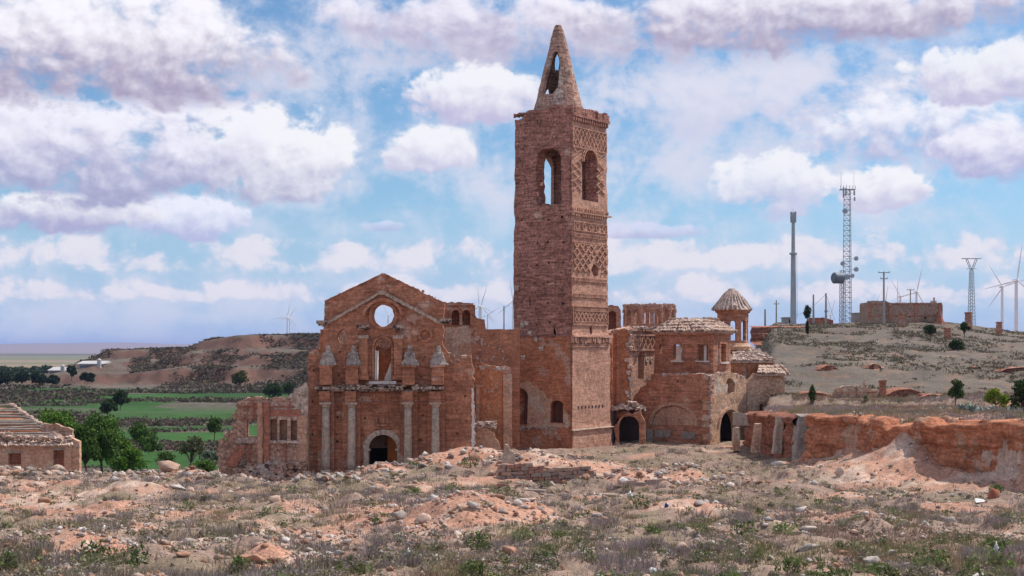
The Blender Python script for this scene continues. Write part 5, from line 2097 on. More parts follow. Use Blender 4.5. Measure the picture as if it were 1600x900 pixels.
mb = MB()
EP = Plane(Vector(BPR.pt(q1, 0, 0)[:2]), Vector((-.36, .93)), Vector((-.93, -.36)))
EP.box(mb, 0.01, 3.5, 4.6, BPR.uv(1226, 584)[1], .02, .6)
mb.build('end_wall', M['chapel_lit'], sac)
e0 = Vector(BPR.pt(BPR.uv(1176, 584)[0], BPR.uv(1176, 584)[1], -.75)); e1 = Vector(BPR.pt(BPR.uv(1229, 584)[0], BPR.uv(1229, 584)[1], -.75))
tile_roof(sac, e0, e1, P(1186, 571, 149.6), P(1222, 571, 150.5), .3, .15, courses=3)

# ================================================================== ruin left of the facade
RY = 121.0
RP = fronto(410, RY)
lr = thing('ruined_house', 'broken stone and brick house wall with window openings left of the church front', 'house ruin', RP.pt(0, 1.2, 0))
out = jag(loop(RP, [(341, 748, 0), (481, 760, 0), (481, 598, .2), (470, 605, .2), (461, 611, .2), (458, 623, .15), (450, 626, .12), (445, 621, .15), (425, 621, .15), (418, 627, .12), (414, 622, .12),
                    (385, 622, .15), (377, 628, .15), (371, 633, .15), (370, 655, .2), (366, 662, .2), (364, 672, .2), (355, 685, .2), (344, 689, .15), (341, 700, .15)]), .28)
wins = [prect(RP, 386, 656, 401.5, 682), prect(RP, 422, 655, 433, 688), prect(RP, 436.5, 656, 449, 689), prect(RP, 454, 657, 464, 689)]
mb = MB()
slab(mb, out, wins, RP.pt, .9, .4, .09, seed=101)
mb.build('wall', M['rubblewall'], lr)
mb = MB()
RP.pbox(mb, 418, 650, 468, 694, .92, 1.15, .02)
mb.build('recess_back', M['pinkwall'], lr)
for (x0, y0, x1, y1, d) in ((403.5, 628, 411.5, 725, -.42), (412, 628, 421, 722, -.30), (466, 650, 479, 722, -.1)):
    mb = MB()
    n_ = 8
    for i in range(n_):
        RP.pbox(mb, x0 + random.uniform(-.4, .4), y0 + (y1 - y0) * i / n_ + .1, x1 + random.uniform(-.4, .4), y0 + (y1 - y0) * (i + 1) / n_, d, .0, .03)
    mb.build('brick_pier', M['redbrick'] if x0 == 412 else M['pinkwall'], lr)
for (x0, y0, x1, y1) in ((394, 624, 397.5, 655), (388, 694, 392, 720), (452, 626, 455, 652), (444, 694, 447.5, 724), (374, 634, 460, 636.6), (414, 640, 470, 650), (372, 654.5, 404, 656.5)):
    mb = MB()
    RP.pbox(mb, x0, y0, x1, y1, -.10, .0, .02)
    mb.build('brick_band', M['redbrick'], lr)
for (x0, x1) in ((368, 404), (417, 470)):
    mb = MB()
    RP.trim(mb, RP.uv(x0, 0)[0], RP.uv(x1, 0)[0], RP.uv(x0, 692.5)[1], RP.uv(x0, 688.5 if x0 > 400 else 683.5)[1], -.2, .6, .3, .04, .05)
    mb.build('window_ledge', M['cap'], lr)
mb = MB()
for i in range(9):
    t = i / 8
    p0 = P(362 + 15 * t, 724 - 22 * t, RY - .7 + .1 * t)
    s_ = .36
    mb.box(p0.x - s_, p0.x + s_, p0.y - .3, p0.y + .3, p0.z - .3, p0.z + .3, .1)
mb.build('leaning_pier', M['redbrick'], lr)
mb = MB()
rubble_top(mb, [P(px, py, RY) for px, py in ((342, 690), (365, 672), (371, 634), (380, 626), (400, 621), (418, 626), (430, 621), (450, 626), (461, 612), (480, 599))], 8, (.08, .24))
for k in range(380):
    p = P(random.uniform(366, 481), random.uniform(718, 752), RY - random.uniform(.1, 2.4))
    s_ = random.uniform(.08, .26)
    p.z = min(p.z, max(Hs(p.x, p.y) + .1, 1.2 + 1.3 * max(0, 1 - (RY - p.y) / 2.0)))
    mb.box(p.x - s_, p.x + s_, p.y - s_, p.y + s_, p.z - s_ * .7, p.z + s_ * .6, s_ * .4)
mb.build('fallen_rubble', M['rubblewall'], lr)['kind'] = 'stuff'

# ================================================================== farmhouse at the left edge
HY = 124.0
HP = fronto(111, HY)
fh = thing('roofless_farmhouse', 'plastered farmhouse with bare roof beams and broken tile eave at left edge', 'house ruin', HP.pt(0, 1.0, 0))
eave_v = HP.uv(60, 694)[1]
wl = HP.uv(-90, 700)[0]
mb = MB()
slab(mb, jag([(wl, .5, 0), (0, .5, 0), (0, eave_v, .03), (wl, eave_v, 0)], .5), [prect(HP, 13, 708, 33, 726), prect(HP, 83, 703, 100, 735)], HP.pt, .6, .5, .03, seed=111)
mb.build('wall', M['pinkwall'], fh)
for (x0, y0, x1, y1) in ((13, 708, 33, 726), (83, 703, 100, 735)):
    mb = MB()
    HP.pbox(mb, x0 - 1.5, y0 - 2.5, x1 + 1.5, y0 + .2, -.05, .3, .01)
    w_ = mb.build('window', M['wood'], fh)
    mb = MB()
    HP.pbox(mb, x0 - 1, y0 - 1, x1 + 1, y1 + 1, .62, .8)
    mb.build('blind', M['redbrick'], w_)
# brick side wall seen on the right, and the broken end parapet
SW = Plane(Vector(HP.pt(0, 0, 0)[:2]), Vector((.155, .988)), Vector((-.988, .155)))
mb = MB()
slab(mb, jag(loop(fronto(111, HY + .3), [(111, 745, 0), (124.5, 745, .03), (124, 690, .06), (111, 684, .05)]), .3), [], fronto(111, HY + .3).pt, .6, .4, .03, seed=113)
mb.build('brick_end', M['chapel_lit'], fh)
EPY = HY + 2.2
EPp = fronto(95, EPY)
mb = MB()
slab(mb, jag(loop(EPp, [(66, 700, 0), (113, 700, .05), (113, 672, .12), (106, 668, .12), (92, 664, .15), (76, 663, .15), (67, 661, .1)]), .3), [], EPp.pt, .5, .4, .08, seed=114)
mb.build('end_parapet', M['rubblewall'], fh)
# exposed purlins: nearly level logs climbing back to the ridge, cut off along the hip
for i in range(13):
    t = i / 12.0
    yb = HY + .7 + 6.5 * t
    py = 684 - 50 * t + random.uniform(-1, 1)
    xr = 90 - 66 * t + random.uniform(-2, 2)
    if 4 <= i <= 5:
        xr -= 3
    a = P(-75, py + random.uniform(-1.5, 3.5), yb)
    b = P(xr, py + random.uniform(-1, 1), yb)
    mb = MB()
    mid = a.lerp(b, .5) + Vector((0, 0, random.uniform(-.1, .05)))
    mb.path([a, mid, b], [.13, .12, .10], 7)
    mb.build('roof_beam', M['wood'], fh)
# sloping red lining under the beams and the tiled hip edge
mb = MB()
a0 = P(-75, 690, HY + .9); a1 = P(92, 690, HY + .9); b1 = P(24, 637, HY + 7.4); b0 = P(-75, 637, HY + 7.4)
mb.add([a0, a1, b1, b0, a0 - Vector((0, 0, .2)), a1 - Vector((0, 0, .2)), b1 - Vector((0, 0, .2)), b0 - Vector((0, 0, .2))], [(0, 1, 2, 3), (7, 6, 5, 4), (0, 4, 5, 1), (1, 5, 6, 2), (2, 6, 7, 3), (3, 7, 4, 0)])
mb.build('roof_lining', M['orange'], fh)
for i in range(24):
    t = i / 23
    p = P(98 - 80 * t, 686 - 54 * t, HY + .9 + 6.5 * t)
    s_ = random.uniform(.12, .26)
    mb = MB()
    mb.hexa([(p.x - s_ * 1.3, p.y - s_, p.z - .12), (p.x + s_ * 1.3, p.y - s_, p.z - .16), (p.x + s_ * 1.3, p.y + s_, p.z - .1), (p.x - s_ * 1.3, p.y + s_, p.z - .1),
             (p.x - s_ * 1.1, p.y - s_ * .8, p.z + .1), (p.x + s_ * 1.1, p.y - s_ * .8, p.z + .05), (p.x + s_, p.y + s_ * .8, p.z + .12), (p.x - s_, p.y + s_ * .8, p.z + .14)], .05)
    mb.build('hip_tile', M['tile'], fh)
for i in range(44):
    px = -12 + 124 * i / 43
    a = P(px, 697 + random.uniform(-1, 1), HY - .38)
    b = P(px + random.uniform(-1, 1), 688 + random.uniform(-1, 1.5), HY + .75)
    if random.random() < .06:
        continue
    ax = (b - a).normalized(); side = Vector((1, 0, 0)); up = side.cross(ax)
    if up.z < 0:
        up = -up
    mb = MB()
    vs = []
    for (q, rr) in ((a, .125), (b, .105)):
        for j in range(6):
            w = PI * j / 5
            vs.append(q + side * (math.cos(w) * rr) + up * (math.sin(w) * rr))
    mb.add(vs, [(j, j + 1, 7 + j, 6 + j) for j in range(5)] + [(5, 4, 3, 2, 1, 0)])
    mb.build('eave_tile', M['tile'], fh)
mb = MB()
for k in range(170):
    px = random.uniform(-10, 112)
    p = P(px, random.uniform(682, 692) if px > 20 else random.uniform(674, 694), HY + random.uniform(.0, 1.2))
    s_ = random.uniform(.06, .2)
    mb.box(p.x - s_, p.x + s_, p.y - s_, p.y + s_, p.z - s_ * .5, p.z + s_ * .5, s_ * .4)
mb.build('broken_tiles', M['tile'], fh)['kind'] = 'stuff'

# ================================================================== piers of the old cellars along the red bank
def pier(label, px, py0, py1, Y, w, d, mat, lean=0.0, seed=0):
    c = P(px, py1, Y)
    z1 = CZ + (HZ - py0) / F * Y
    mb = MB()
    n_ = 9
    vs = []
    for i in range(n_ + 1):
        t = i / n_
        z = c.z - .4 + (z1 - c.z + .4) * t
        k = 1 - .18 * t
        o = lean * t
        for (sx, sy) in ((-1, -1), (1, -1), (1, 1), (-1, 1)):
            vs.append((c.x + sx * w / 2 * k * random.uniform(.9, 1.1) + o, c.y + sy * d / 2 * k * random.uniform(.94, 1.06), z + (random.uniform(-.1, .1) if 0 < i else 0)))
    fs = []
    for i in range(n_):
        for j in range(4):
            fs.append((i * 4 + j, i * 4 + (j + 1) % 4, (i + 1) * 4 + (j + 1) % 4, (i + 1) * 4 + j))
    fs.append((n_ * 4, n_ * 4 + 1, n_ * 4 + 2, n_ * 4 + 3))
    mb.add(vs, fs)
    o = mb.build('cellar_pier', mat, None, (c.x, c.y, c.z))
    tag(o, label, 'pier', 'plastered piers standing against the red bank')
    return o


pier('slim pale pier nearest the chapel doorway, against the red bank', 1150, 668, 697, 128.0, .6, 1.0, M['chapel_lit'])
pier('second leaning pale pier from the chapel doorway, against the red bank', 1180, 661, 700, 122.0, .65, 1.0, M['chapel_lit'], .25)
pier('tall third pale pier from the chapel doorway, against the red bank', 1213, 652, 701, 118.0, .7, 1.0, M['stone'], .3)
pier('broad dark grey pier at the left end of the bare red bank', 1254, 648, 727, 112.6, 1.55, 2.2, M['graystone'], .2)
# low parapet slab on the bank near the chapel
mb = MB()
pp = fronto(1160, 133)
slab(mb, jag(loop(pp, [(1146, 665, 0), (1176, 665, .05), (1176, 648, .05), (1146, 644, .05)]), .3), [], pp.pt, .5, .4, .03, seed=121)
tag(mb.build('parapet_stub', M['stone'], None, pp.pt(0, 5.5, 0)), 'grey stub of parapet wall beside the chapel doorway', 'wall')

# ================================================================== stone retaining wall and low walls in the foreground
def stone_wall(name, label, pxa, pya0, pya1, pxb, pyb0, pyb1, Y0, Y1, sw=.42, sh=.22, low=True):
    a = P(pxa, pya1, Y0); b = P(pxb, pyb1, Y1)
    root = thing(name, label, 'wall', (a.x, a.y, a.z))
    za1 = CZ + (HZ - pya0) / F * Y0; zb1 = CZ + (HZ - pyb0) / F * Y1
    L = math.hypot(b.x - a.x, b.y - a.y)
    d = Vector((b.x - a.x, b.y - a.y)) / L
    nrm = Vector((-d.y, d.x))
    if nrm.y > 0:
        nrm = -nrm
    rows = int(max(za1 - a.z, zb1 - b.z) / sh)
    core = MB()
    shades = [M['rock_a'], M['rock_b'], M['rock_c']]
    for r in range(rows):
        u = random.uniform(0, .2)
        while u < L:
            w = sw * random.uniform(.5, 1.45)
            t = (u + w / 2) / L
            zt_ = za1 + (zb1 - za1) * t + .25 * math.sin(t * 9) * .4
            zb_ = a.z + (b.z - a.z) * t
            if low:
                hgt = zt_ - zb_
                zb_ = Hs(a.x + d.x * (u + w / 2), a.y + d.y * (u + w / 2)) - .05
                zt_ = zb_ + hgt
            z0 = zb_ + r * sh
            if z0 > zt_ - .1 or random.random() < .03:
                u += w
                continue
            h = sh * random.uniform(.8, 1.05)
            dep = .14 + random.uniform(-.06, .12)
            mb = MB()
            p0 = Vector((a.x, a.y)) + d * (u + .015); p1 = Vector((a.x, a.y)) + d * (u + w - .015)
            q0 = p0 + nrm * dep; q1 = p1 + nrm * dep
            bk0 = p0 - nrm * .25; bk1 = p1 - nrm * .25
            mb.hexa([(q0.x, q0.y, z0), (q1.x, q1.y, z0), (bk1.x, bk1.y, z0), (bk0.x, bk0.y, z0), (q0.x, q0.y, z0 + h), (q1.x, q1.y, z0 + h), (bk1.x, bk1.y, z0 + h), (bk0.x, bk0.y, z0 + h)], .045)
            mb.build('stone', random.choice(shades), root)
            u += w
    p0 = Vector((a.x, a.y)) - nrm * .15; p1 = Vector((b.x, b.y)) - nrm * .15
    q0 = p0 - nrm * .5; q1 = p1 - nrm * .5
    if not low:
        core.hexa([(p0.x, p0.y, a.z - .3), (p1.x, p1.y, b.z - .3), (q1.x, q1.y, b.z - .3), (q0.x, q0.y, a.z - .3), (p0.x, p0.y, za1 - .1), (p1.x, p1.y, zb1 - .1), (q1.x, q1.y, zb1 - .1), (q0.x, q0.y, za1 - .1)], .02)
        core.build('core', M['rubblewall'], root)
    return root


M['rock_a'] = plain('wall_stone_pale', (.42, .31, .25), (.34, .23, .18), 3.0, grit=.4)
M['rock_b'] = plain('wall_stone_pink', (.38, .22, .165), (.31, .16, .115), 3.0, grit=.4)
M['rock_c'] = plain('wall_stone_grey', (.33, .27, .235), (.26, .20, .17), 3.0, grit=.4)
stone_wall('retaining_wall', 'dry stone retaining wall holding back the rubble mound before the tower', 780, 724, 766, 922, 733, 756, 100, 101.5, .55, .26, False)
stone_wall('retaining_wall', 'thin row of flat pale stones ending in the dry grass in front of the retaining wall', 748, 775, 784, 946, 781, 789, 80, 78.5, .9, .17)
stone_wall('retaining_wall', 'short low stone wall remnant right of the bare earth path', 966, 752, 764, 1052, 752, 764, 92, 93.5, .6, .2)
stone_wall('retaining_wall', 'small stone wall remnant with red bricks at right foreground', 1122, 838, 856, 1196, 833, 850, 54, 55, .42, .15)
# thin upright wall stub by the rubble heap
us = fronto(792, 103)
mb = MB()
slab(mb, jag(loop(us, [(783, 724, 0), (806, 724, .05), (803, 706, .1), (797, 703, .1), (794, 695, .08), (789, 694, .05), (786, 706, .08)]), .22), [], us.pt, .45, .35, .04, seed=131)
tag(mb.build('wall_stub', M['stone'], None, us.pt(0, 4, 0)), 'thin upright grey wall stub on the rubble mound before the tower', 'wall')

# ================================================================== wind turbines
def turbine(label, hx, hy, Y, blen_px, angs, base_py=525, yaw=0.0):
    h = P(hx, hy, Y)
    s = Y / F
    bl = blen_px * s
    z0 = CZ + (HZ - base_py) / F * Y - 25
    root = thing('wind_turbine', label, 'wind turbine', (h.x, h.y, z0), 'wind turbines on the horizon')
    mb = MB()
    mb.tube((h.x, h.y, z0), (h.x, h.y, h.z - .02 * bl), .068 * bl, .042 * bl, 12)
    mb.build('tower', M['turbine'], root, smooth=False)
    ya = R(yaw)
    fwd = Vector((math.sin(ya), -math.cos(ya), 0))
    side = Vector((math.cos(ya), math.sin(ya), 0))
    mb = MB()
    mb.tube(h - fwd * .16 * bl, h + fwd * .05 * bl, .055 * bl, .05 * bl, 10)
    mb.build('nacelle', M['turbine'], root)
    mb = MB()
    c = h + fwd * .07 * bl
    mb.tube(h + fwd * .05 * bl, h + fwd * .10 * bl, .05 * bl, .02 * bl, 10)
    mb.build('hub', M['turbine'], root)
    for a in angs:
        d = side * math.cos(R(a)) + Vector((0, 0, 1)) * math.sin(R(a))
        n = fwd.cross(d)
        mb = MB()
        prof = [(0, .022, .022), (.10, .040, .018), (.25, .045, .012), (.6, .028, .008), (.9, .014, .005), (1.0, .003, .002)]
        vs = []
        for (t, w, k) in prof:
            q = c + d * (t * bl)
            vs += [q - n * (w * bl * .4), q + fwd * (k * bl), q + n * (w * bl * .6), q - fwd * (k * bl)]
        fs = []
        for i in range(len(prof) - 1):
            for j in range(4):
                fs.append((i * 4 + j, i * 4 + (j + 1) % 4, i * 4 + 4 + (j + 1) % 4, i * 4 + 4 + j))
        fs += [(3, 2, 1, 0), tuple(range(len(vs) - 4, len(vs)))]
        mb.add(vs, fs)
        mb.build('blade', M['turbine'], root)
    return root


turbine('distant turbine on the mesa left of the church, nearer one', 449, 495.5, 2400, 25, (78, 188, -62), 525)
turbine('distant turbine on the mesa left of the church, its twin just behind', 452.5, 497, 2500, 20, (60, 194, -50), 525)
turbine('turbine seen over the nave wall, tall upright blade pair at left', 751.5, 479.5, 2000, 36, (74, 194, -46), 520)
turbine('turbine behind the nave wall hidden at the broken arch corner', 749, 478, 2300, 30, (95, 215, -25), 520)
turbine('turbine seen over the nave wall, lower one at right', 762, 492, 2100, 24, (32, 152 + 50, -55), 520)
turbine('turbine mostly hidden behind the left edge of the tower', 802, 470, 1900, 33, (100, 220, -20), 520)
turbine('turbine seen through the round window of the church front', 607, 492, 2000, 22, (118, 0, 262), 520)
turbine('turbine behind the brick tank, left one with blades to upper left', 1407, 463, 1700, 33, (121, 12, 250), 520)
turbine('turbine behind the brick tank, right one with upright blade', 1432, 456, 1700, 41, (78, 198, -62), 520)
turbine('turbine half hidden at the foot of the lattice masts', 1352, 483, 2100, 22, (168, 48, -72), 520)
turbine('turbine at the left edge of the brick tank showing blade tips', 1362, 484, 2200, 30, (62, 182, -58), 520)
turbine('turbine behind the tank with one upright blade beside the pole', 1381, 487, 2000, 42, (82, 202, -38), 520)
turbine('turbine behind the tank with a thick upright blade', 1402, 476, 1900, 41, (90, 210, -30), 520)
turbine('big turbine at right, blade pointing to upper left', 1566, 448, 1500, 43, (123, 17, 235), 520)
turbine('big turbine at right edge with tall upright blade', 1588, 438, 1450, 56, (82, 195, -42), 520)
turbine('turbine between the concrete poles with crossed thin blades', 1298, 492, 2300, 26, (75, 195, 108), 520)


# ================================================================== masts, poles and ruins on the hill
def lattice(mb, x, y, z0, z1, w0, w1, nseg, r=.035, tri=False):
    k = 3 if tri else 4
    ring_ = lambda z, w: [Vector((x + w / 2 * 1.25 * math.cos(2 * PI * i / k + PI / 4 + .2), y + w / 2 * 1.25 * math.sin(2 * PI * i / k + PI / 4 + .2), z)) for i in range(k)]
    prev = ring_(z0, w0)
    for s in range(nseg):
        t = (s + 1) / nseg
        cur = ring_(z0 + (z1 - z0) * t, w0 + (w1 - w0) * t)
        for i in range(k):
            mb.tube(prev[i], cur[i], r * 1.5, r * 1.5, 4, False)
            mb.tube(prev[i], cur[(i + 1) % k], r, r, 4, False)
            mb.tube(cur[i], cur[(i + 1) % k], r, r, 4, False)
        prev = cur


HYY = 262.0
def hill_pt(px, Y):
    x = (px - 800) / F * Y
    return Vector((x, Y, Hs(x, Y) - .1))


def zpx(py, Y):
    return CZ + (HZ - py) / F * Y


# tall lattice mast
b = hill_pt(1325, HYY)
ms = thing('lattice_mast', 'tall grey lattice radio mast with dishes and antenna crown', 'mast', b)
mb = MB()
ztp = zpx(296, HYY)
lattice(mb, b.x, b.y, b.z, ztp, 1.6, 1.15, 26, .045, True)
mb.build('lattice', M['steel'], ms)
mb = MB()
mb.box(b.x - 1.5, b.x + 1.3, b.y - .5, b.y + .5, ztp - .12, ztp + .05)
for dx in (-1.45, -.9, -.4, .2, .7, 1.25):
    mb.tube((b.x + dx, b.y - .4, ztp), (b.x + dx, b.y - .4, ztp + .7), .05, .05, 5)
mb.build('platform', M['steel'], ms)
for dx, L_ in ((-1.3, 3.3), (1.1, 3.3), (-.3, .9)):
    MB().tube((b.x + dx, b.y, ztp), (b.x + dx, b.y, ztp + L_), .035, .02, 5).build('whip_antenna', M['steel'], ms)
for dx, dz, hh in ((-1.0, -1.6, 1.9), (-.55, -1.2, 1.4), (1.0, -1.2, .9), (1.05, -2.2, .7)):
    mb = MB()
    mb.box(b.x + dx - .14, b.x + dx + .14, b.y - .8, b.y - .62, ztp + dz, ztp + dz + hh)
    mb.tube((b.x + dx, b.y - .6, ztp + dz + hh * .5), (b.x, b.y, ztp + dz + hh * .5), .03, .03, 4)
    mb.build('panel_antenna', M['steel'], ms)
def dish(parent, c, d, r, mat, dep=.35):
    d = Vector(d).normalized()
    mb = MB()
    mb.tube(Vector(c), Vector(c) + d * dep * r * 2, r * .92, r, 14)
    return mb.build('dish', mat, parent)
for (px, py, r_) in ((1321, 330, .5), (1317, 412, .42), (1337, 404, .42), (1337, 421, .45), (1325, 433, .5), (1331, 431, .4)):
    q = P(px, py, HYY - .9)
    dish(ms, q, (.3 if px > 1325 else -.5, -1, 0), r_, M['steel'])
    MB().tube(q, (b.x, b.y, q.z), .04, .04, 4).build('dish_arm', M['steel'], ms)
# short lattice with drum antenna
b = hill_pt(1316.5, HYY - 3)
m2 = thing('lattice_mast', 'short lattice mast carrying a big dark drum antenna', 'mast', b)
mb = MB()
lattice(mb, b.x, b.y, b.z, zpx(424, HYY), 1.0, .8, 12, .04)
mb.build('lattice', M['steel'], m2)
q = P(1311.5, 434.5, HYY - 3.4)
mb = MB()
mb.tube(q + Vector((.55, .2, 0)), q + Vector((-1.05, -.35, 0)), 1.0, 1.04, 18)
mb.tube(q + Vector((-1.05, -.35, 0)), q + Vector((-1.25, -.42, 0)), 1.04, .8, 18)
mb.build('drum_antenna', M['drum'], m2)
mb = MB()
mb.tube(q + Vector((.5, .2, .3)), (b.x, b.y, q.z + .3), .06, .06, 5); mb.tube(q + Vector((.5, .2, -.3)), (b.x, b.y, q.z - .3), .06, .06, 5)
mb.build('bracket', M['steel'], m2)
# monopole
b = hill_pt(1239.5, 255)
mp = thing('telecom_monopole', 'smooth grey telecom monopole with antennas at its top', 'mast', b)
mb = MB()
zs = [zpx(y_, 255) for y_ in (345, 396)]
mb.tube(b, (b.x, b.y, zs[1]), .55, .42, 14); mb.tube((b.x, b.y, zs[1]), (b.x, b.y, zs[0]), .36, .30, 14)
mb.build('pole', M['steel'], mp)
MB().tube((b.x, b.y, zs[1] - .2), (b.x, b.y, zs[1] + .12), .7, .7, 14).build('collar', M['steel'], mp)
for k in range(6):
    t = 2 * PI * k / 6
    mb = MB()
    mb.box(b.x + .42 * math.cos(t) - .12, b.x + .42 * math.cos(t) + .12, b.y + .42 * math.sin(t) - .08, b.y + .42 * math.sin(t) + .08, zs[0] - .3, zpx(331, 255) + random.uniform(-.2, .1))
    mb.tube((b.x, b.y, zs[0]), (b.x + .42 * math.cos(t), b.y + .42 * math.sin(t), zs[0]), .04, .04, 4)
    mb.build('panel_antenna', M['steel'], mp)
MB().tube((b.x, b.y, zs[0]), (b.x, b.y, zpx(326, 255)), .04, .03, 5).build('lightning_rod', M['steel'], mp)
mb = MB()
for k in range(40):
    z_ = b.z + 1 + (zs[1] - b.z - 1) * k / 40
    mb.tube((b.x + .52 - .1 * k / 40, b.y - .15, z_), (b.x + .72 - .1 * k / 40, b.y - .15, z_), .025, .025, 4)
mb.tube((b.x + .72, b.y - .15, b.z + 1), (b.x + .62, b.y - .15, zs[1]), .03, .03, 4)
mb.build('ladder', M['steel'], mp)
# V-topped pylon
b = hill_pt(1518, 258)
py_ = thing('power_pylon', 'slim lattice power pylon with V shaped head at right', 'pylon', b)
mb = MB()
zt1 = zpx(423, 258)
lattice(mb, b.x, b.y, b.z, zt1, 1.15, .6, 17, .035)
mb.build('lattice', M['steel'], py_)
mb = MB()
zh = zpx(404, 258)
for sx in (-1, 1):
    for k in range(4):
        t0, t1 = k / 4, (k + 1) / 4
        a = Vector((b.x + sx * (.2 + .9 * t0), b.y, zt1 + (zh - zt1) * t0)); c = Vector((b.x + sx * (.2 + .9 * t1), b.y, zt1 + (zh - zt1) * t1))
        a2 = a + Vector((-sx * .3, 0, .1)); c2 = c + Vector((-sx * .3, 0, .1))
        mb.tube(a, c, .06, .06, 4); mb.tube(a2, c2, .06, .06, 4); mb.tube(a, c2, .045, .045, 4)
mb.tube((b.x - 1.8, b.y, zh), (b.x + 1.8, b.y, zh), .09, .09, 5)
mb.tube((b.x - .95, b.y, zpx(420, 258)), (b.x + .95, b.y, zpx(420, 258)), .06, .06, 4)
mb.build('cross_arm', M['steel'], py_)


def pole(label, px, py0, Y, r=.14, arms=(), mat='concrete'):
    b = hill_pt(px, Y)
    z1 = zpx(py0, Y)
    root = thing('utility_pole', label, 'pole', b, 'poles on the hill')
    MB().tube(b, (b.x, b.y, z1), r * 1.25, r * .85, 8).build('post', M[mat], root)
    for (py, hw) in arms:
        z_ = zpx(py, Y)
        mb = MB()
        mb.box(b.x - hw, b.x + hw, b.y - .2, b.y - .08, z_ - .07, z_ + .07)
        arm = mb.build('cross_arm', M[mat], root)
        mb = MB()
        for dx in (-hw + .1, 0, hw - .1):
            mb.tube((b.x + dx, b.y - .14, z_ + .07), (b.x + dx, b.y - .14, z_ + .3), .06, .04, 6)
        mb.build('insulator', M['concrete'], arm)
    return root


pole('tall concrete pole with two crossarms in front of the brick tank', 1381, 425, 245, .17, ((426, 1.0), (435.5, .65)))
pole('plain concrete pole right of the monopole', 1271, 460, 258, .17)
pole('plain concrete pole near the lattice masts', 1290.5, 458, 260, .17, ((487, .35),))
pole('thin wooden pole with small crossarm at far left of the hill', 1213, 469, 300, .14, ((475, .6),), 'wood')
pole('short stout post at the far left end of the hill', 1195.5, 483, 300, .2, (), 'concrete')
pole('thin pole with crossarm seen behind the brick tank', 1422.5, 452, 330, .14, ((453, .9),), 'wood')
pole('slim dark pole seen over the nave wall left of the tower', 787.5, 478, 300, .16, (), 'concrete')

# overhead wires between the concrete poles
def wire(label, a, b, sag):
    mb = MB()
    a, b = Vector(a), Vector(b)
    pts = [a.lerp(b, i / 10) - Vector((0, 0, sag * 4 * (i / 10) * (1 - i / 10))) for i in range(11)]
    mb.path(pts, [.03] * 11, 4)
    tag(mb.build('wire', M['drum'], None, pts[0]), label, 'wire')
wire('sagging wire from the concrete pole near the masts to the monopole foot', P(1290, 460, 259.8), P(1242, 494, 255.6), .5)
wire('stay wire from the concrete pole near the masts to the ground', P(1290.8, 460, 259.8), P(1304, 500, 258), .0)

# brick water tank
wt_p = fronto(1356, 250)
tk = thing('brick_water_tank', 'long brown stone tank building with red brick pilasters on the hilltop', 'building', wt_p.pt(6, 16, 0))
out = jag(loop(wt_p, [(1356, 512, 0), (1473, 512, .0), (1473, 476, .04), (1466, 473, .05), (1390, 473, .05), (1384, 470, .05), (1356, 470, 0)]), .4)
def tank_wall(dep):
    mb = MB()
    slab(mb, out, [pblob(wt_p, 1421, 495, 1.1, 1.2, 8, .2), pblob(wt_p, 1446, 497, 1.6, 2.2, 8, .25)], lambda u, v, d: wt_p.pt(u, v, d + dep), .5, .6, .06, seed=141)
    return mb
M['tankwall'] = masonry('tank_masonry', (.36, .235, .175), (.42, .28, .21), course=.3, pits=.8, grit=.9, pale=(.5, .4, .33), pale_amt=.3)
tank_wall(0).build('wall', M['tankwall'], tk)
mb = MB()
wt_p.box(mb, .02, 13.28, 14.5, 20.4, 5.5, 6.0); wt_p.box(mb, .02, .5, 14.5, 20.6, .55, 5.5); wt_p.box(mb, 12.8, 13.27, 14.5, 20.1, .55, 5.5)
mb.build('rear_walls', M['tankwall'], tk)
mb = MB()
wt_p.box(mb, .5, 12.8, 19.6, 19.8, .5, 5.5)
mb.build('roof_slab', M['concrete'], tk)
for px in (1358.5, 1391, 1431, 1469):
    mb = MB()
    wt_p.pbox(mb, px - 2.3, 473, px + 2.3, 510, -.16, .0, .02)
    mb.build('pilaster', M['chapel'], tk)
for y_ in (474, 492):
    for (x0, x1) in ((1361, 1388.5), (1393.5, 1428.5), (1433.5, 1466.5)):
        mb = MB()
        wt_p.pbox(mb, x0, y_, x1, y_ + 2.2, -.09, .0, .01)
        mb.build('brick_band', M['chapel'], tk)
mb = MB()
c_ = wt_p.pt(12.1, 0, 1.0)
mb.box(c_[0] - .5, c_[0] + .4, c_[1], c_[1] + .8, 19.9, 20.9, .05); mb.box(c_[0] - .1, c_[0] + .2, c_[1] + .2, c_[1] + .5, 20.9, 21.5, .03)
mb.build('chimney', M['cap'], tk)
mb = MB()
p = P(1468, 506, 249.2)
mb.lathe((p.x, p.y, p.z - .8), [(1.3, 0), (1.1, .7), (.7, 1.5), (.45, 2.3), (.25, 3.0)], 9, .25, seed=5)
mb.build('corner_buttress', M['redbrick'], tk)

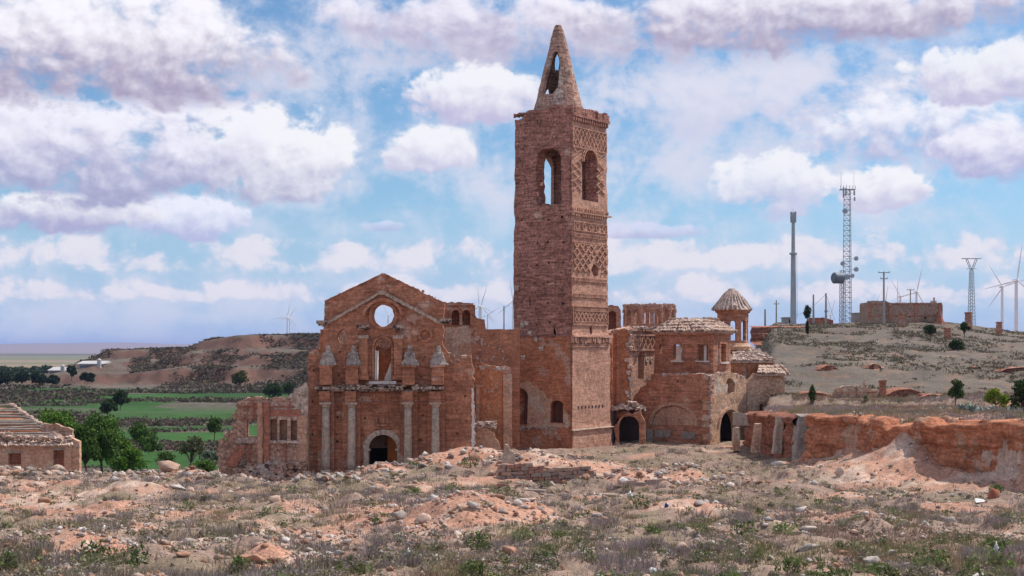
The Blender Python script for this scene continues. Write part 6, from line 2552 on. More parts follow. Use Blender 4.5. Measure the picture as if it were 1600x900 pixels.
# brick posts
def brick_post(label, px, py0, py1, Y, w=.55):
    c = P(px, py1, Y)
    h = (py1 - py0) / F * Y
    root = thing('brick_post', label, 'post', (c.x, c.y, c.z), 'old brick posts on the hillside')
    mb = MB()
    n_ = 5
    for i in range(n_):
        k = 1 - .05 * i / n_
        mb.box(c.x - w * k, c.x + w * k, c.y - w * k, c.y + w * k, c.z - (.6 if i == 0 else 0) + h * i / n_, c.z + h * (i + 1) / n_ - .01, .025)
    mb.build('shaft', M['chapel'], root)
    mb = MB()
    mb.box(c.x - w * 1.12, c.x + w * 1.12, c.y - w * 1.12, c.y + w * 1.12, c.z + h - .18, c.z + h, .03)
    mb.build('cap', M['chapel'], root)
brick_post('brick post standing before the water tank', 1409, 489, 508, 240, .45)
brick_post('brick post between the two round hillside trees', 1480, 512, 531, 215, .42)
brick_post('brick post at the foot of the power pylon', 1513, 488, 509, 245, .48)
brick_post('brick post at right below the big turbines', 1561, 503, 521, 238, .38)
# small hut by the masts, low wall, shelter
def hut(name, label, px0, px1, py0, py1, Y, mat, dep=3.0):
    pl_ = fronto(px0, Y)
    a, b_ = pl_.uv(px0, py1), pl_.uv(px1, py0)
    root = thing(name, label, 'hut', pl_.pt(a[0], a[1], 0))
    mb = MB()
    slab(mb, [(a[0], a[1] - .6), (b_[0], a[1] - .6), (b_[0], b_[1]), (a[0], b_[1])], [[(a[0] + (b_[0] - a[0]) * q, v) for q, v in ((.55, a[1] - .3), (.8, a[1] - .3), (.8, a[1] + (b_[1] - a[1]) * .75), (.55, a[1] + (b_[1] - a[1]) * .75))]], pl_.pt, .25, .6, .0, seed=1)
    mb.build('front_wall', mat, root)
    mb = MB()
    pl_.box(mb, a[0], b_[0], a[1] - .6, b_[1], dep, dep + .2); pl_.box(mb, a[0], a[0] + .2, a[1] - .6, b_[1], .26, dep); pl_.box(mb, b_[0] - .2, b_[0], a[1] - .6, b_[1], .26, dep)
    mb.build('rear_walls', mat, root)
    mb = MB()
    pl_.box(mb, a[0] - .15, b_[0] + .15, b_[1] + .005, b_[1] + .18, -.2, dep + .3)
    mb.build('roof', M['concrete'], root)
hut('equipment_hut', 'pale equipment hut between the masts and the brick tank', 1336, 1351, 490, 503, 262, M['concrete'])
hut('equipment_hut', 'pale equipment cabin at the foot of the monopole', 1226, 1238, 497, 506, 262, M['concrete'])
lw = fronto(1270, 263)
mb = MB()
slab(mb, jag(loop(lw, [(1262, 512, 0), (1302, 512, .05), (1302, 500, .05), (1285, 496, .05), (1264, 497, .06)]), .4), [], lw.pt, .5, .6, .05, seed=145)
tag(mb.build('ruined_wall', M['redbrick'], None, lw.pt(0, 17, 0)), 'low red ruined wall behind the poles near the lattice masts', 'wall')

# red cuttings on the hill
hb = earth_bank('earth_bank', [P(1172, 520, 236).to_2d(), P(1200, 520, 238).to_2d(), P(1240, 520, 243).to_2d(), P(1290, 520, 249).to_2d()],
                lambda a, b: zpx(540, b), lambda a, b: zpx(509.5, b) + .25 * (float(fbm(np.array([a / 3.]), np.array([b / 9.]), 0, 2, 7)[0]) - .5), .35, M['redearth_hill'] if 'redearth_hill' in M else masonry('red_cutting', (.30, .125, .085), (.36, .16, .11), course=.2, pits=.2, grit=.8, stain=.0), res=.4, seed=24)
hb['kind'] = 'structure'
M['redrock'] = masonry('red_rock', (.27, .11, .075), (.34, .15, .10), plaster=(.42, .24, .17), pl_amt=.2, course=.5, pits=.5, grit=.9, stain=.0)
def ledge(px0, px1, py0, py1, Y0, Y1, seed):
    n_ = 9
    line = []
    for i in range(n_):
        t = i / (n_ - 1)
        Y = Y0 + (Y1 - Y0) * t + random.uniform(-.3, .3)
        line.append(((px0 + (px1 - px0) * t - 800) / F * Y, Y))
    k = lambda b, py: CZ + (HZ - py) / F * b
    f0, f1 = line[0], line[-1]
    def prof(a):
        t = (a - f0[0]) / (f1[0] - f0[0])
        return max(0.0, math.sin(PI * min(max(t, 0.02), .98))) ** .6
    o = earth_bank('earth_bank', line, lambda a, b: k(b, py1) - .2, lambda a, b: k(b, py1) + (k(b, py0) - k(b, py1)) * prof(a), .28, M['redrock'], res=.25, seed=seed)
    o['kind'] = 'structure'
ledge(1372, 1456, 606, 631, 146, 148, 31)
ledge(1428, 1482, 615, 629, 143.5, 144, 32)
ledge(1228, 1312, 612, 627, 147, 146, 33)
ledge(1280, 1310, 570, 579, 172, 173, 34)
ledge(1355, 1378, 568, 576, 174, 174, 35)
ledge(1518, 1536, 572, 579, 172, 172, 36)
ledge(1560, 1640, 573, 582, 170, 171, 37)
# tapial wall ruin on the plateau
tw_ = fronto(1335, 143)
tpw = thing('adobe_wall', 'orange rammed earth wall ruin at the foot of the hill', 'wall', tw_.pt(0, 6.5, 0))
out = jag(loop(tw_, [(1302, 634, 0), (1371, 634, .03), (1371, 611, .05), (1360, 609, .08), (1354, 605, .05), (1351, 596, .04), (1349, 606, .06), (1330, 602, .08), (1308, 605, .1), (1303, 614, .1)]), .3)
mb = MB()
slab(mb, out, [], tw_.pt, .6, .4, .05, seed=151)
mb.build('wall', M['chapel_lit'], tpw)
for (x0, x1, y0, y1) in ((1305, 1370, 612.5, 613.8), (1305, 1370, 620, 621.3), (1337, 1339.5, 603, 632), (1303, 1316, 616, 634)):
    mb = MB()
    tw_.pbox(mb, x0, y0, x1, y1, -.08, 0, .015)
    mb.build('brick_course', M['chapel'], tpw)
brick_post('slim brick chimney post among the red ledges', 1379, 594, 614, 144, .3)

# ================================================================== white barns far left
def barn(label, px0, px1, py0, py1, Y, silo=None):
    a = P(px0, py1, Y); b_ = P(px1, py1, Y)
    zt = zpx(py0, Y); ze = a.z + (zt - a.z) * .45
    root = thing('white_barn', label, 'barn', (a.x, a.y, a.z), 'white barns below the mesa')
    lift = Hs(a.x + 4, Y + 4) + .3 - a.z
    a.z += lift; b_.z += lift; zt += lift; ze += lift
    root.location = (a.x, a.y, a.z)
    d = 16
    mb = MB()
    mb.box(a.x, b_.x, Y, Y + d, a.z - 3, ze)
    mb.build('walls', M['barn'], root)
    mb = MB()
    mb.add([(a.x - .5, Y - .8, ze - .2), (b_.x + .5, Y - .8, ze - .2), (b_.x + .5, Y + d / 2, zt), (a.x - .5, Y + d / 2, zt), (b_.x + .5, Y + d + .8, ze - .2), (a.x - .5, Y + d + .8, ze - .2)],
           [(0, 1, 2, 3), (3, 2, 4, 5), (1, 4, 2), (0, 3, 5)])
    mb.build('roof', M['barn'], root)
    for k in range(5):
        mb = MB()
        x_ = a.x + (b_.x - a.x) * (k + .3) / 5
        mb.box(x_, x_ + 2.0, Y - .06, Y + .05, ze - 1.9, ze - .7)
        mb.build('window', M['drum'], root)
    if silo:
        s_ = P(silo, py0, Y - 4); s_.z += lift
        mb = MB()
        mb.tube((s_.x, s_.y, a.z - 2), (s_.x, s_.y, zt + .5), .9, .9, 12); mb.tube((s_.x, s_.y, zt + .5), (s_.x, s_.y, zt + 1.2), .9, .2, 12)
        mb.build('silo', M['barn'], root)
barn('white barn with silo at its right, below the mesa', 76, 104, 594, 602, 600, 98)
barn('long low white barn right of the silo', 122, 160, 595, 602, 610, 155)
barn('white barn end peeking left of the dark tree', 26, 60, 597, 604, 605)

# ================================================================== vegetation
def leaf_mesh(centers, size, cols, up_bias=.3, aspect=.6, rs=None):
    """one quad per leaf clump, random orientation"""
    n = len(centers)
    rs = rs or np.random.default_rng(1)
    nr = rs.normal(size=(n, 3)); nr[:, 2] += up_bias
    nr /= np.linalg.norm(nr, axis=1)[:, None]
    t = np.cross(nr, rs.normal(size=(n, 3)))
    t /= np.linalg.norm(t, axis=1)[:, None] + 1e-9
    b = np.cross(nr, t)
    s = (size * rs.uniform(.6, 1.4, n))[:, None]
    q = np.stack([centers - t * s, centers + b * s * aspect, centers + t * s, centers - b * s * aspect], 1).reshape(-1, 3)
    f = np.arange(4 * n).reshape(n, 4)
    return q, f, np.repeat(cols, 4, axis=0)


def crown_points(n, lobes, rs, hollow=.35):
    """lobes: (x, y, z, r) ; points lie mostly towards the outside of each lobe"""
    w = np.array([l[3] ** 2 for l in lobes]); w = w / w.sum()
    k = rs.choice(len(lobes), n, p=w)
    L = np.array(lobes)[k]
    d = rs.normal(size=(n, 3)); d /= np.linalg.norm(d, axis=1)[:, None]
    r = L[:, 3] * (hollow + (1 - hollow) * rs.random(n) ** .5) * rs.uniform(.8, 1.12, n)
    return L[:, :3] + d * r[:, None] * np.array([1, 1, .9])


def tree(name, label, px, py_base, Y, h, w, col, seed, n=2600, leaf=.16, trunk=.15, shape='round', cat='tree', base_z=None, group=None, bare=0.0, nl=None):
    rs = np.random.default_rng(seed)
    x = (px - 800) / F * Y
    z0 = (CZ + (HZ - py_base) / F * Y) if base_z is None else base_z
    root = thing(name, label, cat, (x, Y, z0), group)
    # trunk and limbs
    mb = MB()
    ht = h * trunk
    top = Vector((x + rs.uniform(-.05, .05) * h, Y, z0 + max(ht, h * .3)))
    r0 = max(.05, h * .022)
    mb.path([(x, Y, z0 - .3), (x + .02 * h * rs.uniform(-1, 1), Y, z0 + ht * .6), top], [r0 * 1.3, r0, r0 * .8], 7)
    lobes = []
    nl = nl or max(10, int(12 + w * 1.8))
    for i in range(nl):
        if shape == 'cypress':
            t = (i + .5) / nl
            lz = z0 + ht + (h - ht) * t
            lr = w / 2 * (math.sin(PI * min(1, .12 + t * .86)) ** .7)
            lobes.append((x + rs.uniform(-.06, .06) * w, Y + rs.uniform(-.06, .06) * w, lz, lr))
            continue
        a = rs.uniform(0, 2 * PI)
        e = rs.uniform(0, 1) ** .7
        rr = w / 2 * .78 * rs.uniform(.25, 1)
        lz = z0 + ht + (h - ht) * (.18 + .66 * e)
        k = 1 - .55 * max(0, e - .5) * 2
        lr = w * rs.uniform(.11, .20)
        lobes.append((x + rr * k * math.cos(a), Y + rr * k * math.sin(a), lz, lr))
        mb.path([top - Vector((0, 0, h * .1)), Vector((x + rr * k * math.cos(a) * .5, Y + rr * k * math.sin(a) * .5, (top.z + lz) / 2)), Vector(lobes[-1][:3])], [r0 * .6, r0 * .4, r0 * .15], 5)
    mb.build('trunk', M['bark'], root)
    pts = crown_points(n, lobes, rs)
    pts[:, 2] = np.maximum(pts[:, 2], z0 + .1 * h * (trunk > .05))
    c = np.array(col)[None, :] * rs.uniform(.6, 1.35, (n, 1)) * np.array([1, 1, 1])
    c = c + rs.uniform(-.01, .02, (n, 1)) * np.array([1.2, 1, .2])
    q, f, cc = leaf_mesh(pts, leaf, np.clip(c, .005, 1), .35, .6, rs)
    mesh_obj('crown', q, f, M['leaf'], root, cols=cc)
    return root


G1 = (.115, .215, .035); G2 = (.06, .115, .025); G3 = (.035, .065, .025); OL = (.10, .11, .055); YG = (.20, .27, .035)
# valley trees beside the farmhouse
tree('broadleaf_tree', 'bright green tree rising behind the farmhouse roof', 92, 738, 150, 6.8, 6.4, G1, 1, 5200, .17)
tree('broadleaf_tree', 'tall green tree right of the farmhouse with grey twigs in its top', 160, 742, 152, 6.6, 6.6, (.085, .16, .035), 2, 5600, .17)
tree('broadleaf_tree', 'dense dark green tree against the brick end of the farmhouse', 136, 742, 147, 5.2, 4.6, G2, 3, 3800, .16)
tree('broadleaf_tree', 'green bush tree at the right flank of the tall farmhouse tree', 190, 744, 156, 4.4, 4.4, G1, 4, 3000, .15, .03)
tree('almond_tree', 'small dark spreading tree on the green field', 335, 684, 225, 3.2, 3.6, G2, 5, 1500, .16, .3)
tree('almond_tree', 'loose sprawling tree left of the ruined house wall', 298, 735, 168, 4.2, 3.8, OL, 6, 1300, .15, .2)
tree('olive_bush', 'grey green bush beside the ruined house wall', 330, 735, 172, 2.6, 3.2, (.20, .23, .17), 7, 1300, .15, .02, cat='bush')
tree('field_bush', 'rounded dark bush in the middle of the fields', 222, 697, 215, 3.6, 5.6, G2, 8, 2200, .2, .02, cat='bush')
tree('field_bush', 'smaller green bush just below the rounded dark bush', 232, 706, 203, 2.2, 4.2, (.075, .14, .035), 9, 1400, .17, .02, cat='bush')
tree('field_bush', 'dark bush pair on the terrace left of the fields', 188, 640, 330, 4.6, 5.2, G3, 10, 1600, .26, .02, cat='bush')
tree('field_bush', 'dark bush on the terrace beside the pair', 168, 648, 320, 4.0, 4.5, G3, 11, 1300, .26, .02, cat='bush')
tree('field_bush', 'low green bush on the slope above the near field edge', 258, 725, 178, 1.5, 3.0, (.09, .16, .04), 12, 1000, .14, .02, cat='bush')
tree('field_bush', 'low green bush near the far end of the rubble ridge', 208, 738, 165, 1.7, 3.4, G1, 13, 1100, .14, .02, cat='bush')
tree('field_bush', 'low leafy bush at the foot of the sprawling tree', 316, 742, 160, 1.5, 4.2, (.10, .18, .035), 14, 1300, .14, .02, cat='bush')
tree('field_bush', 'small dark tuft of bush on the pale bank in the fields', 248, 706, 220, 1.2, 1.8, G3, 15, 500, .14, .02, cat='bush')
tree('field_bush', 'dark bush at the edge of the green strip near the house ruin', 375, 606, 545, 7, 8, (.09, .10, .03), 16, 1000, .5, .05, cat='bush')
tree('field_bush', 'dark hedge bush on the green strip above the house ruin', 430, 622, 420, 4.5, 8, G3, 17, 1200, .35, .02, cat='bush')
tree('field_bush', 'dark hedge bush at the right end of the green strip', 452, 620, 430, 4.5, 7, G3, 18, 1000, .35, .02, cat='bush')
# trees round the barns
for i, (px, py, h, w, lab) in enumerate(((56, 608, 5.5, 9, 'broad dark tree in front of the white barns'), (8, 612, 6, 10, 'dark tree at the left edge before the plain'), (82, 606, 4, 6, 'small dark tree before the silo'),
                                         (112, 604, 6, 5, 'upright dark tree between the two barns'), (132, 604, 4, 5, 'dark bush before the long barn, left one'), (142, 603, 4, 4, 'dark bush before the long barn, right one'),
                                         (35, 606, 6, 7, 'dark tree between the left edge tree and the broad one'))):
    tree('dark_tree', lab, px, py, 570 - i * 3, h, w, (.028, .055, .028), 30 + i, 1100, .55, .08, base_z=Hs((px - 800) / F * 570, 570) - .2)
ORD = ['first', 'second', 'third', 'fourth', 'fifth', 'sixth', 'seventh', 'eighth', 'ninth', 'tenth', 'eleventh', 'twelfth', 'thirteenth', 'fourteenth', 'fifteenth', 'sixteenth', 'seventeenth', 'eighteenth', 'nineteenth', 'twentieth']
for i in range(9):
    tree('poplar_row_tree', ORD[i] + ' tree from the left in the dark row along the plain behind the barns', -6 + i * 11.5 + random.uniform(-3, 3), 588 + random.uniform(-1, 2), 900 + random.uniform(-15, 15), random.uniform(5, 7), random.uniform(10, 15), (.05, .085, .045), 50 + i, 500, 1.0, .1, group='tree row behind the barns')
# right: hill and plateau
tree('round_tree', 'small flat topped dark tree on the bare hillside, left one', 1454.5, 533, 213, 2.4, 2.9, G3, 70, 1100, .12, .42)
tree('round_tree', 'dark round tree highest on the slope near the brick post', 1507, 532, 218, 2.9, 1.9, G3, 71, 1100, .12, .42)
tree('round_tree', 'dark round tree lowest on the slope at right', 1494.5, 562, 198, 2.8, 2.7, G3, 72, 1200, .12, .45)
tree('cypress', 'slim dark cypress crown rising above the hill edge', 1261.5, 520, 236, 4.6, 1.35, (.03, .05, .025), 73, 1000, .12, .55, 'cypress')
tree('cypress', 'narrow lower cypress directly below the slim one', 1261.5, 533, 222, 3.4, .65, (.03, .05, .025), 74, 600, .1, .35, 'cypress')
tree('cypress', 'tiny dark green cypress on the plateau near the sacristy', 1269, 630, 140, 1.9, .75, (.035, .075, .02), 75, 700, .08, .05, 'cypress')
tree('cypress', 'tiny green cone shrub against the adobe wall', 1353, 628, 140.5, .65, .5, (.05, .09, .02), 76, 200, .06, .05, 'cypress', cat='shrub')
tree('pine_bush', 'dark green rounded bush behind the plateau edge', 1493, 628, 132, 2.2, 2.3, (.055, .095, .03), 77, 1400, .1, .02, cat='bush')
tree('broom_bush', 'bright yellow green bush at the right of the plateau', 1556, 640, 122, 1.9, 2.6, YG, 78, 1600, .1, .02, cat='bush')
tree('pine_tree', 'dark pine tree cut by the right edge of the view', 1597, 662, 118, 4.0, 3.4, (.04, .07, .025), 79, 2600, .12, .03)


def agave(label, px, py, Y, r, seed, n=26):
    rs = np.random.default_rng(seed)
    c = P(px, py, Y)
    c.z = min(c.z, Hs(c.x, c.y) + .2)
    root = thing('agave', label, 'agave', c, 'agaves at the plateau edge')
    for i in range(n):
        t = rs.uniform(0, 2 * PI); e = rs.uniform(.25, 1.2)
        d = Vector((math.cos(t) * math.cos(e), math.sin(t) * math.cos(e), math.sin(e)))
        s = d.cross(Vector((0, 0, 1))).normalized()
        L = r * rs.uniform(.7, 1.1)
        w = .09
        mb = MB()
        p1 = c + d * L * .5 + Vector((0, 0, .04)); p2 = c + d * L - Vector((0, 0, .1 * L))
        u_ = s.cross(d).normalized()
        mb.add([c - s * w * .7, c - u_ * .05, c + s * w * .7, p1 - s * w, p1 - u_ * .05, p1 + s * w, p2], [(0, 1, 4, 3), (1, 2, 5, 4), (3, 4, 6), (4, 5, 6), (0, 3, 5, 2), (3, 6, 5)])
        mb.build('leaf', M['agave'], root)


M['agave'] = plain('agave_leaf', (.22, .29, .27), (.16, .23, .20), 3.0, .6, .3, grit=.15)
for i, (px, py, Y, r, lab) in enumerate(((1520, 642, 114, 1.1, 'blue grey agave at the left of the plateau edge cluster'), (1537, 640, 116, 1.2, 'blue grey agave in the middle of the plateau edge cluster'), (1552, 646, 112, 1.0, 'low agave before the yellow green bush'),
                                         (1577, 652, 108, 1.3, 'agave at the right below the pine, upper one'), (1590, 676, 100, 1.5, 'agave hanging over the right end of the bank'), (1475, 634, 128, .8, 'small agave left of the dark rounded bush'),
                                         (1505, 634, 124, .9, 'agave just right of the dark rounded bush'), (1596, 655, 106, 1.2, 'agave touching the right edge of the view'))):
    agave(lab, px, py, Y, r, 200 + i)


# ------------------------------------------------------------------ grass and scrub
def scatter(n, y0, y1, t=.43, pw=1.3):
    u = rng.random(n)
    k = 1 - pw
    y = (y0 ** k + (y1 ** k - y0 ** k) * u) ** (1 / k)
    x = rng.uniform(-t, t, n) * y
    return x, y


def bank_keep(x, y):
    xc = np.interp(y, CL_Y, CL_X)
    return np.abs(x - xc) > .8


def blades(x, y, h, wid, cols, nb, spread, seed, lean=.5):
    rs = np.random.default_rng(seed)
    n = len(x)
    z = H(x, y)
    X = np.repeat(x, nb); Yv = np.repeat(y, nb); Z = np.repeat(z, nb); Hh = np.repeat(h, nb) * rs.uniform(.5, 1.2, n * nb)
    sp = np.repeat(spread, nb)
    a = rs.uniform(0, 2 * PI, n * nb); r = sp * np.sqrt(rs.random(n * nb))
    bx = X + r * np.cos(a); by = Yv + r * np.sin(a)
    tx = bx + Hh * lean * np.cos(a) * rs.uniform(.2, 1.2, n * nb); ty = by + Hh * lean * np.sin(a) * rs.uniform(.2, 1.2, n * nb)
    w = wid * rs.uniform(.6, 1.3, n * nb)
    o = rs.uniform(0, PI, n * nb)
    wx, wy = w * np.cos(o), w * np.sin(o)
    v = np.stack([np.stack([bx - wx, by - wy, Z - .04], 1), np.stack([bx + wx, by + wy, Z - .04], 1), np.stack([tx, ty, Z + Hh], 1)], 1).reshape(-1, 3)
    f = np.arange(len(v)).reshape(-1, 3)
    c = np.repeat(np.repeat(cols, nb, axis=0) * rs.uniform(.72, 1.28, (n * nb, 1)), 3, axis=0)
    return v, f, c


def clumps(x, y, size, hgt, cols, k, spread, seed):
    rs = np.random.default_rng(seed)
    n = len(x)
    z = H(x, y)
    c = np.stack([np.repeat(x, k) + rs.normal(size=n * k) * np.repeat(spread, k) * .5, np.repeat(y, k) + rs.normal(size=n * k) * np.repeat(spread, k) * .5, np.repeat(z, k) + rs.random(n * k) * np.repeat(hgt, k)], 1)
    return leaf_mesh(c, np.repeat(size, k), np.repeat(cols, k, axis=0) * rs.uniform(.65, 1.3, (n * k, 1)), .9, .7, rs)


GREYG = np.array((.335, .27, .25)); STRAW = np.array((.38, .275, .185)); OLV = np.array((.23, .215, .105)); GRN = np.array((.105, .145, .045)); BRN = np.array((.32, .215, .155))


def veg_cols(x, y, rs):
    n1 = fbm(x / 3.5, y / 5., 0, 3, 401)[:, None]; n2 = fbm(x / 9., y / 12., 0, 3, 402)[:, None]
    c = GREYG + (STRAW - GREYG) * sst(.45, .65, n1)
    c = c + (BRN - c) * sst(.52, .66, n2) * .8
    nearright = sst(70, 42, y)[:, None] * sst(-.08, .1, x / y)[:, None]
    c = c + (OLV - c) * np.clip(sst(.5, .64, fbm(x / 2.6, y / 3.4, 0, 3, 403)[:, None]) * (.6 + .5 * nearright), 0, 1)
    return c


x, y = scatter(56000, 31, 139)
e = earth_mask(x, y)
d = fbm(x / 1.6, y / 2.2, 0, 3, 411)
k = (rng.random(len(x)) < (1 - e) * sst(.38, .62, d) + .04) & bank_keep(x, y) & ~((y > 117) & (x < -3)) & ~((x > -19) & (x < -3.5) & (y > 116)) & ~((x < 9.8) & (y > 130))
x, y = x[k], y[k]
h = .10 + .20 * rng.random(len(x)) * (.6 + .8 * fbm(x / 4., y / 4., 0, 2, 412))
v, f, c = blades(x, y, h, .02, veg_cols(x, y, rng), 7, .10 + .16 * rng.random(len(x)), 5)
o = mesh_obj('dry_grass', v, f, M['dryveg'], cols=c)
o['kind'] = 'stuff'; o['label'] = 'dry grey and straw coloured grass over the foreground'
# taller grey bushes, in drifts
x, y = scatter(3600, 34, 136)
e = earth_mask(x, y)
d = fbm(x / 5., y / 7., 0, 3, 421) + .25 * gau(x / y * 100, y, -6, 85, 14, 14)
k = (rng.random(len(x)) < (1 - e) * sst(.47, .62, d)) & bank_keep(x, y) & ~((x > -19) & (x < -3.5) & (y > 115)) & ~((y > 117) & (x < -3)) & ~((x < 9.8) & (y > 128))
x, y = x[k], y[k]
c0 = GREYG * np.array((.92, .92, .95)) + (OLV - GREYG) * (rng.random((len(x), 1)) < .22) * .7
v, f, c = blades(x, y, .18 + .26 * rng.random(len(x)), .02, c0, 70, .22 + .25 * rng.random(len(x)), 6, .6)
o = mesh_obj('dry_scrub', v, f, M['dryveg'], cols=c)
o['kind'] = 'stuff'; o['label'] = 'grey dry thistle scrub in drifts across the slope'
# low cushions
x, y = scatter(9000, 33, 136, .43, 1.4)
e = earth_mask(x, y)
k = (rng.random(len(x)) < (1 - .8 * e) * sst(.40, .62, fbm(x / 2.4, y / 3.4, 0, 3, 451))) & bank_keep(x, y) & ~((x > -19) & (x < -3.5) & (y > 115)) & ~((y > 117) & (x < -3)) & ~((x < 9.8) & (y > 128))
x, y = x[k], y[k]
pick = rng.random((len(x), 1))
cc = np.where(pick < .45, np.array((.30, .25, .215)), np.where(pick < .8, np.array((.21, .195, .12)), np.array((.16, .175, .075))))
v, f, c = clumps(x, y, .030 + .03 * rng.random(len(x)), .08 + .22 * rng.random(len(x)), cc, 34, .12 + .22 * rng.random(len(x)), 12)
o = mesh_obj('low_scrub', v, f, M['dryveg'], cols=c)
o['kind'] = 'stuff'; o['label'] = 'low cushions of grey green scrub over the slope'
# plateau and hill scrub
x = rng.uniform(20, 60, 26000); y = rng.uniform(72, 150, 26000)
k = (x - np.interp(y, CL_Y, CL_X) > 1.0) & (x / y < .42) & (x / y > .14) & ~((x < 31) & (y > 136) & (x / y < .2))
x, y = x[k], y[k]
v, f, c = blades(x, y, .15 + .25 * rng.random(len(x)), .035, veg_cols(x, y, rng) * np.array((.95, .95, 1.0)), 7, .15 + .2 * rng.random(len(x)), 7)
o = mesh_obj('dry_grass', v, f, M['dryveg'], cols=c)
o['kind'] = 'stuff'; o['label'] = 'grey dry grass on the plateau above the red bank'
x = rng.uniform(24, 110, 17000); y = rng.uniform(146, 258, 17000)
k = (x / y > .155) & (x / y < .42) & (rng.random(len(x)) < sst(.46, .62, fbm(x / 5., y / 9., 0, 4, 431)))
x, y = x[k], y[k]
v, f, c = clumps(x, y, .10 + .06 * rng.random(len(x)), .10 + .3 * rng.random(len(x)) ** 2, ((np.array((.27, .225, .185)) + (np.array((.20, .18, .11)) - np.array((.27, .225, .185))) * rng.random((len(x), 1))) * rng.uniform(.75, 1.1, (len(x), 1))) * .75, 7, .3 + .4 * rng.random(len(x)), 8)
o = mesh_obj('hill_scrub', v, f, M['dryveg'], cols=c)
o['kind'] = 'stuff'; o['label'] = 'low scrub dotted over the bare hill'
# valley grass edge and terraces scrub
x = -rng.uniform(.10, .42, 20000); y = 150 + 420 * rng.random(20000) ** 1.6; x = x * y
g_ = fbm(x / 55. + .3 * np.sin(y / 40.), y / 26., 0, 3, 15)
k = (g_ < .405) & (y > 190) | (y < 185) & (rng.random(len(x)) < .35)
x, y, g_ = x[k], y[k], g_[k]
cc = np.where((y < 190)[:, None], np.array((.11, .18, .05)), np.where((rng.random(len(x)) < .4)[:, None], np.array((.09, .10, .05)), np.array((.14, .105, .09)))) * rng.uniform(.6, 1.3, (len(x), 1))
sc = y / 200.
v, f, c = clumps(x, y, (.16 + .1 * rng.random(len(x))) * sc, (.1 + .5 * rng.random(len(x)) ** 2) * sc, cc, 9, (.6 + 1.0 * rng.random(len(x))) * sc, 9)
o = mesh_obj('field_scrub', v, f, M['dryveg'], cols=c)
o['kind'] = 'stuff'; o['label'] = 'brown scrub on the banks between the fields'
x = -rng.uniform(.12, .36, 26000); y = 530 + 300 * rng.random(26000); x = x * y
k = (rng.random(len(x)) < sst(.42, .6, fbm(x / 16., y / 22., 0, 3, 441))) & ~((x / y < -.27) & (y < 650))
x, y = x[k], y[k]
cc = np.array((.135, .11, .08)) * rng.uniform(.7, 1.2, (len(x), 1))
v, f, c = clumps(x, y, .35 + .3 * rng.random(len(x)), .2 + .9 * rng.random(len(x)) ** 2, cc, 8, 1.0 + 1.8 * rng.random(len(x)), 10)
o = mesh_obj('mesa_scrub', v, f, M['dryveg'], cols=c)
o['kind'] = 'stuff'; o['label'] = 'dark scrub over the mesa'

LAND = [(1017, 893, 'white rounded boulder'), (1486, 827, 'long grey boulder'), (272, 740, 'big pale rock'), (60, 700, 'farmhouse'), (625, 848, 'lump of masonry'), (980, 838, 'white flat slab'),
        (1110, 796, 'two white bags'), (1557, 875, 'upright white bag'), (1041, 805, 'blue plastic scrap'), (850, 745, 'stone retaining wall'), (760, 806, 'top of the earth mound'), (598, 740, 'church doorway'),
        (420, 745, 'ruined house wall'), (1254, 700, 'broad grey pier'), (1395, 690, 'earth slump at the bank'), (1160, 845, 'small wall remnant'), (1010, 758, 'short low wall remnant'), (845, 782, 'row of flat stones'),
        (0, 899, 'lower left corner'), (1599, 899, 'lower right corner'), (640, 896, 'white scrap at the bottom edge'), (250, 899, 'left quarter of the bottom edge'), (1290, 899, 'right quarter of the bottom edge'), (0, 780, 'left edge of the view'), (1599, 790, 'right edge of the view')]


def landmark_labels(objs, word, cat, group):
    buckets = {}
    for o in objs:
        p = o.location
        px = 800 + p.x / p.y * F; py = HZ - (p.z - CZ) / p.y * F
        best = min(LAND, key=lambda l: math.hypot(px - l[0], (py - l[1]) * 1.8))
        dx, dy = px - best[0], (py - best[1]) * 1.8
        dr = ('right of' if dx > 0 else 'left of') if abs(dx) > abs(dy) else ('in front of' if dy > 0 else 'behind')
        buckets.setdefault((best[2], dr), []).append((math.hypot(dx, dy), o))
    for (nm, dr), lst in buckets.items():
        lst.sort(key=lambda q: q[0])
        for i, (_, o) in enumerate(lst):
            k = 'nearest' if i == 0 else (ORD[i] if i < len(ORD) else 'outermost') + ' nearest'
            if i == 0:
                k = 'nearest'
            tag(o, f'{word} {dr} the {nm}, {k}', cat, group)


# ------------------------------------------------------------------ green shrubs one can count
def shrub_mesh(seed, col, n=150):
    rs = np.random.default_rng(seed)
    lobes = [(rs.uniform(-.25, .25), rs.uniform(-.25, .25), rs.uniform(.1, .3), rs.uniform(.14, .26)) for _ in range(6)]
    pts = crown_points(n, lobes, rs, .2)
    pts[:, 2] = np.maximum(pts[:, 2], 0.02)
    c = np.array(col)[None, :] * rs.uniform(.6, 1.4, (n, 1))
    q, f, cc = leaf_mesh(pts, .06, c, .5, .35, rs)
    me_o = mesh_obj('shrub', q, f, M['leaf'], None, cols=cc)
    return me_o


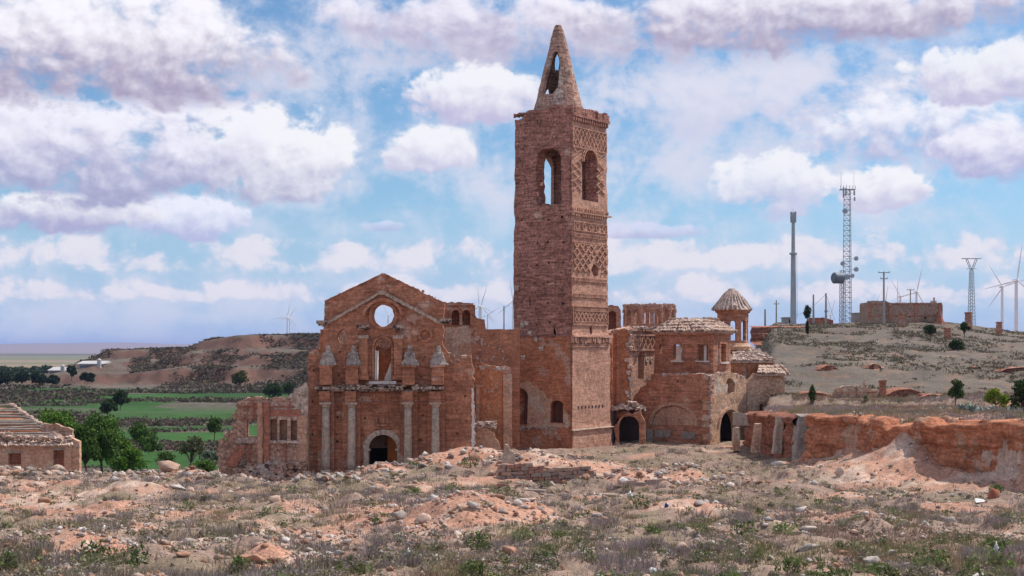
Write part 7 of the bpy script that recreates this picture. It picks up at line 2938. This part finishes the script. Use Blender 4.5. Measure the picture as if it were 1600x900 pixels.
shr = [shrub_mesh(300 + i, cl) for i, cl in enumerate(((.13, .165, .06), (.17, .18, .08), (.11, .14, .055), (.20, .20, .11), (.13, .19, .05)))]
x, y = scatter(1500, 34, 112, .40, 1.6)
e = earth_mask(x, y)
wgt = (1 - e) * (.25 + .75 * sst(80, 40, y) * sst(-.12, .12, x / y))
k = (rng.random(len(x)) < wgt * .32) & bank_keep(x, y)
x, y = x[k][:115], y[k][:115]
zz = H(x, y)
shr_all = []
for i in range(len(x)):
    o = shr[i] if i < len(shr) else shr[i % len(shr)].copy()
    if i >= len(shr):
        COL.objects.link(o)
    s = rng.uniform(.7, 1.5) * (.8 + y[i] / 160)
    o.location = (x[i], y[i], zz[i] - .05)
    o.scale = (s, s, s * rng.uniform(.7, 1.2))
    o.rotation_euler = (0, 0, rng.uniform(0, 6.28))
    shr_all.append(o)
landmark_labels(shr_all, 'small green shrub', 'shrub', 'green shrubs in the foreground')

# ------------------------------------------------------------------ stones
ICO = None
def ico(sub):
    import bmesh
    bm = bmesh.new()
    bmesh.ops.create_icosphere(bm, subdivisions=sub, radius=1.0)
    v = np.array([p.co[:] for p in bm.verts]); f = np.array([[w.index for w in q.verts] for q in bm.faces])
    bm.free()
    return v, f


def rough_stone(v, rs, ax=(1, .8, .6)):
    n = len(v)
    d = v * np.array(ax) * (1 + rs.uniform(-.28, .28, (n, 1)))
    # knock flats into it
    for _ in range(10):
        nn = rs.normal(size=3); nn /= np.linalg.norm(nn)
        t = d @ nn
        lim = rs.uniform(.42, .72) * t.max()
        d = d - np.outer(np.maximum(t - lim, 0), nn) * .95
    return d


iv, if_ = ico(1)
RC = [np.array(c_) for c_ in ((.50, .42, .37), (.44, .30, .235), (.40, .22, .15), (.56, .50, .46), (.36, .30, .27), (.47, .34, .27))]


def stone_field(name, n, y0, y1, smin, smax, dens, seed, label):
    rs = np.random.default_rng(seed)
    x, y = scatter(n, y0, y1, .42, 1.35)
    k = (rs.random(len(x)) < dens(x, y) * (.25 + 1.1 * sst(.42, .64, fbm(x / 2.6, y / 3.2, 0, 3, seed)))) & bank_keep(x, y) & ~((x > -19) & (x < -3.5) & (y > 119)) & (y < 121)
    x, y = x[k], y[k]
    z = H(x, y)
    m = len(x)
    s = smin + (smax - smin) * rs.random(m) ** 3.2
    V = []
    variants = [rough_stone(iv, rs, (1, rs.uniform(.6, 1), rs.uniform(.4, .8))) for _ in range(24)]
    which = rs.integers(0, 24, m)
    A = rs.uniform(0, 2 * PI, m)
    base = np.stack(variants)[which]                       # m,12,3
    ca, sa = np.cos(A)[:, None], np.sin(A)[:, None]
    bx = base[:, :, 0] * ca - base[:, :, 1] * sa; by = base[:, :, 0] * sa + base[:, :, 1] * ca
    s = s * 1.35
    V = np.stack([x[:, None] + bx * s[:, None], y[:, None] + by * s[:, None], z[:, None] + base[:, :, 2] * s[:, None] + .12 * s[:, None]], 2).reshape(-1, 3)
    nv = base.shape[1]
    Fc = (if_[None] + (np.arange(m) * nv)[:, None, None]).reshape(-1, 3)
    col = np.stack(RC)[rs.choice(6, m, p=(.2, .22, .2, .12, .1, .16))] * rs.uniform(.6, 1.1, (m, 1))
    o = mesh_obj(name, V, Fc, M['rock'], cols=np.repeat(col, nv, axis=0))
    o['kind'] = 'stuff'
    o['label'] = label


def heap_mask(x, y):
    r = np.zeros_like(x)
    for (cx, cy, h_, sx, sy) in HEAPS:
        if h_ > 0:
            r = np.maximum(r, gau(x, y, cx, cy, sx * 1.1, sy * 1.1) * min(1, .5 + h_ * .5))
    ridge = sst(-12, -17, x) * sst(98, 106, y) * (1 - sst(115, 119, y))
    return np.maximum(r, ridge)


stone_field('rubble', 60000, 32, 121, .03, .20, lambda x, y: np.clip(.16 + .45 * earth_mask(x, y) + .55 * heap_mask(x, y), 0, 1), 501, 'small loose stones and brick rubble over the ground')
stone_field('rubble', 22000, 84, 121, .08, .42, lambda x, y: np.clip(heap_mask(x, y) * .9, 0, 1), 502, 'coarse rubble on the heaps before the church')

iv2, if2 = ico(2)
proto = []
for i in range(8):
    rs = np.random.default_rng(600 + i)
    sv = rough_stone(iv2 * .999, rs, (1, rs.uniform(.6, .95), rs.uniform(.45, .75)))
    sv = sv * (1 + (fbm(sv[:, 0] * 2 + i * 3, sv[:, 1] * 2, sv[:, 2] * 2, 3, 60)[:, None] - .5) * .35)
    cl = (RC * 2)[i] * rs.uniform(.85, 1.15)
    proto.append(mesh_obj('stone', sv, if2, M['rock'], None, cols=np.repeat(cl[None], len(sv), 0)))
x, y = scatter(1400, 34, 114, .40, 1.5)
k = (rng.random(len(x)) < .08 + .28 * earth_mask(x, y) + .4 * heap_mask(x, y)) & bank_keep(x, y)
x, y = x[k][:210], y[k][:210]
zz = H(x, y)
st_all = []
for i in range(len(x)):
    o = proto[i] if i < 8 else proto[i % 8].copy()
    if i >= 8:
        COL.objects.link(o)
    s = .15 + .34 * rng.random() ** 2 * (.5 + y[i] / 90)
    o.location = (x[i], y[i], zz[i] + .12 * s)
    o.scale = (s * rng.uniform(.9, 1.4), s, s * rng.uniform(.7, 1.1))
    o.rotation_euler = (rng.uniform(-.3, .3), rng.uniform(-.3, .3), rng.uniform(0, 6.28))
    st_all.append(o)
landmark_labels(st_all, 'large loose stone', 'stone', 'loose stones on the slope')


def boulder(name, label, px, py, Y, sx, sy, sz, col, seed, tilt=(0, 0, 0), cat='boulder'):
    rs = np.random.default_rng(seed)
    c = P(px, py, Y)
    c.z = Hs(c.x, c.y)
    sv = rough_stone(iv2, rs, (sx, sy, sz))
    sv = sv * (1 + (fbm(sv[:, 0] * 3 + seed, sv[:, 1] * 3, sv[:, 2] * 3, 3, 60)[:, None] - .5) * .3)
    m_ = np.array(Matrix.Rotation(tilt[2], 3, 'Z') @ Matrix.Rotation(tilt[1], 3, 'Y') @ Matrix.Rotation(tilt[0], 3, 'X'))
    sv = sv @ m_.T + np.array((c.x, c.y, c.z + sz * .45))
    o = mesh_obj(name, sv, if2, M['rock'], None, c, cols=np.repeat(np.array(col)[None], len(sv), 0))
    return tag(o, label, cat)


def gy(py):
    """distance at which the open slope shows at that photo row"""
    return 9856. / (py - 653.6)


boulder('boulder', 'white rounded boulder at the bottom edge near the centre', 1017, 893, gy(893), .24, .2, .26, (.74, .72, .70), 701)
boulder('boulder', 'long grey flat boulder in the right foreground', 1486, 827, gy(829), .50, .32, .20, (.42, .38, .33), 702, (0, -.15, .1))
boulder('boulder', 'big pale rock at the crest of the left rubble ridge', 272, 745, 108, 1.15, .8, .75, (.42, .28, .21), 703)
boulder('slab', 'tilted flat slab leaning on the left rubble ridge beside the big pale rock', 325, 748, 108, 1.5, .7, .22, (.36, .27, .21), 704, (0, -.35, .2), 'slab')
boulder('boulder', 'squat pale boulder on the heap below the farmhouse', 88, 722, 109, .8, .6, .5, (.40, .29, .22), 705)
boulder('boulder', 'broken lump of masonry left of the central earth mound', 625, 848, gy(850), .5, .35, .3, (.42, .31, .26), 706)
boulder('slab', 'white flat slab lying in the grass right of the earth mound', 980, 838, gy(838), .55, .2, .06, (.70, .68, .64), 707, (0, 0, .15), 'slab')
boulder('boulder', 'red brick lump under the end of the red bank', 1548, 783, 74, .55, .4, .35, (.36, .13, .08), 708)
boulder('boulder', 'pale yellow stones clump at the lower middle right', 1062, 868, gy(868), .26, .22, .18, (.55, .44, .34), 709)
boulder('boulder', 'white stone pile in the grass before the grey pier', 1212, 717, 108, .8, .5, .4, (.66, .62, .58), 710)
boulder('slab', 'pale slab at the foot of the red bank on the right', 1535, 787, 73, .7, .4, .12, (.68, .66, .63), 711, (0, .1, .1), 'slab')


def rag(name, label, px, py, Y, w, h, mat, seed, cat='bag'):
    rs = np.random.default_rng(seed)
    c = P(px, py, Y)
    c.z = Hs(c.x, c.y)
    sv = iv2 * np.array((w, w * .6, h))
    sv = sv * (1 + (fbm(iv2[:, 0] * 2.2 + seed, iv2[:, 1] * 2.2, iv2[:, 2] * 2.2, 3, 66)[:, None] - .5) * 1.5)
    pinch = np.clip((sv[:, 2] / h), 0, 1)
    sv[:, :2] *= (1 - .55 * pinch)[:, None]
    sv = sv + np.array((c.x, c.y, c.z + h * .6))
    return tag(mesh_obj(name, sv, if2, mat, None, c), label, cat)


rag('plastic_bag', 'upright white plastic bag at the lower right corner', 1557, 880, gy(882), .10, .27, M['bag'], 1)
rag('plastic_bag', 'crumpled white plastic bag, left of the two on the middle slope', 1100, 797, gy(797), .22, .13, M['bag'], 2)
rag('plastic_bag', 'crumpled white plastic bag, right of the two on the middle slope', 1119, 796, gy(797), .24, .14, M['bag'], 3)
rag('plastic_bag', 'small dark blue plastic scrap in the grass', 1041, 805, gy(807), .10, .13, M['bluebag'], 4)
rag('plastic_bag', 'pale bag caught in the grass below the bare earth path', 984, 783, gy(785), .14, .2, M['bag'], 5)
rag('plastic_bag', 'white scrap at the bottom edge left of centre', 638, 896, gy(896), .10, .12, M['bag'], 6)

# ================================================================== haze
def haze():
    mb = MB()
    mb.box(-30000, 30000, -60, 52000, -40, 175)
    m = bpy.data.materials.new('haze_air')
    m.use_nodes = True
    nt = m.node_tree
    nt.nodes.clear()
    out = nt.nodes.new('ShaderNodeOutputMaterial')
    v = nt.nodes.new('ShaderNodeVolumePrincipled')
    v.inputs['Color'].default_value = (.46, .57, 1.0, 1)
    v.inputs['Density'].default_value = 4.8e-5
    v.inputs['Anisotropy'].default_value = 0.0
    nt.links.new(v.outputs[0], out.inputs['Volume'])
    o = mb.build('haze', m)
    o['kind'] = 'stuff'


haze()
